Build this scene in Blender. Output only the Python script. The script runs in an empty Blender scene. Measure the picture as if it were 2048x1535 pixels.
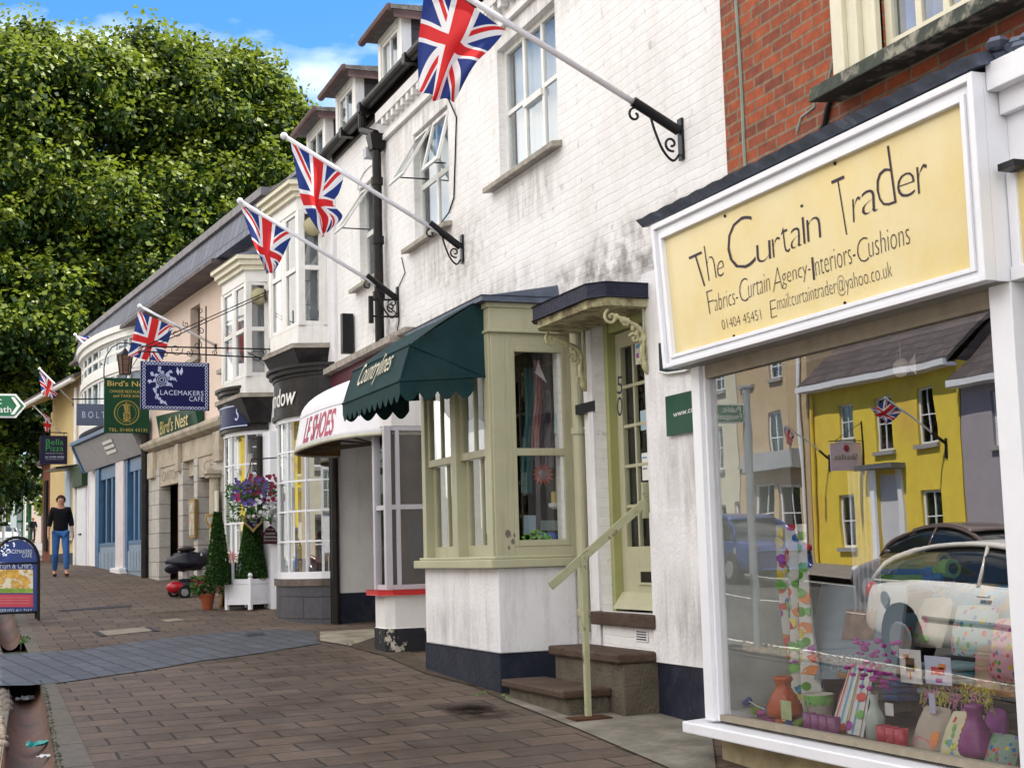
import bpy, math, random
import numpy as np
from mathutils import Vector
random.seed(7)
rnd=random.random
def ru(a,b): return a+(b-a)*random.random()
scn=bpy.context.scene
COL=scn.collection
F_PX=2900.0; AZ=math.radians(21.65); PIT=math.radians(6.63); ROL=math.radians(1.615); EYE=(0.0,0.0,1.6)
def _basis():
    f=(math.sin(AZ)*math.cos(PIT),math.cos(AZ)*math.cos(PIT),math.sin(PIT))
    R0=(math.cos(AZ),-math.sin(AZ),0.0)
    U0=(R0[1]*f[2]-R0[2]*f[1],R0[2]*f[0]-R0[0]*f[2],R0[0]*f[1]-R0[1]*f[0])
    c,s=math.cos(ROL),math.sin(ROL)
    R=tuple(c*R0[i]-s*U0[i] for i in range(3)); U=tuple(s*R0[i]+c*U0[i] for i in range(3))
    return f,R,U
CF,CR,CU=_basis()
def ray(px,py):
    return tuple(CF[i]*F_PX+CR[i]*(px-1024.0)+CU[i]*(767.5-py) for i in range(3))
def hit(px,py,p0,n):
    d=ray(px,py); k=sum(n[i]*(p0[i]-EYE[i]) for i in range(3))/sum(n[i]*d[i] for i in range(3))
    return tuple(EYE[i]+d[i]*k for i in range(3))
def proj(p):
    v=[p[i]-EYE[i] for i in range(3)]
    z=sum(v[i]*CF[i] for i in range(3)); x=sum(v[i]*CR[i] for i in range(3)); y=sum(v[i]*CU[i] for i in range(3))
    return (1024+F_PX*x/z, 767.5-F_PX*y/z, z)
SY,SX=0.038,0.015
def gz(x,y):
    pts=[(-60,-2.28),(18,0.684),(28.5,1.25),(34,1.5),(110,3.3)]
    y=max(-60,min(110,y))
    for (a,b),(c,d) in zip(pts,pts[1:]):
        if y<=c: z=b+(d-b)*(y-a)/(c-a); break
    return z+SX*max(0,min(x,5))-0.035*max(0,min(-x,10))
def onG(px,py): return hit(px,py,(0,0,0),(-SX,-SY,1))
def onX(px,py,x): return hit(px,py,(x,0,0),(1,0,0))
def onY(px,py,y): return hit(px,py,(0,y,0),(0,1,0))
class Fr:
    def __init__(s,ox,oy,ang):
        a=math.radians(ang); s.O=(ox,oy); s.d=(-math.sin(a),math.cos(a)); s.n=(-math.cos(a),-math.sin(a))
    def P(s,u,w,z): return (s.O[0]+s.d[0]*u+s.n[0]*w, s.O[1]+s.d[1]*u+s.n[1]*w, z)
    def at(s,px,py,w=0.0):
        q=hit(px,py,s.P(0,w,0),(s.n[0],s.n[1],0)); return ((q[0]-s.O[0])*s.d[0]+(q[1]-s.O[1])*s.d[1], q[2])
    def atu(s,px,py,u):   # plane across the facade at distance u -> (w,z)
        q=hit(px,py,s.P(u,0,0),(s.d[0],s.d[1],0)); return ((q[0]-s.O[0])*s.n[0]+(q[1]-s.O[1])*s.n[1], q[2])
XW=4.8
A=Fr(XW,0,0)
B=Fr(XW,17.7,5)
XG=4.25   # plane of the big shop pane
def onR(px,py,X): q=onX(px,py,2*XG-X); return (X,q[1],q[2])
YB=[-1500,-60,18,28.5,34,110,1500]
# ---------------- camera, world, sun, exposure ----------------
from mathutils import Matrix
cd=bpy.data.cameras.new('camera'); cam=bpy.data.objects.new('camera',cd); COL.objects.link(cam)
cd.sensor_width=36.0; cd.lens=F_PX*36.0/2048.0; cd.clip_start=0.05; cd.clip_end=3000
cam.matrix_world=Matrix(((CR[0],CU[0],-CF[0],EYE[0]),(CR[1],CU[1],-CF[1],EYE[1]),(CR[2],CU[2],-CF[2],EYE[2]),(0,0,0,1)))
scn.camera=cam
SUN_EL=math.radians(57); SUN_AZ=math.radians(104)
wd=bpy.data.worlds.new('World'); scn.world=wd; wd.use_nodes=True
nt=wd.node_tree; nt.nodes.clear()
wo=nt.nodes.new('ShaderNodeOutputWorld'); bg=nt.nodes.new('ShaderNodeBackground')
sky=nt.nodes.new('ShaderNodeTexSky'); sky.sky_type='NISHITA'; sky.sun_disc=False
sky.sun_elevation=SUN_EL; sky.sun_rotation=SUN_AZ; sky.ozone_density=2.5; sky.air_density=1.0; sky.dust_density=0.5
tc=nt.nodes.new('ShaderNodeTexCoord'); mp=nt.nodes.new('ShaderNodeMapping'); mp.inputs['Scale'].default_value=(2.2,2.2,5.0); mp.inputs['Location'].default_value=(0.35,1.3,0.6)
nz=nt.nodes.new('ShaderNodeTexNoise'); nz.inputs['Scale'].default_value=1.6; nz.inputs['Detail'].default_value=7; nz.inputs['Roughness'].default_value=0.5
cr=nt.nodes.new('ShaderNodeValToRGB'); cr.color_ramp.elements[0].position=0.50; cr.color_ramp.elements[1].position=0.72
mx=nt.nodes.new('ShaderNodeMix'); mx.data_type='RGBA'
hs=nt.nodes.new('ShaderNodeHueSaturation'); hs.inputs['Saturation'].default_value=1.35; hs.inputs['Value'].default_value=0.75
nt.links.new(tc.outputs['Generated'],mp.inputs[0]); nt.links.new(mp.outputs[0],nz.inputs['Vector'])
# unseen extra cloud added to whiten the facade light, western sky (x<0)
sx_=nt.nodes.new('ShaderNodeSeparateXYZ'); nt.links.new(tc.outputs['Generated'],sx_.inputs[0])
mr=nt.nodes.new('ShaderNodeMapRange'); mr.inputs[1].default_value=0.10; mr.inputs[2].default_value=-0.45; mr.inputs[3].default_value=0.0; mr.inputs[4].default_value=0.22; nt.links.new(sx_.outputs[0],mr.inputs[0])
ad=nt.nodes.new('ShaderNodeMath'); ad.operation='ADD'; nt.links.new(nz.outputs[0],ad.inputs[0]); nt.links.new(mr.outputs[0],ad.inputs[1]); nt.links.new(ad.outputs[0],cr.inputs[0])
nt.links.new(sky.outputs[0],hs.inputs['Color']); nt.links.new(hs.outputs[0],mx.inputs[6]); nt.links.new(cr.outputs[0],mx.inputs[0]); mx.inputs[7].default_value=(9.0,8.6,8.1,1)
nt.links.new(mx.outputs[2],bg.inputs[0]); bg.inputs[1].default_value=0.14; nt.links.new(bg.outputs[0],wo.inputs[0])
sd=bpy.data.lights.new('sun','SUN'); sun=bpy.data.objects.new('sun',sd); COL.objects.link(sun)
sd.energy=4.0; sd.angle=math.radians(0.5); sd.color=(1.0,0.93,0.80)
sdir=Vector((math.sin(SUN_AZ)*math.cos(SUN_EL),math.cos(SUN_AZ)*math.cos(SUN_EL),math.sin(SUN_EL)))
sun.rotation_euler=sdir.to_track_quat('Z','Y').to_euler(); sun.location=(20,0,30)
vs=scn.view_settings; vs.view_transform='Standard'; vs.look='None'; vs.gamma=1.0; vs.exposure=1.25
scn.cycles.max_bounces=8; scn.cycles.diffuse_bounces=2; scn.cycles.glossy_bounces=4; scn.cycles.transparent_max_bounces=16

# ---------------- materials ----------------
MATS={}
def mat(name,col,rough=0.7,var=0.12,scale=6.0,bump=0.0,bscale=None,metal=0.0,dirt=0.0,dirtcol=(0.12,0.10,0.08),dscale=1.3,emit=None,estr=0.0,spec=None,trans=0.0,streak=False,dpos=(0.5,0.75)):
    if name in MATS: return MATS[name]
    m=bpy.data.materials.new(name); m.use_nodes=True; n=m.node_tree; b=n.nodes['Principled BSDF']
    b.inputs['Roughness'].default_value=rough; b.inputs['Metallic'].default_value=metal
    if spec is None and max(col[:3])<.13 and metal==0: spec=0.22
    if spec is not None: b.inputs['Specular IOR Level'].default_value=spec
    L=n.links.new
    g=n.nodes.new('ShaderNodeNewGeometry')
    out=None
    if var>0:
        t=n.nodes.new('ShaderNodeTexNoise'); t.inputs['Scale'].default_value=scale; t.inputs['Detail'].default_value=5; t.inputs['Roughness'].default_value=0.6
        L(g.outputs['Position'],t.inputs['Vector'])
        r=n.nodes.new('ShaderNodeMapRange'); r.inputs[1].default_value=0.3; r.inputs[2].default_value=0.7; r.inputs[3].default_value=1-var; r.inputs[4].default_value=1+var*0.6
        L(t.outputs[0],r.inputs[0])
        v=n.nodes.new('ShaderNodeVectorMath'); v.operation='SCALE'; v.inputs[0].default_value=col[:3]; L(r.outputs[0],v.inputs['Scale'])
        out=v.outputs[0]
    if dirt>0:
        t2=n.nodes.new('ShaderNodeTexNoise'); t2.inputs['Scale'].default_value=dscale; t2.inputs['Detail'].default_value=8; t2.inputs['Roughness'].default_value=0.7
        if streak:
            mp=n.nodes.new('ShaderNodeMapping'); mp.inputs['Scale'].default_value=(4,4,0.6); L(g.outputs['Position'],mp.inputs[0]); L(mp.outputs[0],t2.inputs['Vector'])
        else: L(g.outputs['Position'],t2.inputs['Vector'])
        c=n.nodes.new('ShaderNodeMapRange'); c.inputs[1].default_value=dpos[0]; c.inputs[2].default_value=dpos[1]; c.inputs[3].default_value=0; c.inputs[4].default_value=dirt; L(t2.outputs[0],c.inputs[0])
        mxx=n.nodes.new('ShaderNodeMix'); mxx.data_type='RGBA'; L(c.outputs[0],mxx.inputs[0])
        if out: L(out,mxx.inputs[6])
        else: mxx.inputs[6].default_value=(*col[:3],1)
        mxx.inputs[7].default_value=(*dirtcol,1); out=mxx.outputs[2]
    if out: L(out,b.inputs['Base Color'])
    else: b.inputs['Base Color'].default_value=(*col[:3],1)
    if bump>0:
        t3=n.nodes.new('ShaderNodeTexNoise'); t3.inputs['Scale'].default_value=bscale or scale*4; t3.inputs['Detail'].default_value=6
        L(g.outputs['Position'],t3.inputs['Vector'])
        bp=n.nodes.new('ShaderNodeBump'); bp.inputs['Strength'].default_value=min(1,bump); bp.inputs['Distance'].default_value=0.02; L(t3.outputs[0],bp.inputs['Height']); L(bp.outputs[0],b.inputs['Normal'])
    if emit: b.inputs['Emission Color'].default_value=(*emit,1); b.inputs['Emission Strength'].default_value=estr
    if trans>0:
        tr=n.nodes.new('ShaderNodeBsdfTranslucent'); ms=n.nodes.new('ShaderNodeMixShader'); ms.inputs[0].default_value=trans
        if out: L(out,tr.inputs[0])
        else: tr.inputs[0].default_value=(*col[:3],1)
        o=n.nodes['Material Output']; L(b.outputs[0],ms.inputs[1]); L(tr.outputs[0],ms.inputs[2]); L(ms.outputs[0],o.inputs[0])
    MATS[name]=m; return m
def glassmat(name,refl,tint=(0.9,0.95,0.95),rough=0.0,wob=0.0):
    if name in MATS: return MATS[name]
    m=bpy.data.materials.new(name); m.use_nodes=True; n=m.node_tree; n.nodes.clear(); L=n.links.new
    o=n.nodes.new('ShaderNodeOutputMaterial'); g=n.nodes.new('ShaderNodeBsdfGlossy'); t=n.nodes.new('ShaderNodeBsdfTransparent'); x=n.nodes.new('ShaderNodeMixShader')
    g.inputs['Roughness'].default_value=rough; t.inputs[0].default_value=(*tint,1); x.inputs[0].default_value=refl
    L(t.outputs[0],x.inputs[1]); L(g.outputs[0],x.inputs[2]); L(x.outputs[0],o.inputs[0])
    if wob>0:
        gg=n.nodes.new('ShaderNodeNewGeometry'); tn=n.nodes.new('ShaderNodeTexNoise'); tn.inputs['Scale'].default_value=2.5; tn.inputs['Detail'].default_value=1
        bp=n.nodes.new('ShaderNodeBump'); bp.inputs['Strength'].default_value=wob; bp.inputs['Distance'].default_value=0.05
        L(gg.outputs['Position'],tn.inputs['Vector']); L(tn.outputs[0],bp.inputs['Height']); L(bp.outputs[0],g.inputs['Normal'])
    MATS[name]=m; return m
def brickmat(name,c1,c2,mortar,bw,bh,ms,axis,ang=0.0,rough=0.85,bump=0.5,noise=0.35,dirt=0.0,dirtcol=(0.05,0.04,0.035),sq=1,offs=0.5,bias=0.0,wob=0.012,flipw=False,c3=None,dscale=0.9,dpos=(0.48,0.72),smooth=0.1,grime=0.0):
    """brick pattern laid on the surface: axis 'yz' facade along y, 'xy' ground, 'xz' cross wall"""
    m=bpy.data.materials.new(name); m.use_nodes=True; n=m.node_tree; b=n.nodes['Principled BSDF']; L=n.links.new
    b.inputs['Roughness'].default_value=rough
    g=n.nodes.new('ShaderNodeNewGeometry'); s=n.nodes.new('ShaderNodeSeparateXYZ'); L(g.outputs['Position'],s.inputs[0])
    c=n.nodes.new('ShaderNodeCombineXYZ'); A_={'y':1,'x':0,'z':2}
    L(s.outputs[A_[axis[0]]],c.inputs[0]); L(s.outputs[A_[axis[1]]],c.inputs[1])
    mp=n.nodes.new('ShaderNodeMapping'); mp.inputs['Rotation'].default_value=(0,0,ang); L(c.outputs[0],mp.inputs[0])
    wn=n.nodes.new('ShaderNodeTexNoise'); wn.inputs['Scale'].default_value=3.0; wn.inputs['Detail'].default_value=3; L(g.outputs['Position'],wn.inputs['Vector'])
    wv=n.nodes.new('ShaderNodeVectorMath'); wv.operation='MULTIPLY_ADD'; L(wn.outputs['Color'],wv.inputs[0]); wv.inputs[1].default_value=(wob*2,wob*2,0); L(mp.outputs[0],wv.inputs[2])
    t=n.nodes.new('ShaderNodeTexBrick'); L(wv.outputs[0],t.inputs['Vector'])
    t.inputs['Color1'].default_value=(*c1,1); t.inputs['Color2'].default_value=(*c2,1); t.inputs['Mortar'].default_value=(*mortar,1)
    t.inputs['Scale'].default_value=1.0; t.inputs['Brick Width'].default_value=bw; t.inputs['Row Height'].default_value=bh; t.inputs['Mortar Size'].default_value=ms; t.inputs['Mortar Smooth'].default_value=smooth; t.inputs['Bias'].default_value=bias
    t.offset=offs
    nn=n.nodes.new('ShaderNodeTexNoise'); nn.inputs['Scale'].default_value=14; nn.inputs['Detail'].default_value=6; nn.inputs['Roughness'].default_value=0.7; L(g.outputs['Position'],nn.inputs['Vector'])
    r=n.nodes.new('ShaderNodeMapRange'); r.inputs[1].default_value=0.3; r.inputs[2].default_value=0.7; r.inputs[3].default_value=1-noise; r.inputs[4].default_value=1+noise*0.6; L(nn.outputs[0],r.inputs[0])
    v=n.nodes.new('ShaderNodeVectorMath'); v.operation='SCALE'; L(t.outputs['Color'],v.inputs[0]); L(r.outputs[0],v.inputs['Scale']); out=v.outputs[0]
    if dirt>0:
        t2=n.nodes.new('ShaderNodeTexNoise'); t2.inputs['Scale'].default_value=dscale; t2.inputs['Detail'].default_value=8; t2.inputs['Roughness'].default_value=0.65; L(g.outputs['Position'],t2.inputs['Vector'])
        cc=n.nodes.new('ShaderNodeMapRange'); cc.inputs[1].default_value=dpos[0]; cc.inputs[2].default_value=dpos[1]; cc.inputs[3].default_value=0; cc.inputs[4].default_value=dirt; L(t2.outputs[0],cc.inputs[0])
        mm=n.nodes.new('ShaderNodeMix'); mm.data_type='RGBA'; L(cc.outputs[0],mm.inputs[0]); L(out,mm.inputs[6]); mm.inputs[7].default_value=(*dirtcol,1); out=mm.outputs[2]
    if grime>0:
        t4=n.nodes.new('ShaderNodeTexNoise'); t4.inputs['Scale'].default_value=1.0; t4.inputs['Detail'].default_value=9; t4.inputs['Roughness'].default_value=0.68
        m4=n.nodes.new('ShaderNodeMapping'); m4.inputs['Scale'].default_value=(1,1.2,.55); L(g.outputs['Position'],m4.inputs[0]); L(m4.outputs[0],t4.inputs['Vector'])
        c4=n.nodes.new('ShaderNodeMapRange'); c4.inputs[1].default_value=0.46; c4.inputs[2].default_value=0.75; c4.inputs[3].default_value=0; c4.inputs[4].default_value=grime; L(t4.outputs[0],c4.inputs[0])
        mm4=n.nodes.new('ShaderNodeMix'); mm4.data_type='RGBA'; L(c4.outputs[0],mm4.inputs[0]); L(out,mm4.inputs[6]); mm4.inputs[7].default_value=(.40,.34,.28,1); out=mm4.outputs[2]
    L(out,b.inputs['Base Color'])
    if bump>0:
        hh=n.nodes.new('ShaderNodeMath'); hh.operation='MULTIPLY_ADD'; L(t.outputs['Fac'],hh.inputs[0]); hh.inputs[1].default_value=-1.0; 
        h2=n.nodes.new('ShaderNodeMath'); h2.operation='MULTIPLY'; L(nn.outputs[0],h2.inputs[0]); h2.inputs[1].default_value=0.6; L(h2.outputs[0],hh.inputs[2])
        bp=n.nodes.new('ShaderNodeBump'); bp.inputs['Strength'].default_value=bump; bp.inputs['Distance'].default_value=0.012; L(hh.outputs[0],bp.inputs['Height']); L(bp.outputs[0],b.inputs['Normal'])
    MATS[name]=m; return m

# ---------------- mesh helpers ----------------
WL={}
def link(o,parent,loc):
    COL.objects.link(o)
    if parent is not None:
        o.parent=parent; p=WL[parent.name]; o.location=(loc[0]-p[0],loc[1]-p[1],loc[2]-p[2])
    else: o.location=loc
    WL[o.name]=tuple(loc)
    return o
def tag(o,label=None,cat=None,group=None,kind=None):
    if label: o['label']=label
    if cat: o['category']=cat
    if group: o['group']=group
    if kind: o['kind']=kind
    return o
def thing(name,label,cat,loc,group=None):
    o=bpy.data.objects.new(name,None); o.empty_display_size=0.1; link(o,None,loc); return tag(o,label,cat,group)
class M:
    def __init__(s): s.v=[]; s.f=[]; s.mi=[]; s.uv=None
    def add(s,vs,fs,mi=0):
        k=len(s.v); s.v+= [tuple(p) for p in vs]; s.f+= [tuple(i+k for i in f) for f in fs]; s.mi+=[mi]*len(fs); return s
    def quad(s,a,b,c,d,mi=0): return s.add([a,b,c,d],[(0,1,2,3)],mi)
    def hexa(s,p,mi=0): # p: 8 pts bottom4, top4
        return s.add(p,[(0,3,2,1),(4,5,6,7),(0,1,5,4),(1,2,6,5),(2,3,7,6),(3,0,4,7)],mi)
    def box(s,fr,u0,u1,w0,w1,z0,z1,mi=0):
        P=fr.P
        return s.hexa([P(u0,w0,z0),P(u1,w0,z0),P(u1,w1,z0),P(u0,w1,z0),P(u0,w0,z1),P(u1,w0,z1),P(u1,w1,z1),P(u0,w1,z1)],mi)
    def prism_uz(s,fr,poly,w0,w1,mi=0):
        n=len(poly); vs=[fr.P(u,w0,z) for u,z in poly]+[fr.P(u,w1,z) for u,z in poly]
        return s.add(vs,[tuple(range(n)),tuple(range(2*n-1,n-1,-1))]+[(i,i+n,(i+1)%n+n,(i+1)%n) for i in range(n)],mi)
    def prism_uw(s,fr,poly,z0,z1,mi=0):
        n=len(poly); vs=[fr.P(u,w,z0) for u,w in poly]+[fr.P(u,w,z1) for u,w in poly]
        return s.add(vs,[tuple(range(n)),tuple(range(2*n-1,n-1,-1))]+[(i,(i+1)%n,(i+1)%n+n,i+n) for i in range(n)],mi)
    def prism_wz(s,fr,poly,u0,u1,mi=0):
        n=len(poly); vs=[fr.P(u0,w,z) for w,z in poly]+[fr.P(u1,w,z) for w,z in poly]
        return s.add(vs,[tuple(range(n)),tuple(range(2*n-1,n-1,-1))]+[(i,(i+1)%n,(i+1)%n+n,i+n) for i in range(n)],mi)
    def tube(s,pts,r,n=8,mi=0,cap=True):
        pts=[Vector(p) for p in pts]; k0=len(s.v); N=len(pts)
        rs=r if isinstance(r,(list,tuple)) else [r]*N
        up=None; rings=[]
        for i,p in enumerate(pts):
            t=(pts[min(i+1,N-1)]-pts[max(i-1,0)]);
            if t.length<1e-9: t=Vector((0,0,1))
            t.normalize()
            if up is None: up=Vector((0,0,1)) if abs(t.z)<0.9 else Vector((1,0,0))
            x=t.cross(up); x.normalize(); y=x.cross(t); y.normalize(); up=y
            for j in range(n):
                a=2*math.pi*j/n; s.v.append(tuple(p+x*(math.cos(a)*rs[i])+y*(math.sin(a)*rs[i])))
        for i in range(N-1):
            for j in range(n):
                s.f.append((k0+i*n+j,k0+i*n+(j+1)%n,k0+(i+1)*n+(j+1)%n,k0+(i+1)*n+j)); s.mi.append(mi)
        if cap:
            s.f.append(tuple(k0+j for j in range(n-1,-1,-1))); s.mi.append(mi)
            s.f.append(tuple(k0+(N-1)*n+j for j in range(n))); s.mi.append(mi)
        return s
    def lathe(s,c,prof,n=16,mi=0):
        k0=len(s.v)
        for r,z in prof:
            for j in range(n):
                a=2*math.pi*j/n; s.v.append((c[0]+r*math.cos(a),c[1]+r*math.sin(a),c[2]+z))
        for i in range(len(prof)-1):
            for j in range(n):
                s.f.append((k0+i*n+j,k0+i*n+(j+1)%n,k0+(i+1)*n+(j+1)%n,k0+(i+1)*n+j)); s.mi.append(mi)
        s.f.append(tuple(k0+j for j in range(n-1,-1,-1))); s.mi.append(mi)
        k=k0+(len(prof)-1)*n; s.f.append(tuple(k+j for j in range(n))); s.mi.append(mi)
        return s
    def ball(s,c,r,n=10,sq=(1,1,1),mi=0):
        k0=len(s.v); m_=max(4,n//2)
        for i in range(m_+1):
            ph=math.pi*i/m_
            for j in range(n):
                a=2*math.pi*j/n; s.v.append((c[0]+r*sq[0]*math.sin(ph)*math.cos(a),c[1]+r*sq[1]*math.sin(ph)*math.sin(a),c[2]+r*sq[2]*math.cos(ph)))
        for i in range(m_):
            for j in range(n):
                s.f.append((k0+i*n+j,k0+(i+1)*n+j,k0+(i+1)*n+(j+1)%n,k0+i*n+(j+1)%n)); s.mi.append(mi)
        return s
    def sweep(s,path,prof,mi=0,closed_prof=True):
        """path: list of (P(x,y), outward normal(x,y)); prof: list of (out,z)"""
        n=len(prof); k0=len(s.v)
        for (p,nn) in path:
            for o,z in prof: s.v.append((p[0]+nn[0]*o,p[1]+nn[1]*o,z))
        for i in range(len(path)-1):
            for j in range(n if closed_prof else n-1):
                s.f.append((k0+i*n+j,k0+i*n+(j+1)%n,k0+(i+1)*n+(j+1)%n,k0+(i+1)*n+j)); s.mi.append(mi)
        if closed_prof:
            s.f.append(tuple(k0+j for j in range(n))); s.mi.append(mi); s.f.append(tuple(k0+(len(path)-1)*n+j for j in range(n-1,-1,-1))); s.mi.append(mi)
        return s
    def build(s,name,mats,parent=None,bev=0.0,smooth=False,loc=None,label=None):
        if not s.v: s.v=[(0,0,0)]
        a=np.array(s.v,dtype=float)
        if loc is None:
            if parent is not None: loc=((a[:,0].min()+a[:,0].max())/2,(a[:,1].min()+a[:,1].max())/2,(a[:,2].min()+a[:,2].max())/2)
            else: loc=((a[:,0].min()+a[:,0].max())/2,(a[:,1].min()+a[:,1].max())/2,a[:,2].min())
        me=bpy.data.meshes.new(name); me.from_pydata([(x-loc[0],y-loc[1],z-loc[2]) for x,y,z in s.v],[],s.f)
        ml=mats if isinstance(mats,(list,tuple)) else [mats]
        for q in ml: me.materials.append(q)
        if len(ml)>1: me.polygons.foreach_set('material_index',s.mi)
        if smooth: me.polygons.foreach_set('use_smooth',[True]*len(me.polygons))
        if s.uv is not None:
            ul=me.uv_layers.new(name='UVMap'); vi=np.zeros(len(me.loops),dtype=int); me.loops.foreach_get('vertex_index',vi)
            ul.data.foreach_set('uv',np.array(s.uv)[vi].ravel())
        me.validate(); 
        o=bpy.data.objects.new(name,me); link(o,parent,loc)
        if bev>0:
            b=o.modifiers.new('bevel','BEVEL'); b.width=bev; b.segments=2; b.limit_method='ANGLE'; b.angle_limit=0.6
        if label: o['label']=label
        return o
def textM(body,BL,BR,TL,spacing=1.0,thin=0.0,shear=0.0,extr=0.0,wave=0,res=3):
    """flat lettering: the text's bounding box is laid on the parallelogram BL,BR,TL (world points)"""
    cu=bpy.data.curves.new('t','FONT'); cu.body=body; cu.space_character=spacing; cu.offset=thin; cu.shear=shear; cu.resolution_u=res; cu.space_line=0.95
    cu.align_x='CENTER' if '\n' in body else 'LEFT'
    ob=bpy.data.objects.new('t',cu); COL.objects.link(ob)
    dg=bpy.context.evaluated_depsgraph_get(); me=bpy.data.meshes.new_from_object(ob.evaluated_get(dg))
    vs=np.array([v.co[:] for v in me.vertices]); fs=[tuple(p.vertices) for p in me.polygons]
    bpy.data.objects.remove(ob); bpy.data.curves.remove(cu); bpy.data.meshes.remove(me)
    x0,x1=vs[:,0].min(),vs[:,0].max(); y0,y1=vs[:,1].min(),vs[:,1].max()
    BL,BR,TL=Vector(BL),Vector(BR),Vector(TL); X=BR-BL; Y=TL-BL
    out=[BL+X*((x-x0)/(x1-x0))+Y*((y-y0)/(y1-y0)) for x,y,z in vs]
    m=M(); m.add(out,fs); return m
def merge(*ms):
    r=M()
    for m in ms:
        k=len(r.v); r.v+=m.v; r.f+=[tuple(i+k for i in f) for f in m.f]; r.mi+=m.mi
    return r
def wall_holes(m,fr,w,u0,u1,z0,z1,holes,depth=0.12,mi=0,ztop=None):
    us=sorted(set([u0,u1]+[h[0] for h in holes]+[h[1] for h in holes])); us=[u for u in us if u0-1e-6<=u<=u1+1e-6]
    zs=sorted(set([z0,z1]+[h[2] for h in holes]+[h[3] for h in holes])); zs=[z for z in zs if z0-1e-6<=z<=z1+1e-6]
    for i in range(len(us)-1):
        for j in range(len(zs)-1):
            cu,cz=(us[i]+us[i+1])/2,(zs[j]+zs[j+1])/2
            if any(h[0]<cu<h[1] and h[2]<cz<h[3] for h in holes): continue
            m.quad(fr.P(us[i],w,zs[j]),fr.P(us[i+1],w,zs[j]),fr.P(us[i+1],w,zs[j+1]),fr.P(us[i],w,zs[j+1]),mi)
    for h in holes:
        a,b,c,d=h[:4]; P=fr.P; e=w-depth
        m.quad(P(a,w,c),P(a,e,c),P(a,e,d),P(a,w,d),mi); m.quad(P(b,w,c),P(b,w,d),P(b,e,d),P(b,e,c),mi)
        m.quad(P(a,w,d),P(a,e,d),P(b,e,d),P(b,w,d),mi); m.quad(P(a,w,c),P(b,w,c),P(b,e,c),P(a,e,c),mi)
def room(m,fr,u0,u1,w1,w0,z0,z1,mi=0):
    """inward room open towards the street (w1 street side, w0 back)"""
    P=fr.P
    m.quad(P(u0,w0,z0),P(u1,w0,z0),P(u1,w0,z1),P(u0,w0,z1),mi)
    m.quad(P(u0,w1,z0),P(u0,w0,z0),P(u0,w0,z1),P(u0,w1,z1),mi); m.quad(P(u1,w1,z0),P(u1,w1,z1),P(u1,w0,z1),P(u1,w0,z0),mi)
    m.quad(P(u0,w1,z0),P(u1,w1,z0),P(u1,w0,z0),P(u0,w0,z0),mi); m.quad(P(u0,w1,z1),P(u0,w0,z1),P(u1,w0,z1),P(u1,w1,z1),mi)
def window(par,fr,u0,u1,z0,z1,w,cols,mf,mg,curt=None,ft=0.05,bar=0.03,rows=(),name='window',fw=0.04,back=None,cw=0.06,sill=None):
    """frame mesh with bars; rows: per column list of fractional bar heights or a common tuple"""
    m=M(); m.box(fr,u0,u0+ft,w-fw,w,z0,z1); m.box(fr,u1-ft,u1,w-fw,w,z0,z1); m.box(fr,u0+ft,u1-ft,w-fw,w,z0,z0+ft); m.box(fr,u0+ft,u1-ft,w-fw,w,z1-ft,z1)
    W=(u1-u0-2*ft)
    for c in range(1,cols):
        uc=u0+ft+W*c/cols; m.box(fr,uc-bar/2,uc+bar/2,w-fw*0.9,w-0.004,z0+ft,z1-ft)
    for q in rows:
        zc=z0+(z1-z0)*q; m.box(fr,u0+ft,u1-ft,w-fw*0.8,w-0.007,zc-bar/2,zc+bar/2)
    o=m.build(name,mf,par)
    g=M(); g.quad(fr.P(u0+ft*.5,w-fw*.5,z0),fr.P(u1-ft*.5,w-fw*.5,z0),fr.P(u1-ft*.5,w-fw*.5,z1),fr.P(u0+ft*.5,w-fw*.5,z1)); g.build('pane',mg,o)
    if curt is not None:
        c=M(); n=24; pts=[]
        for i in range(n+1):
            u=u0+(u1-u0)*i/n; ww=w-fw-cw-0.02*math.sin(i*1.9)-0.01*math.sin(i*4.1)
            pts.append((u,ww))
        for i in range(n):
            c.quad(fr.P(*pts[i],z0),fr.P(*pts[i+1],z0),fr.P(*pts[i+1],z1),fr.P(*pts[i],z1))
        c.build('curtain',curt,o)
    if back is not None:
        r=M(); room(r,fr,u0,u1,w-fw,w-fw-1.2,z0,z1); r.build('interior',back,o)
    if sill is not None:
        s_=M(); s_.box(fr,u0-0.1,u1+0.1,w-0.05,sill[0],z0-0.07,z0-0.002); s_.build('sill',sill[1],o,bev=0.006)
    return o

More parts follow.
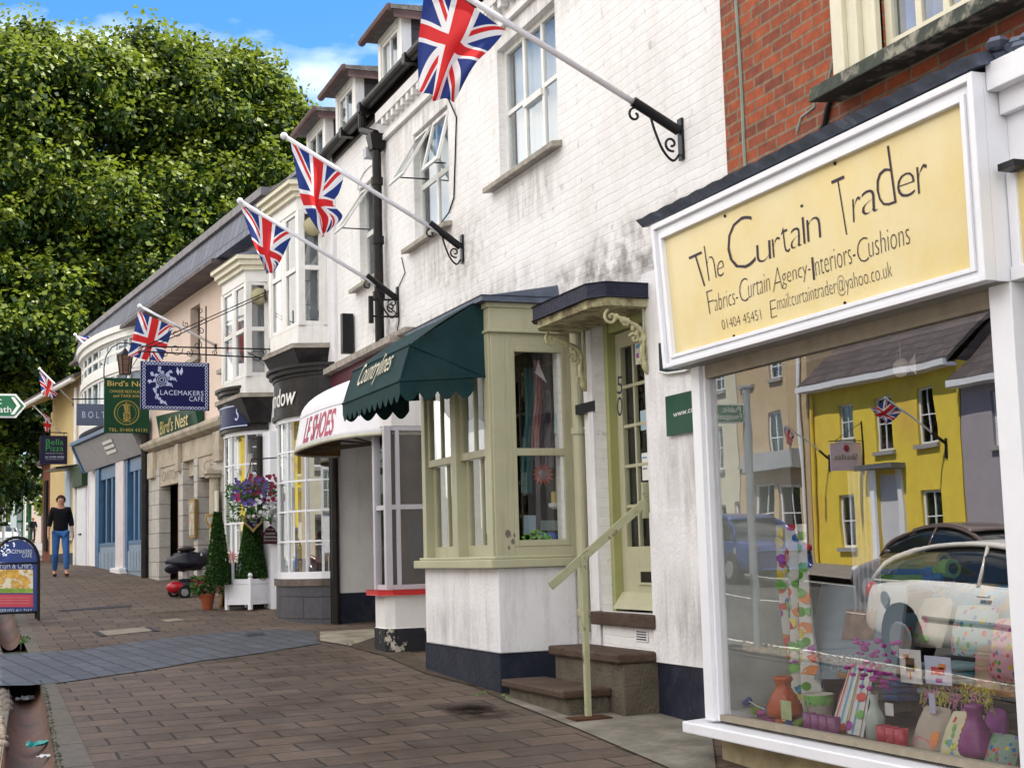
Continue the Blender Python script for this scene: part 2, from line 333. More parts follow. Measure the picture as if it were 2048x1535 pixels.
def patmat(name,base,cols,scale=18,thr=.36,axis=None):
    """printed cloth: coloured blots (voronoi cells) on a plain ground"""
    if name in MATS: return MATS[name]
    m=bpy.data.materials.new(name); m.use_nodes=True; n=m.node_tree; b=n.nodes['Principled BSDF']; b.inputs['Roughness'].default_value=.9; b.inputs['Specular IOR Level'].default_value=.1; L=n.links.new
    g=n.nodes.new('ShaderNodeNewGeometry'); v=n.nodes.new('ShaderNodeTexVoronoi'); v.inputs['Scale'].default_value=scale; L(g.outputs['Position'],v.inputs['Vector'])
    s=n.nodes.new('ShaderNodeSeparateColor'); L(v.outputs['Color'],s.inputs[0]); r=n.nodes.new('ShaderNodeValToRGB'); r.color_ramp.interpolation='CONSTANT'
    el=r.color_ramp.elements
    while len(el)<len(cols): el.new(.5)
    for i,c in enumerate(cols): el[i].position=i/len(cols); el[i].color=(*c,1)
    L(s.outputs[0],r.inputs[0]); lt=n.nodes.new('ShaderNodeMath'); lt.operation='LESS_THAN'; L(v.outputs['Distance'],lt.inputs[0]); lt.inputs[1].default_value=thr
    x=n.nodes.new('ShaderNodeMix'); x.data_type='RGBA'; L(lt.outputs[0],x.inputs[0]); x.inputs[6].default_value=(*base,1); L(r.outputs[0],x.inputs[7]); L(x.outputs[2],b.inputs['Base Color']); MATS[name]=m; return m
# ---------------- material palette ----------------
WP=brickmat('white_painted_brick',(0.82,0.81,0.81),(0.80,0.79,0.79),(0.775,0.765,0.76),0.23,0.075,0.010,'yz',rough=0.8,bump=0.26,noise=0.07,dirt=0.8,dirtcol=(0.36,0.33,0.31),dscale=7.5,dpos=(0.60,0.74),wob=0.020,smooth=1.0,grime=0.28)
WR=mat('white_render',(0.78,0.77,0.79),0.8,0.06,3,bump=0.35,bscale=30,dirt=0.45,dirtcol=(0.38,0.35,0.34),dscale=1.6,dpos=(0.5,0.72),streak=True)
WR2=mat('cream_render',(0.74,0.73,0.72),0.8,0.06,3,bump=0.3,bscale=30,dirt=0.35,dirtcol=(0.42,0.38,0.33),dscale=1.8,dpos=(0.52,0.75),streak=True)
RB=brickmat('red_brick',(0.34,0.075,0.024),(0.13,0.035,0.025),(0.22,0.17,0.11),0.225,0.075,0.008,'yz',rough=0.85,bump=0.8,noise=0.4,dirt=0.5,dirtcol=(0.06,0.03,0.03),dscale=1.5,dpos=(0.55,0.8),bias=-0.35,wob=0.006)
BK=mat('black_plinth',(0.018,0.022,0.04),0.55,0.3,5,bump=0.3,bscale=25,dirt=0.35,dirtcol=(0.11,0.10,0.09),dscale=2.5)
GP=mat('sage_cream_paint',(0.435,0.425,0.285),0.45,0.08,4,bump=0.12,bscale=20,dirt=0.35,dirtcol=(0.20,0.19,0.08),dscale=3,dpos=(0.55,0.75),streak=True)
GPD=mat('sage_olive_paint',(0.33,0.34,0.14),0.5,0.1,4,bump=0.1,bscale=20)
LEAD=mat('lead_sheet',(0.10,0.12,0.17),0.5,0.3,6,bump=0.5,bscale=14,metal=0.3,dirt=0.5,dirtcol=(0.30,0.32,0.36),dscale=6,dpos=(0.6,0.7))
BM=mat('black_iron',(0.012,0.012,0.014),0.35,0.1,10)
CI=mat('black_gutter_paint',(0.010,0.009,0.009),0.4,0.3,5,bump=0.1,bscale=10,dirt=0.4,dirtcol=(0.08,0.05,0.03),dscale=3)
WG=mat('white_gloss',(0.80,0.81,0.86),0.3,0.04,4,bump=0.06,bscale=15,dirt=0.25,dirtcol=(0.5,0.5,0.52),dscale=2.5,dpos=(0.6,0.8),streak=True)
WF=mat('white_window_paint',(0.76,0.75,0.72),0.45,0.08,6,bump=0.1,bscale=18,dirt=0.4,dirtcol=(0.42,0.38,0.30),dscale=4,dpos=(0.52,0.75),streak=True)
CW=mat('cream_window_paint',(0.72,0.68,0.52),0.45,0.07,5,bump=0.1,dirt=0.3,dirtcol=(0.4,0.36,0.25),dscale=4,streak=True)
PY=mat('pole_white',(0.72,0.72,0.76),0.3,0.05,4)
GL=glassmat('window_glass',0.30,wob=0.0)
GLS=glassmat('shop_glass',0.32,(0.97,0.98,0.98),wob=0.01)
GLD=glassmat('bay_glass',0.11,(0.95,0.97,0.97))
CUR=mat('net_curtain',(0.40,0.50,0.62),0.9,0.08,3)
CURB=mat('blue_curtain',(0.10,0.22,0.50),0.9,0.4,6)
CURG=mat('grey_curtain',(0.36,0.36,0.38),0.9,0.4,3)
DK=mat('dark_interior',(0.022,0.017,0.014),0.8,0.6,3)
DKB=mat('brown_interior',(0.07,0.045,0.03),0.8,0.6,2)
LTI=mat('pale_shop_interior',(0.62,0.61,0.60),0.8,0.4,4)
STN=mat('sandstone',(0.46,0.40,0.31),0.85,0.2,5,bump=0.5,bscale=20,dirt=0.6,dirtcol=(0.16,0.13,0.09),dscale=2,dpos=(0.48,0.7))
STB=brickmat('ashlar_stone',(0.50,0.47,0.43),(0.42,0.40,0.37),(0.20,0.17,0.14),0.5,0.27,0.008,'yz',rough=0.85,bump=0.5,noise=0.2,dirt=0.5,dirtcol=(0.2,0.17,0.12))
PNK=mat('pink_render',(0.72,0.58,0.49),0.85,0.06,3,bump=0.3,bscale=30,dirt=0.3,dirtcol=(0.5,0.36,0.32),dscale=2,streak=True)
YEL=mat('yellow_render',(0.66,0.50,0.24),0.85,0.08,3,bump=0.3,bscale=30,dirt=0.3,dirtcol=(0.4,0.3,0.2))
SLT=brickmat('slate',(0.14,0.15,0.20),(0.10,0.11,0.15),(0.03,0.03,0.04),0.30,0.5,0.012,'yz',rough=0.6,bump=0.6,noise=0.3,offs=0.0)
SLD=brickmat('dormer_slate',(0.06,0.05,0.06),(0.045,0.04,0.05),(0.02,0.02,0.02),0.5,0.25,0.008,'xz',rough=0.7,bump=0.4,noise=0.3)
ROOF=brickmat('roof_slate',(0.13,0.10,0.10),(0.08,0.065,0.07),(0.03,0.03,0.03),0.3,0.2,0.01,'yz',rough=0.7,bump=0.5,noise=0.3)
BLU=mat('blue_shopfront',(0.035,0.12,0.26),0.35,0.15,5,bump=0.1)
BLG=mat('grey_blue_panel',(0.20,0.27,0.36),0.5,0.15,6,bump=0.1)
CONC=mat('step_concrete',(0.115,0.098,0.074),0.9,0.25,6,bump=0.7,bscale=45,dirt=0.6,dirtcol=(0.04,0.035,0.025),dscale=2.5)
BRN=mat('brown_step_paint',(0.075,0.048,0.035),0.7,0.25,6,bump=0.5,bscale=40,dirt=0.5,dirtcol=(0.14,0.12,0.09),dscale=4)
MAR=mat('maroon_paint',(0.09,0.012,0.022),0.4,0.2,4)
RED=mat('red_sill_paint',(0.50,0.012,0.012),0.35,0.1,5)
WIN_GREY=mat('lilac_grey_paint',(0.50,0.48,0.53),0.45,0.08,4,bump=0.1)
WDB=mat('brown_wood',(0.16,0.07,0.03),0.5,0.3,5,bump=0.2)

def stainmat(name,col,dens,sc=(2.5,2.5,2.5),ks=(1,2),lo=.42,hi=.68):
    m=bpy.data.materials.new(name); m.use_nodes=True; n=m.node_tree; n.nodes.clear(); L=n.links.new
    o=n.nodes.new('ShaderNodeOutputMaterial'); d=n.nodes.new('ShaderNodeBsdfDiffuse'); d.inputs[0].default_value=(*col,1); t=n.nodes.new('ShaderNodeBsdfTransparent'); x=n.nodes.new('ShaderNodeMixShader')
    tc=n.nodes.new('ShaderNodeTexCoord'); g=n.nodes.new('ShaderNodeNewGeometry'); mp=n.nodes.new('ShaderNodeMapping'); mp.inputs['Scale'].default_value=sc; L(g.outputs['Position'],mp.inputs[0])
    nz=n.nodes.new('ShaderNodeTexNoise'); nz.inputs['Scale'].default_value=2.2; nz.inputs['Detail'].default_value=9; nz.inputs['Roughness'].default_value=.72; L(mp.outputs[0],nz.inputs['Vector'])
    s=n.nodes.new('ShaderNodeSeparateXYZ'); L(tc.outputs['Generated'],s.inputs[0])
    def mt(op,a,b):
        q=n.nodes.new('ShaderNodeMath'); q.operation=op
        for i,v in enumerate((a,b)):
            if isinstance(v,(int,float)): q.inputs[i].default_value=v
            else: L(v,q.inputs[i])
        return q.outputs[0]
    e=None
    for k in ks:
        v=s.outputs[k]; w=mt('MULTIPLY',mt('MULTIPLY',v,mt('SUBTRACT',1.0,v)),4.0); e=w if e is None else mt('MULTIPLY',e,w)
    r=n.nodes.new('ShaderNodeMapRange'); r.inputs[1].default_value=lo; r.inputs[2].default_value=hi; L(nz.outputs[0],r.inputs[0])
    f=mt('MULTIPLY',mt('MULTIPLY',e,r.outputs[0]),dens); L(f,x.inputs[0]); L(t.outputs[0],x.inputs[1]); L(d.outputs[0],x.inputs[2]); L(x.outputs[0],o.inputs[0]); return m
# ---------------- ground ----------------
def strip(name,x0,x1,y0,y1,dz,mt,kind='structure',wob=None):
    m=M(); ys=sorted(set([y0,y1]+[y for y in YB if y0<y<y1])); xs=sorted(set([x0,x1]+[x for x in (-10,0,5) if x0<x<x1]))
    for i in range(len(xs)-1):
        for j in range(len(ys)-1):
            q=[(xs[i],ys[j]),(xs[i+1],ys[j]),(xs[i+1],ys[j+1]),(xs[i],ys[j+1])]
            m.quad(*[(x,y,gz(x,y)+dz) for x,y in q])
    o=m.build(name,mt); o['kind']=kind; return o
EARTH=mat('earth_and_grass',(0.10,0.10,0.06),0.95,0.4,0.5,bump=0.3)
ASPH=mat('asphalt',(0.075,0.073,0.07),0.9,0.25,1.5,bump=0.4,bscale=60)
PAV=brickmat('pavement_blocks',(0.145,0.100,0.070),(0.092,0.064,0.046),(0.026,0.019,0.014),0.44,0.30,0.011,'xy',rough=0.85,bump=0.7,noise=0.32,dirt=0.6,dirtcol=(0.075,0.058,0.048),dscale=0.8,wob=0.010,dpos=(0.5,0.75),smooth=0.3)
SETT=brickmat('blue_setts',(0.088,0.098,0.116),(0.056,0.064,0.080),(0.025,0.024,0.024),0.42,0.20,0.014,'xy',ang=math.radians(82),rough=0.6,bump=0.7,noise=0.25,dirt=0.35,dirtcol=(0.06,0.06,0.07),wob=0.03)
KERB=brickmat('kerb_stone',(0.13,0.105,0.075),(0.12,0.105,0.085),(0.04,0.035,0.02),0.9,3.0,0.012,'yx',rough=0.85,bump=0.5,noise=0.3,dirt=0.4,dirtcol=(0.05,0.055,0.03))
COB=mat('pale_cobble',(0.19,0.155,0.12),0.85,0.35,9,bump=0.7,bscale=25)
PIPE=mat('terracotta_gully',(0.19,0.085,0.05),0.65,0.45,5,bump=0.8,bscale=22,dirt=0.85,dirtcol=(0.05,0.035,0.025),dscale=2.5,dpos=(0.42,0.62))
strip('ground',-1500,1500,-1500,1500,-0.22,EARTH)
strip('road',-9.8,-0.02,-60,110,-0.10,ASPH)
strip('road_far',-9.8,40,46,110,-0.055,mat('asphalt_far',(0.16,0.15,0.14),0.9,0.2,1.0))
def lerpt(t,y):
    if y<=t[0][0]: return t[0][1]
    for (a,b),(c,d) in zip(t,t[1:]):
        if y<=c: return b+(d-b)*(y-a)/(c-a)
    return t[-1][1]
XK=lambda y:lerpt([(6,.84),(9.4,.91),(20,1.14),(46,1.5)],y)
RR_=lambda y:lerpt([(6,.56),(9.3,.70),(13.2,.87),(20,.99),(46,1.30)],y)
RL_=lambda y:lerpt([(6,.16),(9.3,.36),(13.2,.60),(20,.74),(46,1.02)],y)
def band(name,xa,xb,y0,y1,dz,mt,step=1.0):
    m=M(); ys=sorted(set([round(v,3) for v in np.arange(y0,y1,step)]+[y1]+[y for y in YB if y0<y<y1]))
    for a,b in zip(ys,ys[1:]): m.quad(*[(x,y,gz(x,y)+dz) for x,y in ((xa(a),a),(xb(a),a),(xb(b),b),(xa(b),b))])
    o=m.build(name,mt); o['kind']='structure'; return o
band('pavement',XK,lambda y:5.0,-30,46,0.0,PAV); strip('pavement_inner',5.0,7.5,-30,46,0.0,PAV)
band('kerb',RR_,XK,-30,46,0.006,KERB)
strip('pavement_opposite',-14.5,-9.8,-60,110,0.02,mat('paving_slab',(0.24,0.22,0.20),0.85,0.2,2,bump=0.3))
m=M()
for yy in np.arange(-8,52,6.0): 
    m.quad(*[(x,y,gz(x,y)-0.096) for x,y in ((-5.1,yy),(-5.0,yy),(-5.0,yy+4),(-5.1,yy+4))])
for xx in (-9.5,-0.5):
    ys=[-30,18,28.5,34,60]
    for a,b in zip(ys,ys[1:]): m.quad(*[(x,y,gz(x,y)-0.096) for x,y in ((xx,a),(xx+.1,a),(xx+.1,b),(xx,b))])
o=m.build('road_markings',mat('road_paint',(0.7,0.7,0.66),0.7,0.15,5)); o['kind']='structure'
# cobbled margin : many rounded stones on a bed
band('cobble_bed',lambda y:-0.02,RL_,-10,46,-0.045,mat('mortar_bed',(0.22,0.19,0.15),0.95,0.3,8,bump=0.5))
m=M(); random.seed(3)
for j in range(0,330):
    y=5.0+j*0.115
    for i in range(12):
        x=0.04+i*0.10+ru(-.015,.015)
        if x>RL_(y)-.03: continue
        zc=gz(x,y)-0.05; m.ball((x+0.02,y+ru(-.02,.02),zc),1,6,(ru(.042,.052),ru(.045,.062),ru(.028,.045)))
m.build('cobbles',COB,smooth=True,loc=(0,10,0.4))['kind']='stuff'
# gully channel (open half pipe) in two runs, bridged by the setts
def gully(name,y0,y1):
    m=M(); n=14; xs=[]
    ys=list(np.arange(y0,y1,0.6))+[y1]
    for y in ys:
        for k in range(n+1):
            a=math.pi*k/n; xc_=(RL_(y)+RR_(y))/2; hw=(RR_(y)-RL_(y))/2; x=xc_-hw*math.cos(a); z=gz(.57,y)-0.02-0.17*math.sin(a)
            m.v.append((x,y,z))
    for j in range(len(ys)-1):
        for k in range(n):
            i=j*(n+1)+k; m.f.append((i,i+1,i+n+2,i+n+1)); m.mi.append(0)
    # dark far end
    j=(len(ys)-1)*(n+1); m.f.append(tuple(range(j,j+n+1))); m.mi.append(1)
    o=m.build(name,[PIPE,DK],smooth=True); o['kind']='structure'; return o
gully('gully_channel',-10,14.4); gully('gully_channel_far',19.3,40)
m=M()
for (a,b) in ((-10,14.4),(19.3,40)):
    ys=[a]+[y for y in np.arange(-9,40,1.0) if a<y<b]+[b]
    for p,q in zip(ys,ys[1:]):
        for f_,d_ in ((RR_,.012),(RL_,-.012)):
            e=.004 if f_ is RR_ else -.035
            m.hexa([(f_(p)-.004,p,gz(1,p)-.2),(f_(p)+d_,p,gz(1,p)-.2),(f_(q)+d_,q,gz(1,q)-.2),(f_(q)-.004,q,gz(1,q)-.2),(f_(p)-.004,p,gz(1,p)+e),(f_(p)+d_,p,gz(1,p)+e),(f_(q)+d_,q,gz(1,q)+e),(f_(q)-.004,q,gz(1,q)+e)])
o=m.build('gully_edge',KERB); o['kind']='structure'
m=M(); random.seed(17)
for k in range(500):
    y=ru(19.5,27) if rnd()<.25 else ru(8,14.2); x=RR_(y)+ru(-.005,.025); c=Vector((x,y,gz(x,y)+.004)); m.ball(c,ru(.005,.014),5,(1,1.8,.5))
o=m.build('kerb_moss',mat('moss',(.045,.045,.018),.95,.6,14)); o['kind']='stuff'
# sett crossing : curved band
top=[(-60,1318),(0,1309),(80,1305),(165,1299),(300,1280),(400,1269),(480,1262),(560,1259),(625,1263)]
bot=[(-60,1374),(0,1372),(60,1371),(112,1367),(300,1340),(400,1322),(480,1312),(560,1300),(640,1287)]
def gp(px,py,dz=0.0):
    y=15.0
    for _ in range(12):
        d=ray(px,py)
        q=onY(px,py,y); e=q[2]-(gz(q[0],y)+dz)
        q2=onY(px,py,y+0.01); e2=q2[2]-(gz(q2[0],y+0.01)+dz)
        y-=e/((e2-e)/0.01)*0.8; y=max(5,min(60,y))
    q=onY(px,py,y); return (q[0],q[1],gz(q[0],q[1])+dz)
T=[gp(*p) for p in top]; Bt=[gp(*p) for p in bot]
m=M(); K=6
for i in range(len(T)-1):
    for k in range(K):
        def L_(i,k): 
            x=T[i][0]+(Bt[i][0]-T[i][0])*k/K; y=T[i][1]+(Bt[i][1]-T[i][1])*k/K; return (x,y,gz(x,y)+0.008)
        m.quad(L_(i,k),L_(i,k+1),L_(i+1,k+1),L_(i+1,k))
o=m.build('sett_crossing',SETT); o['kind']='structure'
# drain strips / covers let into the pavement
def flat(name,pts,mt,dz=0.006):
    q=[gp(*p,dz) for p in pts]; m=M(); m.add(q,[tuple(range(len(q)))]); o=m.build(name,mt); o['kind']='structure'; return o
CAST=mat('cast_iron_cover',(0.045,0.045,0.05),0.6,0.3,10,bump=0.4)
PSL=mat('pale_slab',(0.26,0.22,0.16),0.85,0.2,5,bump=0.3)
flat('drain_strip',[(114,1219),(262,1208),(264,1212),(118,1222)],CAST)
flat('drain_cover',[(184,1262),(290,1253),(320,1259),(205,1271)],PSL)
flat('drain_cover_frame',[(184,1262),(196,1261),(214,1270),(202,1271)],CAST,0.010)
flat('drain_cover_hinge',[(288,1253),(300,1252),(322,1260),(308,1261)],CAST,0.010)
flat('access_cover',[(320,1239),(355,1235),(370,1239),(335,1243)],PSL)
flat('sett_drain_cover',[(490,1266),(525,1263),(532,1268),(497,1271)],CAST,0.014)
flat('cream_slab_patch',[(640,1262),(755,1256),(758,1270),(700,1290),(640,1280)],mat('cream_slab',(0.36,0.32,0.24),0.85,0.3,5,bump=0.4,dirt=0.6,dirtcol=(0.12,0.10,0.07),dscale=3,dpos=(0.45,0.6)),0.012)
flat('dark_verge',[(758,1256),(860,1330),(1010,1400),(1150,1450),(1060,1400),(850,1345),(770,1310),(700,1292)],mat('mossy_verge',(0.085,0.065,0.045),0.9,0.4,9,bump=0.5),0.009)
flat('cement_apron',[(1010,1390),(1060,1385),(1300,1400),(1420,1440),(1440,1600),(1400,1560),(1150,1453),(1010,1398)],mat('cement_apron',(0.23,0.21,0.17),0.9,0.3,5,bump=0.5,dirt=0.6,dirtcol=(0.07,0.06,0.045),dscale=2.2,dpos=(0.42,0.62)),0.012)
def gstain(x0,x1,y0,y1,mt,dz=.004):
    m=M(); m.quad(*[(x,y,gz(x,y)+dz) for x,y in ((x0,y0),(x1,y0),(x1,y1),(x0,y1))]); o=m.build('pavement_stain',mt); o['kind']='structure'
WET=stainmat('damp_film',(.018,.014,.012),.95,(1.1,1.1,1.1),(0,1),.30,.55); GRM=stainmat('traffic_film',(.045,.034,.028),.38,(.8,.8,.8),(0,1),.38,.66)
c_=gp(958,1422); gstain(c_[0]-.26,c_[0]+.22,c_[1]-.42,c_[1]+.50,WET)
for (x0,x1,y0,y1) in ((1.0,4.0,7.5,12.5),(2.2,4.3,10.5,17.5),(1.0,3.2,16,26),(2.4,4.2,18,30)): gstain(x0,x1,y0,y1 if y1<=18 or y0>=18 else 18,GRM,.0035)
m=M(); random.seed(41)
for k in range(70):
    x=ru(1.1,4.0); y=ru(7.5,17.5); r=ru(.010,.022); m.add([(x+r*math.cos(a),y+r*math.sin(a)*ru(.7,1.1),gz(x,y)+.006) for a in np.linspace(0,5.4,7)],[tuple(range(7))])
o=m.build('gum_spots',mat('old_gum',(.16,.14,.12),.9,.3,20)); o['kind']='stuff'

# ---------------- white painted building (frame A) ----------------
wb=thing('white_terraced_building','long white painted brick building with black plinth, three dormers and the sage green shop bay','building',(XW,13,0.4))
U0,U1,EZ=8.14,18.2,6.9
W1=(10.87,12.24,5.04,6.27); W2=(13.68,14.84,4.99,6.20); W3=(16.15,17.06,4.94,6.14)
DR=(9.42,10.33,1.13,3.42); BH=(11.15,12.85,1.5,3.45); RC=(10.331,11.05,-.5,3.42); SB=(14.55,18.3,-0.5,3.15)
m=M(); wall_holes(m,A,0,U0,U1,-0.5,EZ,[W1,W2,W3,DR,BH,RC,SB],0.16)
m.quad(A.P(10.331,-.155,-.5),A.P(11.05,-.155,-.5),A.P(11.05,-.155,3.42),A.P(10.331,-.155,3.42))
P=A.P
# end, back
m.quad(P(U0,0,-.5),P(U0,-8,-.5),P(U0,-8,EZ),P(U0,0,EZ)); m.quad(P(U1,0,3.1),P(U1,-8,3.1),P(U1,-8,EZ),P(U1,0,EZ)); m.quad(P(U0,-8,-.5),P(U1,-8,-.5),P(U1,-8,EZ),P(U0,-8,EZ))
m.build('wall',WP,wb)
m=M(); m.box(A,8.14,9.42,-.05,0.012,-.3,0.80); m.build('plinth',BK,wb)
m=M(); m.box(A,8.14,9.41,0.002,0.03,0.80,1.86); m.box(A,8.14,9.41,0.002,0.022,1.86,3.60); m.build('render_panel',WR,wb)
m=M(); m.box(A,10.36,10.72,-.15,-0.08,.3,3.42); m.box(A,10.44,10.54,-.08,-.03,.6,3.40); m.build('door_pilaster',WR,wb)
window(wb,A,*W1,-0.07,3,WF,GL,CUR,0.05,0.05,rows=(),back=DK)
# extra bars of W1 : side lights split at mid height, centre light has a top casement
def lightbars(W_,w):
    a,b,c,d=W_; m=M(); t=(b-a-.1)/3
    m.box(A,a+.05,a+.05+t,w-.03,w-.006,(c+d)/2-.02,(c+d)/2+.02); m.box(A,b-.05-t,b-.05,w-.03,w-.006,(c+d)/2-.02,(c+d)/2+.02)
    m.box(A,a+.05+t,b-.05-t,w-.03,w+.02,c+(d-c)*.44,c+(d-c)*.44+.06); m.build('glazing_bar',WF,wb)
lightbars(W1,-0.07)
window(wb,A,*W2,-0.07,2,WF,GL,CUR,0.05,0.06,rows=(0.5,),back=DK)
window(wb,A,*W3,-0.07,2,WF,GL,CUR,0.05,0.06,rows=(0.5,),back=DK)
def casement(u0,u1,zt,zb,w,out,par,hand=None):
    """top-hung casement pushed out at its foot"""
    P=A.P; m=M(); t=0.045
    def q(u,k): # k 0 top..1 bottom
        return (w+out*k, zt-(zt-zb)*k)
    def bar(ua,ub,ka,kb):
        a=q(0,ka); b=q(0,kb); m.hexa([P(ua,b[0],b[1]),P(ub,b[0],b[1]),P(ub,b[0]+.03,b[1]),P(ua,b[0]+.03,b[1]),P(ua,a[0],a[1]),P(ub,a[0],a[1]),P(ub,a[0]+.03,a[1]),P(ua,a[0]+.03,a[1])])
    L=zt-zb; k=t/L
    bar(u0,u0+t,0,1); bar(u1-t,u1,0,1); bar(u0+t,u1-t,0,k); bar(u0+t,u1-t,1-k,1)
    o=m.build('open_casement',WF,par)
    g=M(); a=q(0,0); b=q(0,1); g.quad(P(u0+.02,b[0]+.015,b[1]),P(u1-.02,b[0]+.015,b[1]),P(u1-.02,a[0]+.015,a[1]),P(u0+.02,a[0]+.015,a[1])); g.build('pane',GL,o)
    m=M(); m.tube([P((u0+u1)/2,b[0],b[1]+.03),P((u0+u1)/2-.05,w,zb+.02)],.008,6); m.build('stay',BM,o)
casement(14.28,14.82,6.16,5.60,-0.05,0.33,wb); casement(13.70,14.22,6.16,5.62,-0.05,0.14,wb)
casement(16.62,17.04,6.10,5.55,-0.05,0.36,wb)
# sills
for (a,b,c,d) in (W1,W2,W3):
    m=M(); m.hexa([P(a-.07,-.1,c-.06),P(b+.22,-.1,c-.06),P(b+.22,.10,c-.09),P(a-.07,.10,c-.09),P(a-.07,-.1,c-.005),P(b+.22,-.1,c-.005),P(b+.22,.10,c-.04),P(a-.07,.10,c-.04)]); m.build('sill',mat('dirty_sill',(0.36,0.33,0.28),0.85,0.3,8,bump=0.4,dirt=0.6,dirtcol=(0.08,0.07,0.06)),wb,bev=.006)
m=M()
for k in range(8):
    a0=math.pi*k/8;a1=math.pi*(k+1)/8
    f=lambda a:(16.6-0.50*math.cos(a),6.14+0.16*math.sin(a))
    m.tube([P(f(a0)[0],.006,f(a0)[1]),P(f(a1)[0],.006,f(a1)[1])],.014,5)
m.build('arch_mould',WP,wb)
# corbel course and eaves
m=M(); m.box(A,8.2,16.0,0.004,.05,6.42,6.48); m.box(A,8.2,16.0,0.004,.09,6.66,6.78)
for k in range(40): m.box(A,8.3+k*.19,8.38+k*.19,0.004,.08,6.58,6.66)
m.build('corbel_course',WR2,wb)
m=M()
for (a,b,z) in ((8.14,16.35,6.96),(16.2,18.75,6.90)):
    n=8; pr=[(0.13+0.085*math.cos(math.pi*k/n+math.pi),z+0.085*math.sin(math.pi*k/n+math.pi)) for k in range(n+1)]+[(0.205,z+.0),(0.055,z+.0)]
    m.prism_wz(A,[(w,zz) for w,zz in pr],a,b)
    for uu in np.arange(a+.9,b,1.8): m.box(A,uu-.05,uu+.05,.035,.225,z-.10,z+.012)
m.box(A,8.14,18.75,0.002,.04,6.78,6.96)
m.build('gutter',CI,wb,smooth=False)
m=M(); m.prism_wz(A,[(.12,6.97),(-2.6,8.55),(-2.6,8.5),(.10,6.90)],8.14,18.75); m.prism_wz(A,[(-2.6,8.55),(-8,5.9),(-8,5.8),(-2.6,8.45)],8.14,18.75); m.build('roof',ROOF,wb)
# downpipe with swan neck and hopper
m=M(); pu=15.93
pts=[P(16.3,.16,6.86),P(16.3,.16,6.66),P(pu+.02,.10,6.52)]
m.tube(pts,.05,10); m.tube([P(pu,.10,6.45),P(pu,.10,4.03)],.055,12)
m.hexa([P(pu-.07,.02,6.32),P(pu+.07,.02,6.32),P(pu+.07,.17,6.32),P(pu-.07,.17,6.32),P(pu-.10,.01,6.50),P(pu+.10,.01,6.50),P(pu+.10,.20,6.50),P(pu-.10,.20,6.50)])
for z in (5.9,5.2,4.55): m.tube([P(pu,.10,z),P(pu,.10,z+.09)],.072,12)
m.build('downpipe',CI,wb)
m=M(); m.box(A,pu+.1,pu+.22,.10,.20,6.26,6.38); m.build('floodlight',mat('lamp_grey',(0.4,0.42,0.45),0.4,0.1,5),wb)
# cable down the wall
m=M(); c=[(895,190),(915,235),(913,300),(911,360),(910,395),(900,425),(885,445)]
m.tube([P(*((lambda q:(q[0],.012,q[1]))(A.at(px,py,0)))) for px,py in c],.008,5); m.build('wall_cable',CI,wb); m=M(); m.tube([P(*((lambda q:(q[0],.012,q[1]))(A.at(px,py,0)))) for px,py in [(805,515),(812,545),(792,590),(800,640),(795,670)]],.006,5); m.build('wall_cable',CI,wb)
# dormers
def dormer(par,fr,uc,ul,zb,zt,wf=-0.15,depth=1.9,lab=None):
    # uc: near corner, ul: far corner
    P=fr.P; m=M(); m.box(fr,uc,uc+.10,wf-.12,wf,zb,zt); m.box(fr,uc+.14,uc+.19,wf-.10,wf-.01,zb,zt); m.box(fr,ul-.1,ul,wf-.12,wf,zb,zt); m.box(fr,uc+.19,ul-.1,wf-.12,wf,zt-.10,zt); m.box(fr,uc+.19,ul-.1,wf-.12,wf,zb,zb+.08)
    f=m.build('dormer',WF,par)
    window(f,fr,uc+.20,ul-.1,zb+.08,zt-.1,wf-.02,2,WF,GL,CUR,.04,.04,back=None)
    m=M(); m.box(fr,uc+.005,ul-.005,wf-depth,wf-.12,zb-.6,zt-.002); m.build('cheek',SLD,f)
    m=M(); m.prism_wz(fr,[(wf+.16,zt),(wf+.16,zt+.05),(wf-depth,zt+.16),(wf-depth,zt)],uc-.12,ul+.12); m.build('dormer_roof',mat('felt_roof',(0.14,0.13,0.12),0.9,0.4,8,bump=0.4,dirt=0.5,dirtcol=(0.3,0.29,0.26),dscale=6),f)
    m=M(); m.tube([P(uc-.10,wf+.17,zt+.02),P(ul+.14,wf+.17,zt+.0)],.05,8); m.box(fr,uc-.11,uc-.10,wf-depth*.6,wf+.12,zt-.10,zt-.003); m.build('dormer_gutter',mat('old_gutter',(0.12,0.07,0.065),0.6,0.3,6),f)
    m=M(); m.box(fr,uc-.10,uc-.09,wf-depth*.7,wf+.10,zt-.09,zt-.004); m.build('fascia_board',WF,f)
for (pu_,pl_,yb,yt) in ((802,756,124,26),(710,671,228,145),(650,613,285,227)):
    uc,zt=A.at(pu_,yt,-.15); ul,_=A.at(pl_,(yb+yt)/2+30,-.15)
    dormer(wb,A,uc,ul,6.9,zt)

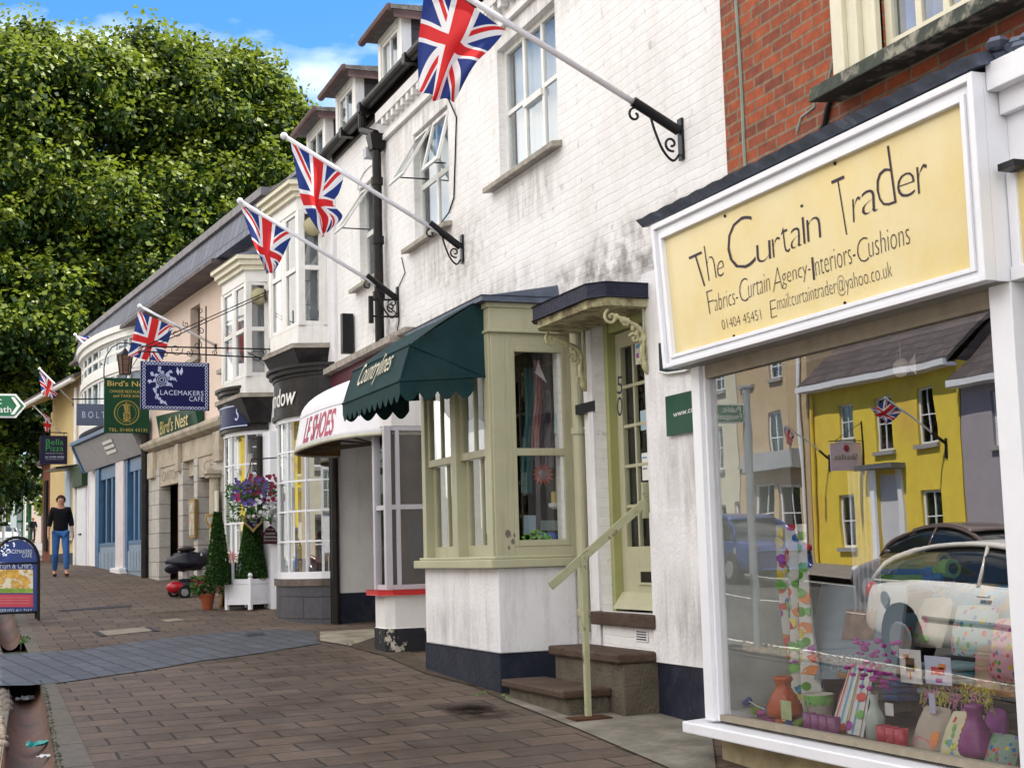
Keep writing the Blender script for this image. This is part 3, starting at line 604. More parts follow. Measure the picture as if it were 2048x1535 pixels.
# weathering : thin stain films on the paintwork (their own ragged shape, fading at the edges)
STAIN=stainmat('brown_black_stain',(.09,.07,.055),.60); STAINV=stainmat('vertical_streak_stain',(.20,.17,.13),.42,(4,4,.7)); FLAKE=stainmat('flaked_patch',(.30,.25,.19),.42,(4,4,4))
def stain(u0,u1,z0,z1,mt=None,w=.006,fr=None):
    m=M(); fr=fr or A; m.quad(fr.P(u1,w,z0),fr.P(u0,w,z0),fr.P(u0,w,z1),fr.P(u1,w,z1)); m.build('wall_stain',mt or STAIN,wb)
stain(8.3,10.6,3.45,4.15); stain(9.5,11.4,3.5,4.0); stain(10.9,15.5,3.75,4.2,STAINV); stain(15.1,16.9,3.9,4.6); stain(12.9,15.9,5.9,6.6,STAINV); stain(8.4,13,6.0,6.85,STAINV); stain(15.6,16.4,4.0,6.7,STAINV)
stain(10.8,12.3,4.45,5.05,STAINV); stain(13.6,14.95,4.3,4.98,STAINV); stain(16.0,17.2,4.2,4.95,STAINV); stain(12.4,14.3,4.1,5.0,FLAKE)
stain(8.2,9.4,1.7,2.5,STAINV,.036); stain(8.2,9.4,.7,1.5,STAINV,.036); stain(11.0,13,.75,1.2,STAINV,.596)
# ---------------- sage green bay shop ----------------
def sash(par,fr,u0,u1,z0,z1,w,mf,mg,split=0.5,step=0.05,cols=2,ft=0.06):
    m=M(); zs=z0+(z1-z0)*split
    m.box(fr,u0,u0+ft,w-.05,w,zs-.03,z1); m.box(fr,u1-ft,u1,w-.05,w,zs-.03,z1); m.box(fr,u0+ft,u1-ft,w-.05,w,z1-.05,z1); m.box(fr,u0+ft,u1-ft,w-.05,w+.004,zs-.03,zs+.03)
    w2=w-step; m.box(fr,u0,u0+ft,w2-.05,w2,z0,zs-.03); m.box(fr,u1-ft,u1,w2-.05,w2,z0,zs-.03); m.box(fr,u0+ft,u1-ft,w2-.05,w2,z0,z0+.10)
    for c in range(1,cols):
        uc=u0+(u1-u0)*c/cols; m.box(fr,uc-.012,uc+.012,w-.04,w-.004,zs+.03,z1-.05); m.box(fr,uc-.012,uc+.012,w2-.04,w2-.004,z0+.1,zs-.03)
    o=m.build('sash_window',mf,par); g=M(); P=fr.P
    g.quad(P(u0,w-.02,zs),P(u1,w-.02,zs),P(u1,w-.02,z1),P(u0,w-.02,z1)); g.build('pane',mg,o); g=M(); g.quad(P(u0,w2-.02,z0),P(u1,w2-.02,z0),P(u1,w2-.02,zs),P(u0,w2-.02,zs)); g.build('pane',mg,o)
    return o
bu0,bu1,bw=11.03,12.93,0.60; bs=1.55; bt=3.42
P=A.P
m=M(); m.box(A,bu0,bu1,-.1,bw-.01,0.80,bs-.07); m.build('bay_base',WR,wb,bev=.01)
m=M(); m.prism_uw(A,[(bu0-.012,-.1),(bu1+.01,-.1),(bu1+.01,bw),(bu0-.012,bw)],0.0,0.80); m.build('bay_plinth',BK,wb,bev=.01)
m=M(); m.box(A,bu0-.07,bu1+.09,-.15,bw+.07,bs-.07,bs); m.box(A,bu0-.03,bu1+.04,-.15,bw+.03,bs,bs+.025); m.build('bay_sill',GP,wb,bev=.008)
m=M()
m.box(A,bu0,bu0+.17,bw-.12,bw,bs+.02,bt); m.box(A,bu0+.02,bu0+.15,bw,bw+.02,bs+.02,bt)   # corner post
m.box(A,bu1-.10,bu1,bw-.12,bw,bs+.02,bt); m.box(A,11.93,12.07,bw-.12,bw+.01,bs+.02,bt)
m.box(A,bu0+.17,bu1-.10,bw-.10,bw-.012,bt-.12,bt+.0)
# side face towards the door: stiles
m.box(A,bu0-.0,bu0+.05,bw-.17,bw-.12,bs+.02,bt); m.box(A,bu0,bu0+.05,-.15,-.06,bs+.02,bt+.12)
m.box(A,bu0+.002,bu0+.05,-.06,bw-.17,bs+.02,bs+.10); m.box(A,bu0+.002,bu0+.05,-.06,bw-.17,bt-.12,bt)
m.build('bay_post',GP,wb,bev=.004)
m=M(); m.box(A,bu0-.02,bu1+.02,-.15,bw+.02,bt,bt+.20); m.box(A,bu0-.04,bu1+.04,-.15,bw+.04,bt+.19,bt+.23); m.box(A,bu0-.035,bu1+.04,-.15,bw+.035,bt-.015,bt+.01); m.build('bay_fascia',GP,wb,bev=.005)
m=M(); zt=bt+.23; m.prism_uw(A,[(bu0-.09,-.3),(bu1+.35,-.3),(bu1+.12,bw+.10),(bu0-.09,bw+.10)],zt,zt+.05)
m.hexa([P(bu0-.07,0.002,zt+.05),P(bu1+.9,0.002,zt+.05),P(bu1+.1,bw+.06,zt+.05),P(bu0-.07,bw+.06,zt+.05),P(bu0-.05,.004,zt+.17),P(bu1+.8,.004,zt+.10),P(bu1+.78,.03,zt+.09),P(bu0-.05,.03,zt+.16)]); m.build('bay_roof',LEAD,wb,bev=.01)
GLF=glassmat('bay_front_glass',.40); sash(wb,A,bu0+.17,11.93,bs+.02,bt-.12,bw-.03,GP,GLF); sash(wb,A,12.07,bu1-.10,bs+.02,bt-.12,bw-.03,GP,GLF)
# side window frame (faces -y)
m=M(); ua,ub=bu0+.008,bu0+.045
w0,w1=-.06,bw-.17; z0,z1=bs+.10,bt-.12; zm=2.42
for (a,b,c,d) in ((w0,w0+.035,z0,z1),(w1-.035,w1,z0,z1),(w0+.035,w1-.035,z0,z0+.05),(w0+.035,w1-.035,z1-.05,z1),(w0+.035,w1-.035,zm-.03,zm+.03)):
    m.box(A,ua-.012,ub,a,b,c,d)
f=m.build('side_window',GP,wb,bev=.003); g=M(); g.quad(P(bu0+.03,w0,z0),P(bu0+.03,w1,z0),P(bu0+.03,w1,z1),P(bu0+.03,w0,z1)); g.build('pane',GLD,f)
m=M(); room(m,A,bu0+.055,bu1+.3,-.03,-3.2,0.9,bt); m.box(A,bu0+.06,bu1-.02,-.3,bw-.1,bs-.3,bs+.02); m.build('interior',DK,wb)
# peeled paint patches on the corner post
m=M()
for (px,py,r) in ((1017,1067,.028),(1026,1082,.02),(1018,1095,.014),(1029,1070,.014)):
    w,z=A.atu(px,py,bu0-.003); n=7; pts=[P(bu0-.003,w+r*ru(.6,1.1)*math.cos(k*6.283/n),z+1.4*r*ru(.6,1.2)*math.sin(k*6.283/n)) for k in range(n)]; m.add(pts,[tuple(range(n))])
m.build('peeled_paint',mat('bare_wood',(0.20,0.17,0.15),0.9,0.4,20),wb)
# cream downpipe at bay junction
m=M(); 
q=(bu0-.19,-.10); m.tube([P(q[0],q[1]+.02,3.45),P(q[0],q[1]+.02,0.95)],.052,14)
for z in (2.55,1.08): m.tube([P(q[0],q[1]+.02,z),P(q[0],q[1]+.02,z+.05)],.065,14)
m.box(A,q[0]-.2,q[0],-.14,-.10,2.585,2.605)
m.build('bay_downpipe',GP,wb,smooth=False)
m=M(); m.box(A,10.36,10.76,-.08,-.02,2.70,2.78); m.build('pipe_bracket',BM,wb)
# door
dp=-.16; f=M(); du0,du1=DR[0],DR[1]
f.box(A,du0,du0+.06,dp-.05,dp+.07,1.13,3.42); f.box(A,du1-.06,du1,dp-.05,dp+.07,1.13,3.42); f.box(A,du0+.06,du1-.06,dp-.05,dp+.05,3.30,3.42); f.build('door_frame',GPD,wb,bev=.003)
d=M(); a,b=du0+.06,du1-.06
d.box(A,a,a+.09,dp-.045,dp,1.18,3.29); d.box(A,b-.09,b,dp-.045,dp,1.18,3.29); d.box(A,a+.09,b-.09,dp-.045,dp,1.18,1.62); d.box(A,a+.09,b-.09,dp-.045,dp,3.17,3.29)
gw=(b-a-.18)
for c in (1,2): d.box(A,a+.09+gw*c/3-.012,a+.09+gw*c/3+.012,dp-.04,dp-.006,1.62,3.17)
for r in (1,2,3,4): zz=1.62+1.55*r/5; d.box(A,a+.09,b-.09,dp-.04,dp-.009,zz-.013,zz+.013)
d.box(A,a+.22,a+.50,dp-.0,dp+.012,1.33,1.35); d.box(A,a+.22,a+.50,dp,dp+.012,1.43,1.45); d.box(A,a+.22,a+.25,dp,dp+.012,1.35,1.43); d.box(A,a+.47,a+.50,dp,dp+.012,1.35,1.43)
d.hexa([P(a,dp,1.19),P(b,dp,1.19),P(b,dp+.10,1.15),P(a,dp+.10,1.15),P(a,dp,1.28),P(b,dp,1.28),P(b,dp+.02,1.27),P(a,dp+.02,1.27)])
dr=d.build('door',GP,wb,bev=.003)
g=M(); g.quad(P(a+.09,dp-.02,1.62),P(b-.09,dp-.02,1.62),P(b-.09,dp-.02,3.17),P(a+.09,dp-.02,3.17)); g.build('pane',GLD,dr)
m=M(); m.box(A,a+.25,a+.47,dp+.002,dp+.004,1.35,1.43); m.build('letter_slot',DK,dr)
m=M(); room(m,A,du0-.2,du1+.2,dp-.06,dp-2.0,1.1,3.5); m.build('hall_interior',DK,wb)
def text_obj(name,body,fr,w,BLp,BRp,TLp,mt,par,**k):
    f=lambda p:fr.P(*((lambda q:(q[0],w,q[1]))(fr.at(*p,w))))
    t=textM(body,f(BLp),f(BRp),f(TLp),**k); return t.build(name,mt,par)
INK=mat('sign_ink',(0.035,0.03,0.05),0.6,0,1); WHT=mat('letter_white',(0.78,0.78,0.75),0.5,0.05,8)
for ch,y0,y1 in (('5',788,752),('0',832,793)): text_obj('house_number',ch,A,dp+.072,(1234,y0),(1245,y0),(1234,y1),INK,wb)
# notices taped inside the door panes
def card(name,fr,w,px0,py0,px1,py1,mt,label,cat,grp=None,art=None,thk=.004):
    """small flat card facing the street; corners from the photograph taken onto a plane parallel to the facade"""
    u0,za=fr.at(px0,(py0+py1)/2,w); u1,zb=fr.at(px1,(py0+py1)/2,w); zt=fr.at((px0+px1)/2,py0,w)[1]; zb_=fr.at((px0+px1)/2,py1,w)[1]
    m=M(); m.box(fr,min(u0,u1),max(u0,u1),w-thk,w,zb_,zt); o=m.build(name,mt); tag(o,label,cat,grp)
    if art:
        for (a,b,c,d,am) in art:
            uu0=max(u0,u1)-abs(u0-u1)*a; uu1=max(u0,u1)-abs(u0-u1)*b; z0_=zb_+(zt-zb_)*c; z1_=zb_+(zt-zb_)*d
            q=M(); q.box(fr,min(uu0,uu1),max(uu0,uu1),w,w+.002,z0_,z1_); q.build('print',am,o)
    return o
PWH=mat('paper_white',(0.72,0.72,0.72),0.7,0.03,8); PRED=mat('print_red',(0.6,0.05,0.04),0.6,0.1,20); PBL=mat('print_blue',(0.10,0.35,0.60),0.6,0.2,15); PPUR=mat('print_purple',(0.35,0.05,0.35),0.6,0.1,20); PGRY=mat('print_grey',(0.12,0.12,0.13),0.6,0.1,20); PPK=mat('print_pink',(0.70,0.22,0.30),0.6,0.2,15); PGN=mat('print_green',(0.16,0.45,0.08),0.6,0.3,15); PYE=mat('print_yellow',(0.75,0.60,0.08),0.6,0.2,15); POR=mat('print_orange',(0.75,0.25,0.05),0.6,0.2,15)
cw=dp-.012
card('notice',A,cw,1246,660,1256,684,PGRY,'small dark grey notice at the top left of the glazed door','notice',None,[(.1,.9,.15,.3,PWH),(.1,.9,.45,.6,PWH),(.3,.7,.62,.9,PWH)])
card('notice',A,cw,1270,664,1284,728,PWH,'white notice with red and purple prints taped high in the door','notice',None,[(.15,.85,.72,.9,PRED),(.2,.8,.5,.62,PBL),(.2,.5,.2,.35,PPUR)])
card('notice',A,cw,1262,1008,1275,1030,PBL,'blue sticker low in the door beside the handrail','notice',None,[(.2,.8,.3,.7,PWH)])
card('notice',A,cw,1263,1126,1275,1160,PBL,'blue leaflet with a white oval at the bottom left pane of the door','notice',None,[(.25,.75,.35,.8,PWH)])
card('notice',A,cw,1285,1098,1299,1163,PWH,'white leaflet of card symbols in the bottom right pane of the door','notice',None,[(.15,.45,.7,.82,PRED),(.55,.85,.7,.82,PBL),(.15,.45,.5,.6,PBL),(.55,.85,.5,.6,POR),(.2,.8,.15,.3,PGRY)])
card('notice',A,cw,1281,820,1292,860,mat('pale_blue_card',(0.35,0.48,0.55),.7,.1,9),'pale blue torn card in the middle right pane of the door','notice')
card('notice',A,cw,1284,905,1296,960,PWH,'tall white opening list in the right pane above the handrail','notice',None,[(.15,.85,.6,.65,PGRY),(.15,.85,.4,.45,PGRY),(.15,.85,.8,.86,PBL)])
# threshold, printed plate, steps
m=M(); m.box(A,du0-.05,du1+.12,-.12,.05,1.03,1.13); m.build('threshold',BRN,wb,bev=.01)
m=M(); m.box(A,9.55,9.75,0.003,.008,.93,1.01); pl=m.build('air_vent',WR,wb); m=M()
for k in range(4): m.box(A,9.57,9.73,.008,.011,.942+k*.018,.950+k*.018)
m.build('vent_slots',INK,pl)
st=thing('door_steps','two worn brown concrete steps with a cement block side up to the sage door','steps',P(9.9,.3,.42))
m=M(); m.box(A,9.40,10.62,-.01,.29,.2,.80); m.build('upper_block',CONC,st,bev=.015)
m=M(); m.box(A,9.38,10.66,-.01,.33,.80,.87); m.build('upper_tread',BRN,st,bev=.015)
m=M(); m.box(A,9.62,10.78,.29,.62,.2,.56); m.build('lower_block',CONC,st,bev=.015)
m=M(); m.box(A,9.59,10.82,.29,.67,.56,.62); m.build('lower_tread',BRN,st,bev=.015)
hr=thing('handrail','peeling sage painted angled metal handrail on a single post by the steps','handrail',P(9.45,.54,.42))
RP=mat('peeling_sage_paint',(0.36,0.36,0.22),0.55,0.1,6,bump=0.2,dirt=0.75,dirtcol=(0.08,0.05,0.03),dscale=9,dpos=(0.56,0.62))
def obar(fr,u,p,q,hw,th):
    m=M(); a=Vector((p[0],p[1])); b=Vector((q[0],q[1])); t=(b-a).normalized(); n=Vector((-t.y,t.x))*hw
    c=[a-n,b-n,b+n,a+n]; m.prism_wz(fr,[(v.x,v.y) for v in c],u-th,u+th); return m
m=obar(A,9.45,(.80,1.36),(.02,1.95),.027,.010); m.build('rail',RP,hr,bev=.003)
m=M(); m.box(A,9.43,9.47,.525,.565,.45,1.56); m.build('post',RP,hr,bev=.003)
m=M(); m.box(A,9.36,9.54,.40,.68,.43,.445); m.build('base_plate',mat('rusty_plate',(0.09,0.04,0.02),.8,.4,12),hr)
m=M(); m.box(A,9.435,9.465,-.01,.06,1.82,2.08); m.build('wall_strap',RP,hr,bev=.003)
# door canopy with scrolled brackets
cn=thing('door_canopy','flat black edged canopy with ornate cream scroll brackets over the door','canopy',P(9.8,0,3.4))
m=M(); m.prism_uw(A,[(9.30,-.0),(10.66,-.0),(10.60,.38),(10.45,.46),(9.42,.46),(9.30,.36)],3.41,3.52); m.build('slab',mat('black_lead_edge',(0.022,0.024,0.045),.6,.3,8,bump=.5,bscale=30,dirt=.5,dirtcol=(.35,.35,.38),dscale=9,dpos=(.66,.7)),cn,bev=.012)
m=M(); m.prism_uw(A,[(9.32,-.0),(10.63,-.0),(10.57,.36),(10.43,.43),(9.44,.43),(9.32,.34)],3.35,3.408); m.build('soffit',mat('flaking_cream',(0.46,0.44,0.25),.8,.3,12,bump=.6,bscale=40,dirt=.8,dirtcol=(.10,.05,.025),dscale=7,dpos=(.45,.6)),cn)
BRK=mat('bracket_cream',(0.50,0.47,0.27),.6,.2,10,bump=.5,bscale=40,dirt=.5,dirtcol=(.12,.07,.04),dscale=9)
def scroll(fr,u,cw,cz,r,turns,a0,sgn=1,n=26,sh=.9):
    return [fr.P(u,cw+r*(1-sh*k/n)*math.cos(a0+sgn*turns*6.283*k/n),cz+r*(1-sh*k/n)*math.sin(a0+sgn*turns*6.283*k/n)) for k in range(n+1)]
for uu in (9.36,10.46):
    m=M(); 
    arc=[P(uu,.50*math.sin(t)**1.0*1.0+.02,3.33-.62*math.cos(t*.0+0)*(1-math.sin(t))**.0*(1-math.sin(t)*.0)*0) for t in (0,)]
    arc=[]
    for k in range(15):
        t=k/14; w=.02+.25*t**2.0; z=2.86+.42*(1-(1-t)**1.8); arc.append(P(uu,w+.03*math.sin(t*9),z))
    m.tube(arc,[.014+.013*math.sin(k*1.3)**2 for k in range(15)],7)
    m.tube(scroll(A,uu,.30,3.27,.058,1.3,1.2,-1),.011,6); m.tube(scroll(A,uu,.19,3.24,.035,1.2,2.2,1),.010,6); m.tube(scroll(A,uu,.12,3.12,.042,1.2,.3,1),.011,6); m.tube(scroll(A,uu,.07,2.95,.03,1.2,3.4,-1),.010,6)
    for k in range(9):
        t=k/8; m.ball(P(uu,.03+.23*t**2+.012,2.90+.36*(1-(1-t)**1.8)),.019,7,(.8,1,1.3))
    m.tube([P(uu,.02,2.86),P(uu,.02,3.35)],.014,6); m.build('scroll_bracket',BRK,cn,smooth=True)

# ---------------- shoe shop bay with red sill ----------------
sh=[(14.47,-.1),(14.47,.42),(14.55,.50),(14.92,.50),(15.15,-.1)]
m=M(); m.prism_uw(A,sh,.86,1.20); m.build('shoe_bay_base',WR2,wb,bev=.01)
m=M(); m.prism_uw(A,[(u-.01 if u<14.8 else u+.01,w+(.01 if w>0 else 0)) for u,w in sh],.1,.86); m.build('shoe_bay_plinth',mat('flaking_black',(0.02,0.02,0.025),.6,.3,6,bump=.3,dirt=.9,dirtcol=(.45,.42,.35),dscale=3.2,dpos=(.60,.62)),wb)
m=M(); m.prism_uw(A,[(14.40,-.1),(14.40,.46),(14.52,.58),(14.98,.58),(15.25,-.1)],1.20,1.255); m.build('red_sill',RED,wb,bev=.006)
m=M()
def vpost(m,u,w,r,z0,z1): m.box(A,u-r,u+r,w-r,w+r,z0,z1)
for u,w in ((14.50,.47),(14.90,.47),(14.50,.02)): vpost(m,u,w,.035,1.255,2.95)
for z in (1.255,2.08,2.90): 
    m.box(A,14.475,14.51,.05,.44,z,z+.05); m.box(A,14.53,14.87,.45,.49,z,z+.05)
vpost(m,14.49,.36,.02,1.3,2.93)
m.build('shoe_bay_frame',WIN_GREY,wb,bev=.003)
m=M(); room(m,A,14.56,15.1,.40,-1.2,1.26,2.9); m.quad(P(14.9,-1,1.26),P(14.9,.44,1.26),P(14.9,.44,2.9),P(14.9,-1,2.9)); m.build('shoe_bay_interior',DKB,wb)
g=M(); g.quad(P(14.50,.0,1.25),P(14.50,.45,1.25),P(14.50,.45,2.92),P(14.50,.0,2.92)); g.quad(P(14.5,.47,1.25),P(14.9,.47,1.25),P(14.9,.47,2.92),P(14.5,.47,2.92)); g.build('shoe_bay_pane',GLD,wb)
m=M(); m.prism_uw(A,sh,2.95,3.42); m.box(A,14.3,15.0,.005,.06,2.6,3.9); m.build('shoe_bay_head',WR2,wb)
m=M(); m.prism_uw(A,[(14.60,-.05),(14.60,.30),(14.62,.30),(14.62,-.05)],1.27,2.5); m.build('window_backboard',LTI,wb)
# side wall of passage, set back
m=M(); m.quad(P(15.3,-1.3,-.3),P(17.72,-1.3,-.3),P(17.72,-1.3,3.2),P(15.3,-1.3,3.2)); m.quad(P(15.2,-1.3,-.3),P(15.2,-.1,-.3),P(15.2,-.1,3.2),P(15.2,-1.3,3.2)); m.quad(P(14.4,0,3.15),P(14.4,-1.4,3.15),P(18.2,-1.4,3.15),P(18.2,0,3.15)); m.build('passage_wall',WR2,wb)
m=M(); m.box(A,15.3,18.15,.0,.10,3.3,3.95); m.build('shoe_fascia',MAR,wb)
m=M(); m.box(A,15.2,18.2,.0,.20,3.95,4.02); m.box(A,14.9,18.2,.0,.12,4.02,4.07);m.build('shoe_cornice',mat('weathered_wood',(0.34,0.30,0.26),.9,.4,9,bump=.5,dirt=.7,dirtcol=(.06,.05,.04),dscale=5),wb)
def bottle(name,P0,r,h,mt,label,cat,grp=None):
    m=M(); m.lathe(P0,[(r*.9,0),(r,.02*h),(r,.6*h),(r*.45,.75*h),(r*.35,.95*h),(r*.4,h)],12); o=m.build(name,mt,smooth=True); return tag(o,label,cat,grp)
bottle('spray_bottle',P(14.70,.42,1.27),.035,.30,mat('bottle_red',(.55,.02,.03),.3,0,1),'red and purple bottle standing on the red sill inside the shoe shop','bottle')
m=M(); sx=14.52; m.prism_wz(A,[(.06,1.45),(.13,1.43),(.20,1.5),(.24,1.7),(.23,1.95),(.17,2.02),(.10,1.9),(.07,1.65)],14.53,14.545); o=m.build('shoe_sole_sign',mat('sole_grey',(.03,.035,.04),.5,.2,4)); tag(o,'dark shoe sole shaped panel inside the lilac framed shoe window','panel')

# ---------------- awnings ----------------
AWG=mat('green_canvas',(0.007,0.034,0.038),0.75,0.25,5,bump=0.3,bscale=60,dirt=0.4,dirtcol=(0.03,0.05,0.045),dscale=2,trans=0.0)
aw=thing('green_awning','dark green scalloped canvas awning lettered in cream over the sage bay','awning',P(12,.7,3.0))
ua,ub=11.12,12.90
k=[P(ua,.6,3.72),P(ub,.6,3.72)]
T1=[P(ua+.02,1.26,3.30),P(ub-.02,1.26,3.30)]; T2=[P(ua,1.36,3.00),P(ub,1.36,3.00)]
m=M()
def cloth(m,a,b,c,d,n=14,s=.02,mi=0):
    """bilinear sheet a-b bottom, d-c top with slight sag"""
    a,b,c,d=map(Vector,(a,b,c,d)); nn=(b-a).cross(d-a).normalized(); k0=len(m.v)
    for j in range(7):
        for i in range(n+1):
            u=i/n; v=j/6; p=(a*(1-u)+b*u)*(1-v)+(d*(1-u)+c*u)*v; p=p+nn*(s*math.sin(math.pi*v)*(0.6+.4*math.sin(u*9))) ; m.v.append(tuple(p))
    for j in range(6):
        for i in range(n):
            q=k0+j*(n+1)+i; m.f.append((q,q+1,q+n+2,q+n+1)); m.mi.append(mi)
cloth(m,T1[0],T1[1],k[1],k[0],14,-.03); cloth(m,T2[0],T2[1],T1[1],T1[0],14,.006)
# near and far ends, folded fans
for (uu,Tt,Tb) in ((ua,T1[0],T2[0]),(ub,T1[1],T2[1])):
    a=P(uu,.62,3.05); K=P(uu,.6,3.72); cloth(m,a,Tb,Tt,K,10,.02); 
m.build('canopy_cloth',AWG,aw,smooth=True)
m=M(); # scalloped valance
def valance(m,a,b,h,n,amp):
    a=Vector(a);b=Vector(b); N=n*8
    for i in range(N):
        def pt(q): 
            p=a+(b-a)*(q/N); d=h+amp*abs(math.sin(math.pi*q/8)); return p,Vector((p.x,p.y,p.z-d))
        p,q=pt(i); r,s=pt(i+1); m.quad(p,r,s,q)
valance(m,T2[0],T2[1],.10,11,.07); valance(m,T2[0],P(ua,.72,3.04),.10,4,.07); valance(m,T2[1],P(ub,.72,3.04),.10,4,.07)
m.build('valance',AWG,aw)
m=M(); m.tube([T1[0],T1[1]],.012,6); m.tube([T2[0],T2[1]],.012,6); m.tube([P(ua,.62,3.05),T2[0]],.010,6); m.tube([P(ua,.62,3.05),T1[0]],.010,6); m.tube([P(ub,.62,3.05),T2[1]],.010,6); m.tube([k[0],k[1]],.02,6); m.build('awning_frame',AWG,aw)
n_=Vector(T1[0])-Vector(T2[0])
def onawn(s,t): a=Vector(T2[1])+(Vector(T2[0])-Vector(T2[1]))*s; return a+n_*t+Vector((-.012,0,.0))
t=textM('Countrylines',onawn(.22,.18)+Vector((-.006,0,0)),onawn(.78,.26)+Vector((-.006,0,0)),onawn(.25,1.02)+Vector((-.006,0,0)),thin=-.004,shear=.25); t.build('lettering',mat('awning_cream_letter',(.68,.62,.45),.6,.05,9),aw)
# white dome awning of the shoe shop
sa=thing('white_dome_awning','white rounded dome awning lettered SHOES in dull red, under the green awning','awning',P(16.4,.5,2.9))
AWW=mat('white_canvas',(0.74,0.74,0.78),0.6,0.05,4,bump=0.1,trans=0.0); AWU=mat('awning_lining',(0.16,0.075,0.02),0.8,0.3,3)
uc,ru_,rw=16.25,1.72,.80
def dome(s,a,zr=2.88):   # s 0 rim..1 top ; a angle 0..pi
    k_=1.0 if s<.38 else max(0,math.cos((s-.38)/.62*1.42))**.8
    z=zr+ (s/.38*.38 if s<.38 else .38+.36*math.sin((s-.38)/.62*1.5))
    k_=k_*(1-.08*min(1,s/.38))
    c=math.cos(a); d=math.sin(a); e=.7
    return P(uc-ru_*k_**.6*abs(c)**e*(1 if c>0 else -1), .06+rw*k_*abs(d)**e, z)
m=M(); NS,NA=16,36
for i in range(NS+1):
    for j in range(NA+1): m.v.append(dome(i/NS,math.pi*j/NA))
for i in range(NS):
    for j in range(NA): q=i*(NA+1)+j; m.f.append((q,q+1,q+NA+2,q+NA+1)); m.mi.append(0)
o=m.build('dome_cloth',AWW,sa,smooth=True); so=o.modifiers.new('s','SOLIDIFY'); so.thickness=.01
m=M()
for i in range(NS+1):
    for j in range(NA+1):
        q=dome(i/NS,math.pi*j/NA); c_=(XW-.06,uc,2.88); m.v.append(tuple(c_[t]+(q[t]-c_[t])*.975 for t in range(3)))
for i in range(NS):
    for j in range(NA): q=i*(NA+1)+j; m.f.append((q,q+1,q+NA+2,q+NA+1)); m.mi.append(0)
m.build('lining',AWU,sa,smooth=True)
m=M(); m.tube([dome(0,math.pi*j/NA) for j in range(NA+1)],.022,6); m.build('rim',mat('rim_cream',(.45,.44,.33),.6,.2,6),sa,smooth=True)
m=M(); m.tube([Vector(dome(.38,math.pi*j/NA))+Vector((-.004,0,0)) for j in range(NA+1)],.010,5); m.build('piping',mat('piping_grey',(.35,.35,.38),.6,.1,6),sa)
m=M()
for a in (.6,1.0,1.4,1.8,2.2,2.6): m.tube([P(uc,.05,2.90),dome(.03,a)],.012,5)
m.build('stays',mat('stay_brown',(.10,.07,.04),.6,.2,6),sa)
# letters wrapped round the dome band
t=textM('LE SHOES',(0,0,0),(1,0,0),(0,1,0),shear=.25,thin=.02)
vs=[]
import bisect
arc=[0.0]; an=[i*math.pi/200 for i in range(201)]; pp=[dome(.15,a) for a in an]
for i in range(200): arc.append(arc[-1]+math.dist(pp[i],pp[i+1]))
def arc_a(s):
    i=min(199,max(0,bisect.bisect(arc,s)-1)); return an[i]+(an[1])*(s-arc[i])/(arc[i+1]-arc[i])
# find the arc position of px 598 (left) and 672 (right)
def pxof(s): return proj(dome(.15,arc_a(s)))[0]
ss=[arc[-1]*i/400 for i in range(401)]
aR=min((s for s in ss if s<arc[-1]*.62),key=lambda s:abs(pxof(s)-670)); 
aL=aR+1.22
for x,y,z in t.v:
    s=aL+(aR-aL)*x; q=Vector(dome(.05+.30*y,arc_a(s))); nn=(q-Vector(P(uc,.06,q.z))).normalized(); vs.append(tuple(q+nn*.016))
t.v=vs; t.build('lettering',mat('dull_red_letter',(.42,.05,.11),.6,.1,9),sa)

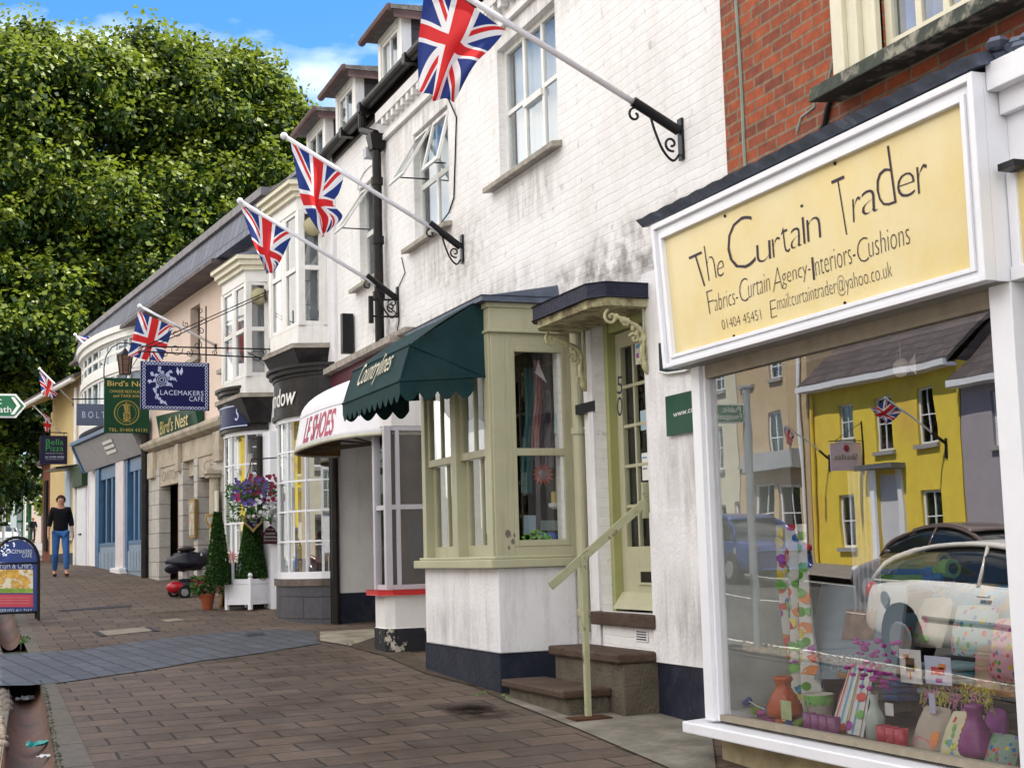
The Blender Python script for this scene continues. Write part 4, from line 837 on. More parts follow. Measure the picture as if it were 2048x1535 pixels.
# ---------------- flags ----------------
def jackmat(name='union_jack',trans=.35):
    m=bpy.data.materials.new(name); m.use_nodes=True; n=m.node_tree; L=n.links.new; b=n.nodes['Principled BSDF']; b.inputs['Roughness'].default_value=.8
    uv=n.nodes.new('ShaderNodeUVMap'); s=n.nodes.new('ShaderNodeSeparateXYZ'); L(uv.outputs[0],s.inputs[0])
    def mt(op,a,b_=None,c=None):
        q=n.nodes.new('ShaderNodeMath'); q.operation=op
        for i,v in enumerate((a,b_,c)):
            if v is None: continue
            if isinstance(v,(int,float)): q.inputs[i].default_value=v
            else: L(v,q.inputs[i])
        return q.outputs[0]
    x=mt('MULTIPLY_ADD',s.outputs[0],60.,-30.); y=mt('MULTIPLY_ADD',s.outputs[1],36.,-18.)
    ax=mt('ABSOLUTE',x); ay=mt('ABSOLUTE',y)
    h=mt('MULTIPLY',x,.6); c=1/math.sqrt(1.36)
    d1=mt('MULTIPLY',mt('SUBTRACT',y,h),c); d2=mt('MULTIPLY',mt('ADD',y,h),c)
    a1=mt('ABSOLUTE',d1); a2=mt('ABSOLUTE',d2); dm=mt('MINIMUM',a1,a2)
    wdiag=mt('LESS_THAN',dm,3.2)
    # red diagonals, counterchanged
    sx=mt('SIGN',x)
    r1=mt('LESS_THAN',mt('ABSOLUTE',mt('ADD',mt('MULTIPLY',d1,sx),1.1)),1.1); r2=mt('LESS_THAN',mt('ABSOLUTE',mt('ADD',mt('MULTIPLY',d2,sx),-1.1)),1.1)
    rd=mt('MAXIMUM',r1,r2)
    mn=mt('MINIMUM',ax,ay); wc=mt('LESS_THAN',mn,6.0); rc=mt('LESS_THAN',mn,3.7)
    def mixc(f,a,b_):
        q=n.nodes.new('ShaderNodeMix'); q.data_type='RGBA'; L(f,q.inputs[0])
        for i,v in ((6,a),(7,b_)):
            if isinstance(v,tuple): q.inputs[i].default_value=v
            else: L(v,q.inputs[i])
        return q.outputs[2]
    W_=(.78,.78,.80,1); R_=(.62,.018,.022,1); B_=(.012,.035,.20,1)
    o=mixc(wdiag,B_,W_); o=mixc(rd,o,R_); o=mixc(wc,o,W_); o=mixc(rc,o,R_)
    L(o,b.inputs['Base Color']); t=n.nodes.new('ShaderNodeBsdfTranslucent'); L(o,t.inputs[0]); ms=n.nodes.new('ShaderNodeMixShader'); ms.inputs[0].default_value=trans
    L(b.outputs[0],ms.inputs[1]); L(t.outputs[0],ms.inputs[2]); L(ms.outputs[0],n.nodes['Material Output'].inputs[0]); return m
JACK=jackmat()
def flagcloth(rows,plane,par,swap=False,amp=.05,ph=0.0,depth=None):
    """rows: pairs of photograph points (pole side first row) on the plane across the street that holds the pole; cloth then gets real folds out of it"""
    N,K=34,40
    pr=[[Vector(plane(*p)) for p in r] for r in rows]
    R=len(pr)
    def row(v):
        t=v*(R-1); i=min(R-2,int(t)); f=t-i
        def cat(k):
            p0=pr[max(0,i-1)][k];p1=pr[i][k];p2=pr[i+1][k];p3=pr[min(R-1,i+2)][k]
            return 0.5*((2*p1)+(p2-p0)*f+(2*p0-5*p1+4*p2-p3)*f*f+(3*p1-p0-3*p2+p3)*f**3)
        return cat(0),cat(1)
    m=M(); m.uv=[]
    for j in range(K+1):
        v=j/K; a,b=row(v)
        for i in range(N+1):
            u=i/N; p=a*(1-u)+b*u; e=amp*(v**.8)
            wv=math.sin(u*8.2+v*3.1+ph)+.5*math.sin(u*15+v*5+ph*2)
            p=p+Vector((0,1,0))*(e*wv)+Vector((1,0,0))*(e*.25*math.cos(u*8.2+v*3.1+ph))
            m.v.append(tuple(p)); m.uv.append((v,1-u) if not swap else (u,v))
    for j in range(K):
        for i in range(N): q=j*(N+1)+i; m.f.append((q,q+1,q+N+2,q+N+1)); m.mi.append(0)
    return m.build('flag_cloth',JACK,par,smooth=True)
def flagpole(fr,u,base_px,tube_px,tip_px,rows,label,plate=(240,320),w0=.03,arm=True,hang=None,amp=.05,ph=0.,swap=False,simple=False,px_plate=None,grp='union flags on slanting poles along the white terrace',slide_px=None):
    f=lambda px,py:fr.P(u,*fr.atu(px,py,u))
    base=Vector(f(*base_px)); tb=Vector(f(*tube_px)); tip=Vector(f(*tip_px))
    w_,z_=fr.atu(*base_px,u); base=Vector(fr.P(u,w0,z_))
    t=thing('flagpole',label,'flagpole',tuple(base),grp)
    m=M(); r=.022 if not simple else .018
    m.tube([base.lerp(tb,.3),tip],[r,r*.95],10); m.ball(tip,r*1.7,10); m.build('pole',PY,t,smooth=True)
    m=M(); m.tube([base,tb],.036,12); m.build('socket',BM,t)
    zt=fr.atu(base_px[0],plate[0],u)[1]; zb=fr.atu(base_px[0],plate[1],u)[1]
    m=M(); m.box(fr,u-.03,u+.03,.004,.022,zb,zt); m.build('wall_plate',BM,t)
    if arm:
        dw=(tb-base); L=dw.length; wt=fr.atu(*tube_px,u)[0]
        s=z_-zb
        m=M(); pts=[]
        for k in range(17):
            q=k/16; pts.append(fr.P(u,.02+ (wt*.86)*q**1.25, zb+.05+ (z_-zb)*(.10-.6*q*(1-q)*1.0+1.15*q**2.2)))
        pts=[fr.P(u,.03,zb+.06)]
        cw,cz=.12,zb+.10
        for k in range(20):
            a=math.pi*1.25+ k/19*math.pi*.75
        c0=(.03+wt*.30,zb+.14)
        pts=[fr.P(u,.03,zb+.04),fr.P(u,wt*.22,zb-.01),fr.P(u,wt*.42,zb+.06),fr.P(u,wt*.58,zb+.20),fr.P(u,wt*.70,zb+.34),fr.P(u,wt*.86,z_+(tb.z-z_)*.80-.03)]
        cc=[]
        V=[Vector(p) for p in pts]
        for i in range(len(V)-1):
            for q in range(5):
                f_=q/5; p0=V[max(0,i-1)];p1=V[i];p2=V[i+1];p3=V[min(len(V)-1,i+2)]
                cc.append(0.5*((2*p1)+(p2-p0)*f_+(2*p0-5*p1+4*p2-p3)*f_*f_+(3*p1-p0-3*p2+p3)*f_**3))
        cc.append(V[-1]); m.tube(cc,.009,6)
        m.tube(scroll(fr,u,.09,zb+.11,.055,1.1,-1.9,1,20,.75),.009,6); m.tube(scroll(fr,u,wt*.97,z_+(tb.z-z_)*.80-.06,.06,1.1,2.6,-1,20,.8),.009,6); m.build('scroll_stay',BM,t)
    flagcloth(rows,f,t,swap,amp,ph); return t
flagpole(A,8.73,(1362,262),(1266,203),(815,-80),[((853,-55),(1012,62)),((846,20),(982,98)),((838,100),(945,135)),((838,186),(905,206))],'largest and nearest flagpole, its union flag cut by the top of the photo',(238,320),amp=.045,ph=.6)
flagpole(A,13.3,(928,494),(859,446),(568,272),[((581,282),(691,344)),((592,340),(678,385)),((604,400),(664,408)),((622,440),(682,434)),((644,475),(655,462))],'flagpole whose union flag hangs over the black downpipe end of the white terrace, second nearest',(470,527),amp=.05,ph=2.0)
flagpole(A,15.5,(797,596),(733,551),(480,402),[((482,412),(586,466)),((494,452),(574,492)),((506,490),(562,520)),((524,530),(556,534)),((534,546),(548,548))],'flagpole with the union flag bunched to a point above the lacemakers sign arm, third nearest',(574,634),amp=.05,ph=4.0)
flagpole(B,6.3,(452,694),(448,690),(279,612),[((276,622),(346,652)),((270,655),(338,680)),((262,690),(330,705)),((256,712),(323,724))],'flagpole with the union flag spread flat behind the blue hanging sign',(688,700),arm=False,amp=.03,ph=1.)
flagpole(B,14.8,(250,752),(240,744),(150,669),[((156,672),(197,706)),((172,671),(205,706)),((196,676),(212,698)),((204,681),(211,690))],'small flagpole with its union flag blown up above the white pole, over the green sign',(744,760),arm=False,amp=.05,ph=.4)
flagpole(B,19.6,(172,812),(156,797),(79,737),[((79,742),(121,776)),((80,765),(113,790)),((82,786),(104,798))],'small flagpole by the yellow house with its union flag spread below the pole',(806,818),arm=False,amp=.05,ph=3.)
flagpole(B,21.6,(168,878),(158,871),(68,811),[((82,822),(98,832)),((86,838),(104,842)),((88,858),(100,862)),((94,862),(97,866))],'small flagpole with a furled union flag above the purple pizza sign',(872,884),arm=False,amp=.05,ph=5.)
# empty sign bracket by the downpipe
sb=thing('sign_bracket','empty black scrolled wrought iron sign bracket beside the downpipe','bracket',P(15.5,0,4.3))
u=15.5; f=lambda px,py:P(u,*A.atu(px,py,u))
m=M(); m.tube([f(742,600),f(834,598)],.012,6); m.tube([f(742,632),f(832,634)],.012,6); m.box(A,u-.02,u+.02,*sorted((A.atu(737,600,u)[0],A.atu(746,600,u)[0])),A.atu(740,646,u)[1],A.atu(740,592,u)[1]); m.tube([f(831,596),f(831,640)],.01,5)
w,z=A.atu(818,612,u); m.tube(scroll(A,u,w,z,.09,1.4,0,1),.008,5); w,z=A.atu(785,606,u); m.tube(scroll(A,u,w,z,.05,1.4,0,1),.008,5); m.tube([f(775,612),f(795,628),f(815,632),f(828,622),f(831,605)],.008,5)
m.build('scrollwork',BM,sb)
# ---------------- red brick building with the curtain shop ----------------
rb=thing('red_brick_building','red brick building with cream sash window above the yellow fascia curtain shop','building',(XW,4,0.2))
BWn=(5.62,6.42,4.26,5.9)
BU0,BU1,BZ=-2.5,8.139,8.2
m=M(); wall_holes(m,A,0.0,BU0,BU1,3.0,BZ,[BWn],0.10)
m.quad(P(BU0,0,-.5),P(BU0,-8,-.5),P(BU0,-8,BZ),P(BU0,0,BZ)); m.quad(P(BU1,-.2,6.5),P(BU1,-8,6.5),P(BU1,-8,BZ),P(BU1,-.0,BZ)); m.quad(P(BU0,-8,-.5),P(BU1,-8,-.5),P(BU1,-8,BZ),P(BU0,-8,BZ)); m.quad(P(BU0,0,BZ),P(BU1,0,BZ),P(BU1,-8,BZ),P(BU0,-8,BZ))
m.build('brick_wall',RB,rb)
# cream window : casing proud of the brickwork
m=M(); a,b,c,d=BWn
for k,(o1,o2,w) in enumerate(((.33,.22,.10),(.22,.12,.07),(.12,.0,.035))):
    m.box(A,b+o2-.0,b+o1,-.02,w,c-.02,d+.1); m.box(A,a-o1,a-o2,-.02,w,c-.02,d+.1)
m.build('window_casing',CW,rb,bev=.006)
wn=window(rb,A,a,b,c+.02,d,-.03,3,CW,glassmat('upper_glass',.22,(.9,.95,1)),None,.06,.05,back=DK)
m=M(); 
for i in range(40):
    t0=i/40;t1=(i+1)/40
    def cu(t): return .04*math.sin(t*38)+.02*math.sin(t*17)
    def uu(t,z): return b-.02-(.05+.55*t)*(1-.25*max(0,(4.95-z))*1.2)
    for z0,z1 in ((4.28,4.6),(4.6,4.95),(4.95,5.9)):
        m.quad(P(uu(t0,z0),-.16+cu(t0),z0),P(uu(t1,z0),-.16+cu(t1),z0),P(uu(t1,z1),-.16+cu(t1),z1),P(uu(t0,z1),-.16+cu(t0),z1))
m.build('curtain',CURB,wn,smooth=True)
m=M(); m.hexa([P(a-.40,-.05,c-.13),P(b+.42,-.05,c-.13),P(b+.42,.22,c-.16),P(a-.40,.22,c-.16),P(a-.40,-.05,c-.02),P(b+.42,-.05,c-.02),P(b+.42,.20,c-.07),P(a-.40,.20,c-.07)]); m.build('window_sill',mat('green_black_sill',(.05,.06,.045),.7,.4,8,bump=.3,dirt=.6,dirtcol=(.45,.42,.33),dscale=5,dpos=(.5,.6)),wn,bev=.008)
m=M(); c_=[(1690,165),(1665,190),(1655,215),(1648,250),(1632,280)]; m.tube([P(*((lambda q:(q[0],.02,q[1]))(A.at(px,py,.02)))) for px,py in c_],.018,7); m.build('cable',CI,rb)
m=M(); c_=[(1472,0),(1478,90),(1484,190),(1488,290),(1492,348)]; m.tube([P(*((lambda q:(q[0],.006,q[1]))(A.at(px,py,.006)))) for px,py in c_],.012,6); m.build('wire_conduit',mat('grey_green_conduit',(.22,.27,.22),.6,.2,8),rb)
m=M(); pt=[(1694,98),(1665,118),(1662,140),(1656,165),(1640,178),(1630,190),(1628,215),(1602,235),(1595,262)]
for p0,p1 in zip(pt,pt[1:]):
    q0=A.at(*p0,.004);q1=A.at(*p1,.004); m.tube([P(q0[0],.004,q0[1]),P(q1[0],.004,q1[1])],.008,5)
m.build('repointed_crack',mat('grey_pointing',(.26,.30,.27),.9,.2,9),rb)
# lead flashing on the fascia top
m=M(); n=60; 
for i in range(n):
    def g(i): 
        u=8.7-3.9*i/n; z=3.835+.012*math.sin(i*1.3)+.008*math.sin(i*3.7); return u,z
    (u0_,z0_),(u1_,z1_)=g(i),g(i+1)
    if u1_>7.95: m.hexa([P(u0_,0,z0_-.04),P(u1_,0,z1_-.04),P(u1_,.05,z1_-.06),P(u0_,.05,z0_-.06),P(u0_,0,z0_+.02),P(u1_,0,z1_+.02),P(u1_,.05,z1_-.0),P(u0_,.05,z0_-.0)])
    else: m.hexa([P(u0_,0.0,3.74),P(u1_,0.0,3.74),P(u1_,.72,3.60),P(u0_,.72,3.60),P(u0_,.0,z0_+.02),P(u1_,.0,z1_+.02),P(u1_,.76+.008*math.sin(i*2.1),3.645),P(u0_,.76+.008*math.sin((i-1)*2.1),3.645)])
m.build('lead_flashing',LEAD,rb)
m=M(); 
for i in range(10): m.ball(P(4.83-.02*i+ru(-.02,.02),.60+ru(-.05,.06),3.66+ru(-.03,.03)),.05,6,(1,1.2,.6))
m.build('crumpled_lead',LEAD,rb)
# fascia box: mouldings, yellow board, soffit
FW=.70; f0,f1,fz0,fz1=4.84,7.86,2.68,3.585
m=M(); m.prism_uz(A,[(f0,fz0),(f1-.09,fz0),(f1,fz1),(f0,fz1)],.0,FW-.03)
m.build('fascia_box',WG,rb)
m=M()
for (o1,o2,w) in ((0,.035,FW+.03),(.035,.075,FW+.005),(.075,.105,FW+.018)):
    # top, bottom, left, right mouldings as butted strips
    m.box(A,f0+o2,f1-o2,FW-.03,w,fz1-o2,fz1-o1); m.box(A,f0+o2,f1-.09-o2,FW-.03,w,fz0+o1*.7,fz0+o2*.7)
    m.hexa([P(f1-.09-o2,FW-.03,fz0+o1*.7),P(f1-.09-o1,FW-.03,fz0+o1*.7),P(f1-.09-o1,w,fz0+o1*.7),P(f1-.09-o2,w,fz0+o1*.7),P(f1-o2,FW-.03,fz1-o1),P(f1-o1,FW-.03,fz1-o1),P(f1-o1,w,fz1-o1),P(f1-o2,w,fz1-o1)])
    m.box(A,f0+o1,f0+o2,FW-.03,w,fz0+o1*.7,fz1-o1)
m.build('fascia_moulding',WG,rb,bev=.003)
YB_=mat('yellow_sign_board',(.70,.55,.225),.32,.07,.9,dirt=.45,dirtcol=(.76,.69,.45),dscale=.8,dpos=(.45,.6))
by0=fz0+.075; by1=fz1-.105
m=M(); m.prism_uz(A,[(f0+.105,by0),(f1-.09-.105,by0),(f1-.105,by1),(f0+.105,by1)],FW-.03,FW-.012); sg=m.build('sign_board',YB_,rb)
m=M()
for px,py in ((1328,487),(1348,706),(1450,432),(1468,672),(1670,327),(1690,606),(1935,204),(1965,520)):
    u_,z_=A.at(px,py,FW-.01); m.ball(P(u_,FW-.01,z_),.010,6)
m.build('sign_screw',BM,sg)
TI=mat('sign_lettering',(.045,.03,.045),.6,0,1)
S=FW-.0095
def st_(body,BL,BR,TL,**k): return text_obj('lettering',body,A,S,BL,BR,TL,TI,sg,**k)
th=-.020
st_('T',(1396,577),(1422,566),(1377,514),thin=th); st_('h',(1417,562),(1433,555),(1407,492),thin=-.026); st_('e',(1434,556),(1447,550),(1434,524),thin=th)
st_('C',(1459,548),(1512,528),(1450,448),thin=-.026); 
st_('u',(1514,528),(1542,517),(1512,491),thin=th); st_('r',(1546,515),(1562,509),(1543,478),thin=th); st_('t',(1566,508),(1580,502),(1560,456),thin=th); st_('a',(1581,499),(1604,490),(1581,459),thin=th); st_('i',(1606,488),(1612,486),(1600,410),thin=-.03); st_('n',(1615,484),(1642,474),(1612,440),thin=th)
st_('T',(1680,474),(1706,464),(1662,362),thin=-.026)
st_('r',(1706,445),(1722,438),(1704,398),thin=th); st_('a',(1724,432),(1757,420),(1722,385),thin=th); st_('d',(1758,418),(1793,405),(1743,306),thin=-.024); st_('e',(1795,400),(1830,388),(1793,352),thin=th); st_('r',(1836,388),(1857,380),(1832,334),thin=th)
st_('abrics-',(1430,622),(1476,606),(1428,588),thin=th);st_('F',(1419,628),(1431,624),(1412,583),thin=-.03)
st_('C',(1480,606),(1497,600),(1477,560),thin=-.026); st_('urtain',(1497,596),(1540,581),(1495,560),thin=th)
st_('A',(1546,584),(1565,577),(1545,538),thin=-.03); st_('gency-',(1565,579),(1622,559),(1563,548),thin=th)
st_('I',(1626,560),(1630,559),(1622,515),thin=-.03); st_('nteriors-',(1632,552),(1712,524),(1628,512),thin=th)
st_('C',(1716,528),(1738,520),(1712,480),thin=-.026); st_('ushions',(1738,515),(1820,487),(1735,470),thin=th)
st_('01404 45451',(1445,659),(1523,638),(1442,640),thin=th)
st_('E',(1542,636),(1554,632),(1539,602),thin=-.03); st_('mail:curtaintrader@yahoo.co.uk',(1556,629),(1786,563),(1552,590),thin=th)
m=M(); m.quad(P(f0+.02,.08,fz0-.001),P(f1-.1,.08,fz0-.001),P(f1-.1,FW-.04,fz0-.001),P(f0+.02,FW-.04,fz0-.001)); m.build('soffit',mat('grey_soffit',(.30,.28,.25),.8,.2,6),rb)
# next fascia to the right, a little further back
m=M(); m.box(A,1.2,4.84,0,.56,2.68,3.62); m.box(A,1.2,4.835,.56,.60,3.40,3.62); m.box(A,1.2,4.835,.60,.66,3.50,3.62); m.box(A,1.2,4.835,.56,.60,2.68,2.74); m.box(A,1.2,4.835,.56,.585,3.14,3.20); m.box(A,4.78,4.835,.56,.59,2.74,3.14); m.build('second_fascia',WG,rb,bev=.004)
m=M(); m.box(A,1.3,4.78,.56,.575,2.745,3.135); m.build('second_sign_board',YB_,rb)
m=M(); m.box(A,4.70,4.80,.58,.66,3.14,3.17); m.build('small_hook',BM,rb)
# shop window frame
m=M(); wv=.55
m.box(A,7.60,7.70,.05,wv+.03,.595,2.68); m.box(A,7.575,7.60,.05,wv+.005,.595,2.68); m.build('corner_post',WG,rb,bev=.004)
m=M(); m.box(A,4.84,4.98,.35,wv+.05,.595,2.68); m.box(A,4.98,5.00,.4,wv+.01,.595,2.68); m.build('window_post',WG,rb,bev=.004)
for za,zb in ((.598,.632),(2.60,2.68)): m=M(); m.box(A,5.0,7.575,wv-.06,wv,za,zb); m.build('window_rail',mat('brown_bead',(.28,.24,.18),.6,.2,8),rb)
m=M(); m.hexa([P(4.0,.0,.52),P(7.90,.0,.52),P(7.86,wv+.10,.51),P(4.0,wv+.10,.51),P(4.0,.0,.60),P(7.90,.0,.60),P(7.86,wv+.10,.575),P(4.0,wv+.10,.575)]); m.build('shop_sill',WG,rb,bev=.008)
m=M(); m.box(A,3.0,7.72,-.05,.47,-.4,.52); m.build('stall_riser',mat('yellowed_stone',(.40,.33,.20),.9,.3,4,bump=.6,dirt=.7,dirtcol=(.10,.09,.06),dscale=2.5),rb,bev=.015)
m=M(); m.quad(P(5.0,wv-.03,.62),P(7.6,wv-.03,.62),P(7.6,wv-.03,2.64),P(5.0,wv-.03,2.64)); m.build('shop_window_pane',GLS,rb)
m=M(); m.box(A,7.56,7.575,.0,wv-.06,.66,2.66); m.build('side_lining',mat('pale_lining',(.42,.44,.42),.7,.2,5),rb)
m=M(); room(m,A,3.2,7.62,wv-.07,-3.2,.50,2.72); m.build('shop_interior',mat('shop_dark',(.055,.05,.045),.8,.6,2),rb)
m=M(); m.box(A,3.4,7.56,-.45,wv-.07,.50,.605); m.build('display_plinth',mat('display_floor',(.22,.19,.15),.8,.4,4),rb)
m=M(); m.box(A,3.5,4.83,.3,.34,.7,2.66); m.build('door_side_glass',glassmat('side_glass',.5),rb)
m=M(); m.box(A,3.2,4.83,.18,.2,.7,2.66); m.build('painted_reflection',mat('green_red_reflection',(.10,.30,.03),.9,.5,2,dirt=1,dirtcol=(.55,.05,.01),dscale=2.5,dpos=(.5,.55)),rb)  # panel painted with the green and red reflection in the side glass
# ---- display goods ----
def onD(px,py,w): u,z=A.at(px,py,w); return P(u,w,z),u,z
CAMF=Vector((math.sin(AZ),math.cos(AZ),0)); CAMR=Vector((math.cos(AZ),-math.sin(AZ),0))
def vase(name,px,py0,py1,w,rr,prof,mt,label,cat,grp=None,n=20):
    p,u,z=onD(px,py1,w); p2,u2,z2=onD(px,py0,w); h=z2-z; z=max(z,.606)
    m=M(); m.lathe((p[0],p[1],z),[(rr*a,h*b) for a,b in prof],n); o=m.build(name,mt,smooth=True); return tag(o,label,cat,grp)
RIB=[(.55,0),(.9,.08),(1,.16),(.96,.19),(1,.24),(.93,.28),(.95,.33),(.85,.38),(.86,.43),(.74,.49),(.74,.54),(.6,.61),(.5,.68),(.42,.74),(.42,.86),(.55,.92),(.5,1),(.4,1),(.3,.8)]
vase('ribbed_vase',1570,1352,1437,.32,.105,RIB,mat('burnt_orange_glaze',(.40,.07,.015),.25,.1,8),'burnt orange ribbed vase on the window floor left of the green drip pot','vase')
vase('ribbed_vase',1955,1412,1520,.36,.085,RIB,mat('purple_glaze',(.20,.015,.16),.25,.1,8),'dark purple ribbed vase at the right end of the window floor','vase')
pt_=vase('plant_pot',1640,1386,1432,.20,.085,[(.7,0),(.75,.05),(.95,.9),(1,1),(.9,1),(.85,.9)],mat('cream_glaze',(.50,.48,.42),.3,.1,8),'cream pot with green glaze dripping from its rim','pot')
m=M(); c=WL[pt_.name]; 
z1=c[2]+max(v.co.z for v in pt_.data.vertices)
for i in range(28):
    a0=i*6.283/28;a1=(i+1)*6.283/28; L0=.035+.03*abs(math.sin(i*1.7));r=.083
    m.quad((c[0]+r*math.cos(a0),c[1]+r*math.sin(a0),z1),(c[0]+r*math.cos(a1),c[1]+r*math.sin(a1),z1),(c[0]+r*.97*math.cos(a1),c[1]+r*.97*math.sin(a1),z1-L0),(c[0]+r*.97*math.cos(a0),c[1]+r*.97*math.sin(a0),z1-L0))
m.build('green_drip',PGN,pt_)
TUM=[(.85,0),(.9,.02),(1,1),(.94,1),(.85,.1)]
g1=mat('purple_glass',(.22,.06,.18),.08,.1,8); g2=mat('red_glass',(.42,.02,.05),.08,.1,8)
for i,(x,y) in enumerate(((1620,1463),(1636,1464),(1652,1466),(1669,1468))):
    vase('tumbler',x,y-34,y,.40,.036,TUM,g1,'small purple glass tumbler in a row in front of the cream pot','glass','purple tumblers in the shop window',12)
for i,(x,y) in enumerate(((1768,1488),(1786,1490),(1804,1493))):
    vase('tumbler',x,y-36,y,.40,.036,TUM,g2,'small red glass tumbler between the flower bottle and the pink cushion','glass','red tumblers in the shop window',12)
bt_=vase('flower_bottle',1753,1395,1485,.34,.05,[(.8,0),(1,.05),(1,.5),(.55,.68),(.4,.8),(.45,1),(.3,1)],mat('clear_glass_bottle',(.35,.42,.38),.05,.1,8),'clear glass bottle holding magenta sweet pea flowers','vase')
m=M(); c=WL[bt_.name]
for i in range(60): m.ball((c[0]+ru(-.09,.09),c[1]+ru(-.12,.12),c[2]+.28+ru(-.03,.22)),ru(.012,.026),6,(1,1,.6))
m.build('flowers',mat('magenta_petals',(.38,.015,.30),.7,.4,20),bt_)
# hanging fabric with bird print
FAB=mat('white_fabric',(.60,.60,.58),.9,.08,6)
MC=[(.10,.30,.03),(.55,.10,.02),(.50,.02,.04),(.02,.14,.35),(.55,.45,.03),(.30,.02,.25)]
fb=thing('hanging_fabric','white hanging fabric printed with leaves and bright birds, left in the shop window','fabric',onD(1600,1430,.1)[0])
m=M(); N=50; 
def fu(t,v): 
    cx=A.at(1592+ (1-v)*0,1250,.1)[0]; W_=.36+.34*max(0,(v-.55))**1.2+.05*v; return cx+W_*(.5-t), .10+.035*math.sin(t*19)*(.4+v)+.015*math.sin(t*7+v*3), 1.72-1.10*v
for j in range(25):
    for i in range(N+1): m.v.append(P(*fu(i/N,j/24)))
for j in range(24):
    for i in range(N): q=j*(N+1)+i; m.f.append((q,q+1,q+N+2,q+N+1)); m.mi.append(0)
m.build('cloth',patmat('bird_print_cloth',(.66,.66,.62),MC,12,.36),fb,smooth=True)
random.seed(5)
def blob(m,t,v,rt,rv,n=7,off=.004):
    pts=[]
    for k in range(n):
        a=k*6.283/n; r=ru(.7,1.2); u,w,z=fu(t+rt*r*math.cos(a),v+rv*r*math.sin(a)); pts.append(P(u,w+off,z))
    m.add(pts,[tuple(range(n))])
for nm,mt_,k,s in (('leaf_print',PGN,30,1.2),('orange_print',POR,9,1.4),('red_print',PRED,6,1.0),('purple_print',PPUR,6,1.3),('yellow_print',PYE,9,1.5),('blue_print',mat('print_teal',(.03,.22,.35),.7,.2,9),6,1.2)):
    m=M()
    for i in range(k): blob(m,ru(.08,.92),ru(.03,.97),.07*s,.022*s,7,.004+.0006*i)
    m.build(nm,mt_,fb)
# curtains (pale net strip beside)
m=M()
for i in range(24):
    f_=lambda t:(6.98-.22*t,-.02+.02*math.sin(t*30)); a=f_(i/24);b=f_((i+1)/24); m.quad(P(*a,.67),P(*b,.67),P(*b,2.0),P(*a,2.0))
tag(m.build('net_drape',mat('grey_net',(.34,.36,.40),.9,.3,5)),'plain grey net drape hanging beside the bird print fabric','drape')
# leaning slate blue board with small mounted print
bd=thing('display_board','large slate blue board leaning in the window with a small print','board',onD(1715,1355,.0)[0])
SB_=mat('slate_blue_board',(.17,.23,.28),.7,.1,6)
m=M(); q=[onD(1607,1357,.10)[0],onD(1790,1357,.10)[0],onD(1813,1170,-.05)[0],onD(1642,1168,-.05)[0]]; nn=Vector((.02,.0,0)); m.hexa([q[0],q[1],Vector(q[1])+nn,Vector(q[0])+nn,q[3],q[2],Vector(q[2])+nn,Vector(q[3])+nn]); m.build('panel',SB_,bd)
def onbd(s,t,e=-.004): a=Vector(q[0]).lerp(Vector(q[1]),s); b=Vector(q[3]).lerp(Vector(q[2]),s); return a.lerp(b,t)+Vector((e,0,0))
m=M(); m.quad(onbd(.37,.42),onbd(.72,.42),onbd(.72,.64+.1),onbd(.37,.74)); m.build('mounted_print',mat('faded_print',(.22,.13,.10),.7,.5,14),bd)
t=textM('STORE\nCHAPEL',onbd(.30,.08),onbd(.70,.06),onbd(.30,.26)); t.build('lettering',mat('board_letter',(.40,.44,.46),.6,0,1),bd)
# bench shelf and stacked goods
WD=mat('pine_shelf',(.30,.15,.05),.5,.3,6)
bn=thing('display_bench','low pine display bench stacked with towels and cushions','bench',P(6.0,-.05,.66))
m=M(); m.box(A,4.9,7.0,-.30,.12,.86,.885); m.build('bench_top',WD,bn,bev=.004)
for uu in (5.0,6.9):
    m=M(); m.box(A,uu-.03,uu+.03,-.27,.09,.66,.86); m.build('leg',WD,bn)
def cushion(name,px,py,w,sw,sh_,mt,label,lean=.10,cat='cushion',art=None,round_=2.2):
    p,u,z=onD(px,py,w); m=M(); n=12
    for sd_ in (1,-1):
        k0=len(m.v)
        for j in range(n+1):
            for i in range(n+1):
                a=-1+2*i/n;b=-1+2*j/n; th_=.05*(max(0,(1-abs(a)**round_)*(1-abs(b)**round_)))**.5
                m.v.append(P(u+a*sw/2*(1-.05*b*b),w-lean*(b+1)/2+sd_*th_,z+b*sh_/2*(1-.05*a*a)))
        for j in range(n):
            for i in range(n): q_=k0+j*(n+1)+i; m.f.append((q_,q_+1,q_+n+2,q_+n+1)); m.mi.append(0)
    o=m.build(name,mt,smooth=True); tag(o,label,cat)
    if art:
        for nm,am,items in art:
            r=M()
            for (ca,cb,ra,rb_) in items:
                nn=9; pts=[]
                for k in range(nn):
                    aa=ca+ra*math.cos(k*6.283/nn)*ru(.8,1.1); bb=cb+rb_*math.sin(k*6.283/nn)*ru(.8,1.1); th_=.05*(max(0,(1-abs(aa)**round_)*(1-abs(bb)**round_)))**.5
                    pts.append(P(u+aa*sw/2,w-lean*(bb+1)/2+th_+.004,z+bb*sh_/2))
                r.add(pts,[tuple(range(nn))])
            r.build(nm,am,o)
    return o
cushion('cushion',1846,1465,.34,.22,.24,mat('beige_cotton',(.42,.36,.30),.9,.15,10),'beige cushion with a pink lower half beside the red tumblers',art=[('pink_half',PPK,[(0,-.5,.8,.42)]),('orange_spot',POR,[(-.7,-.2,.2,.35)])])
random.seed(9)
def spots(n,r): return [(ru(-.8,.8),ru(-.8,.8),r*ru(.6,1.3),r*ru(.6,1.3)) for _ in range(n)]
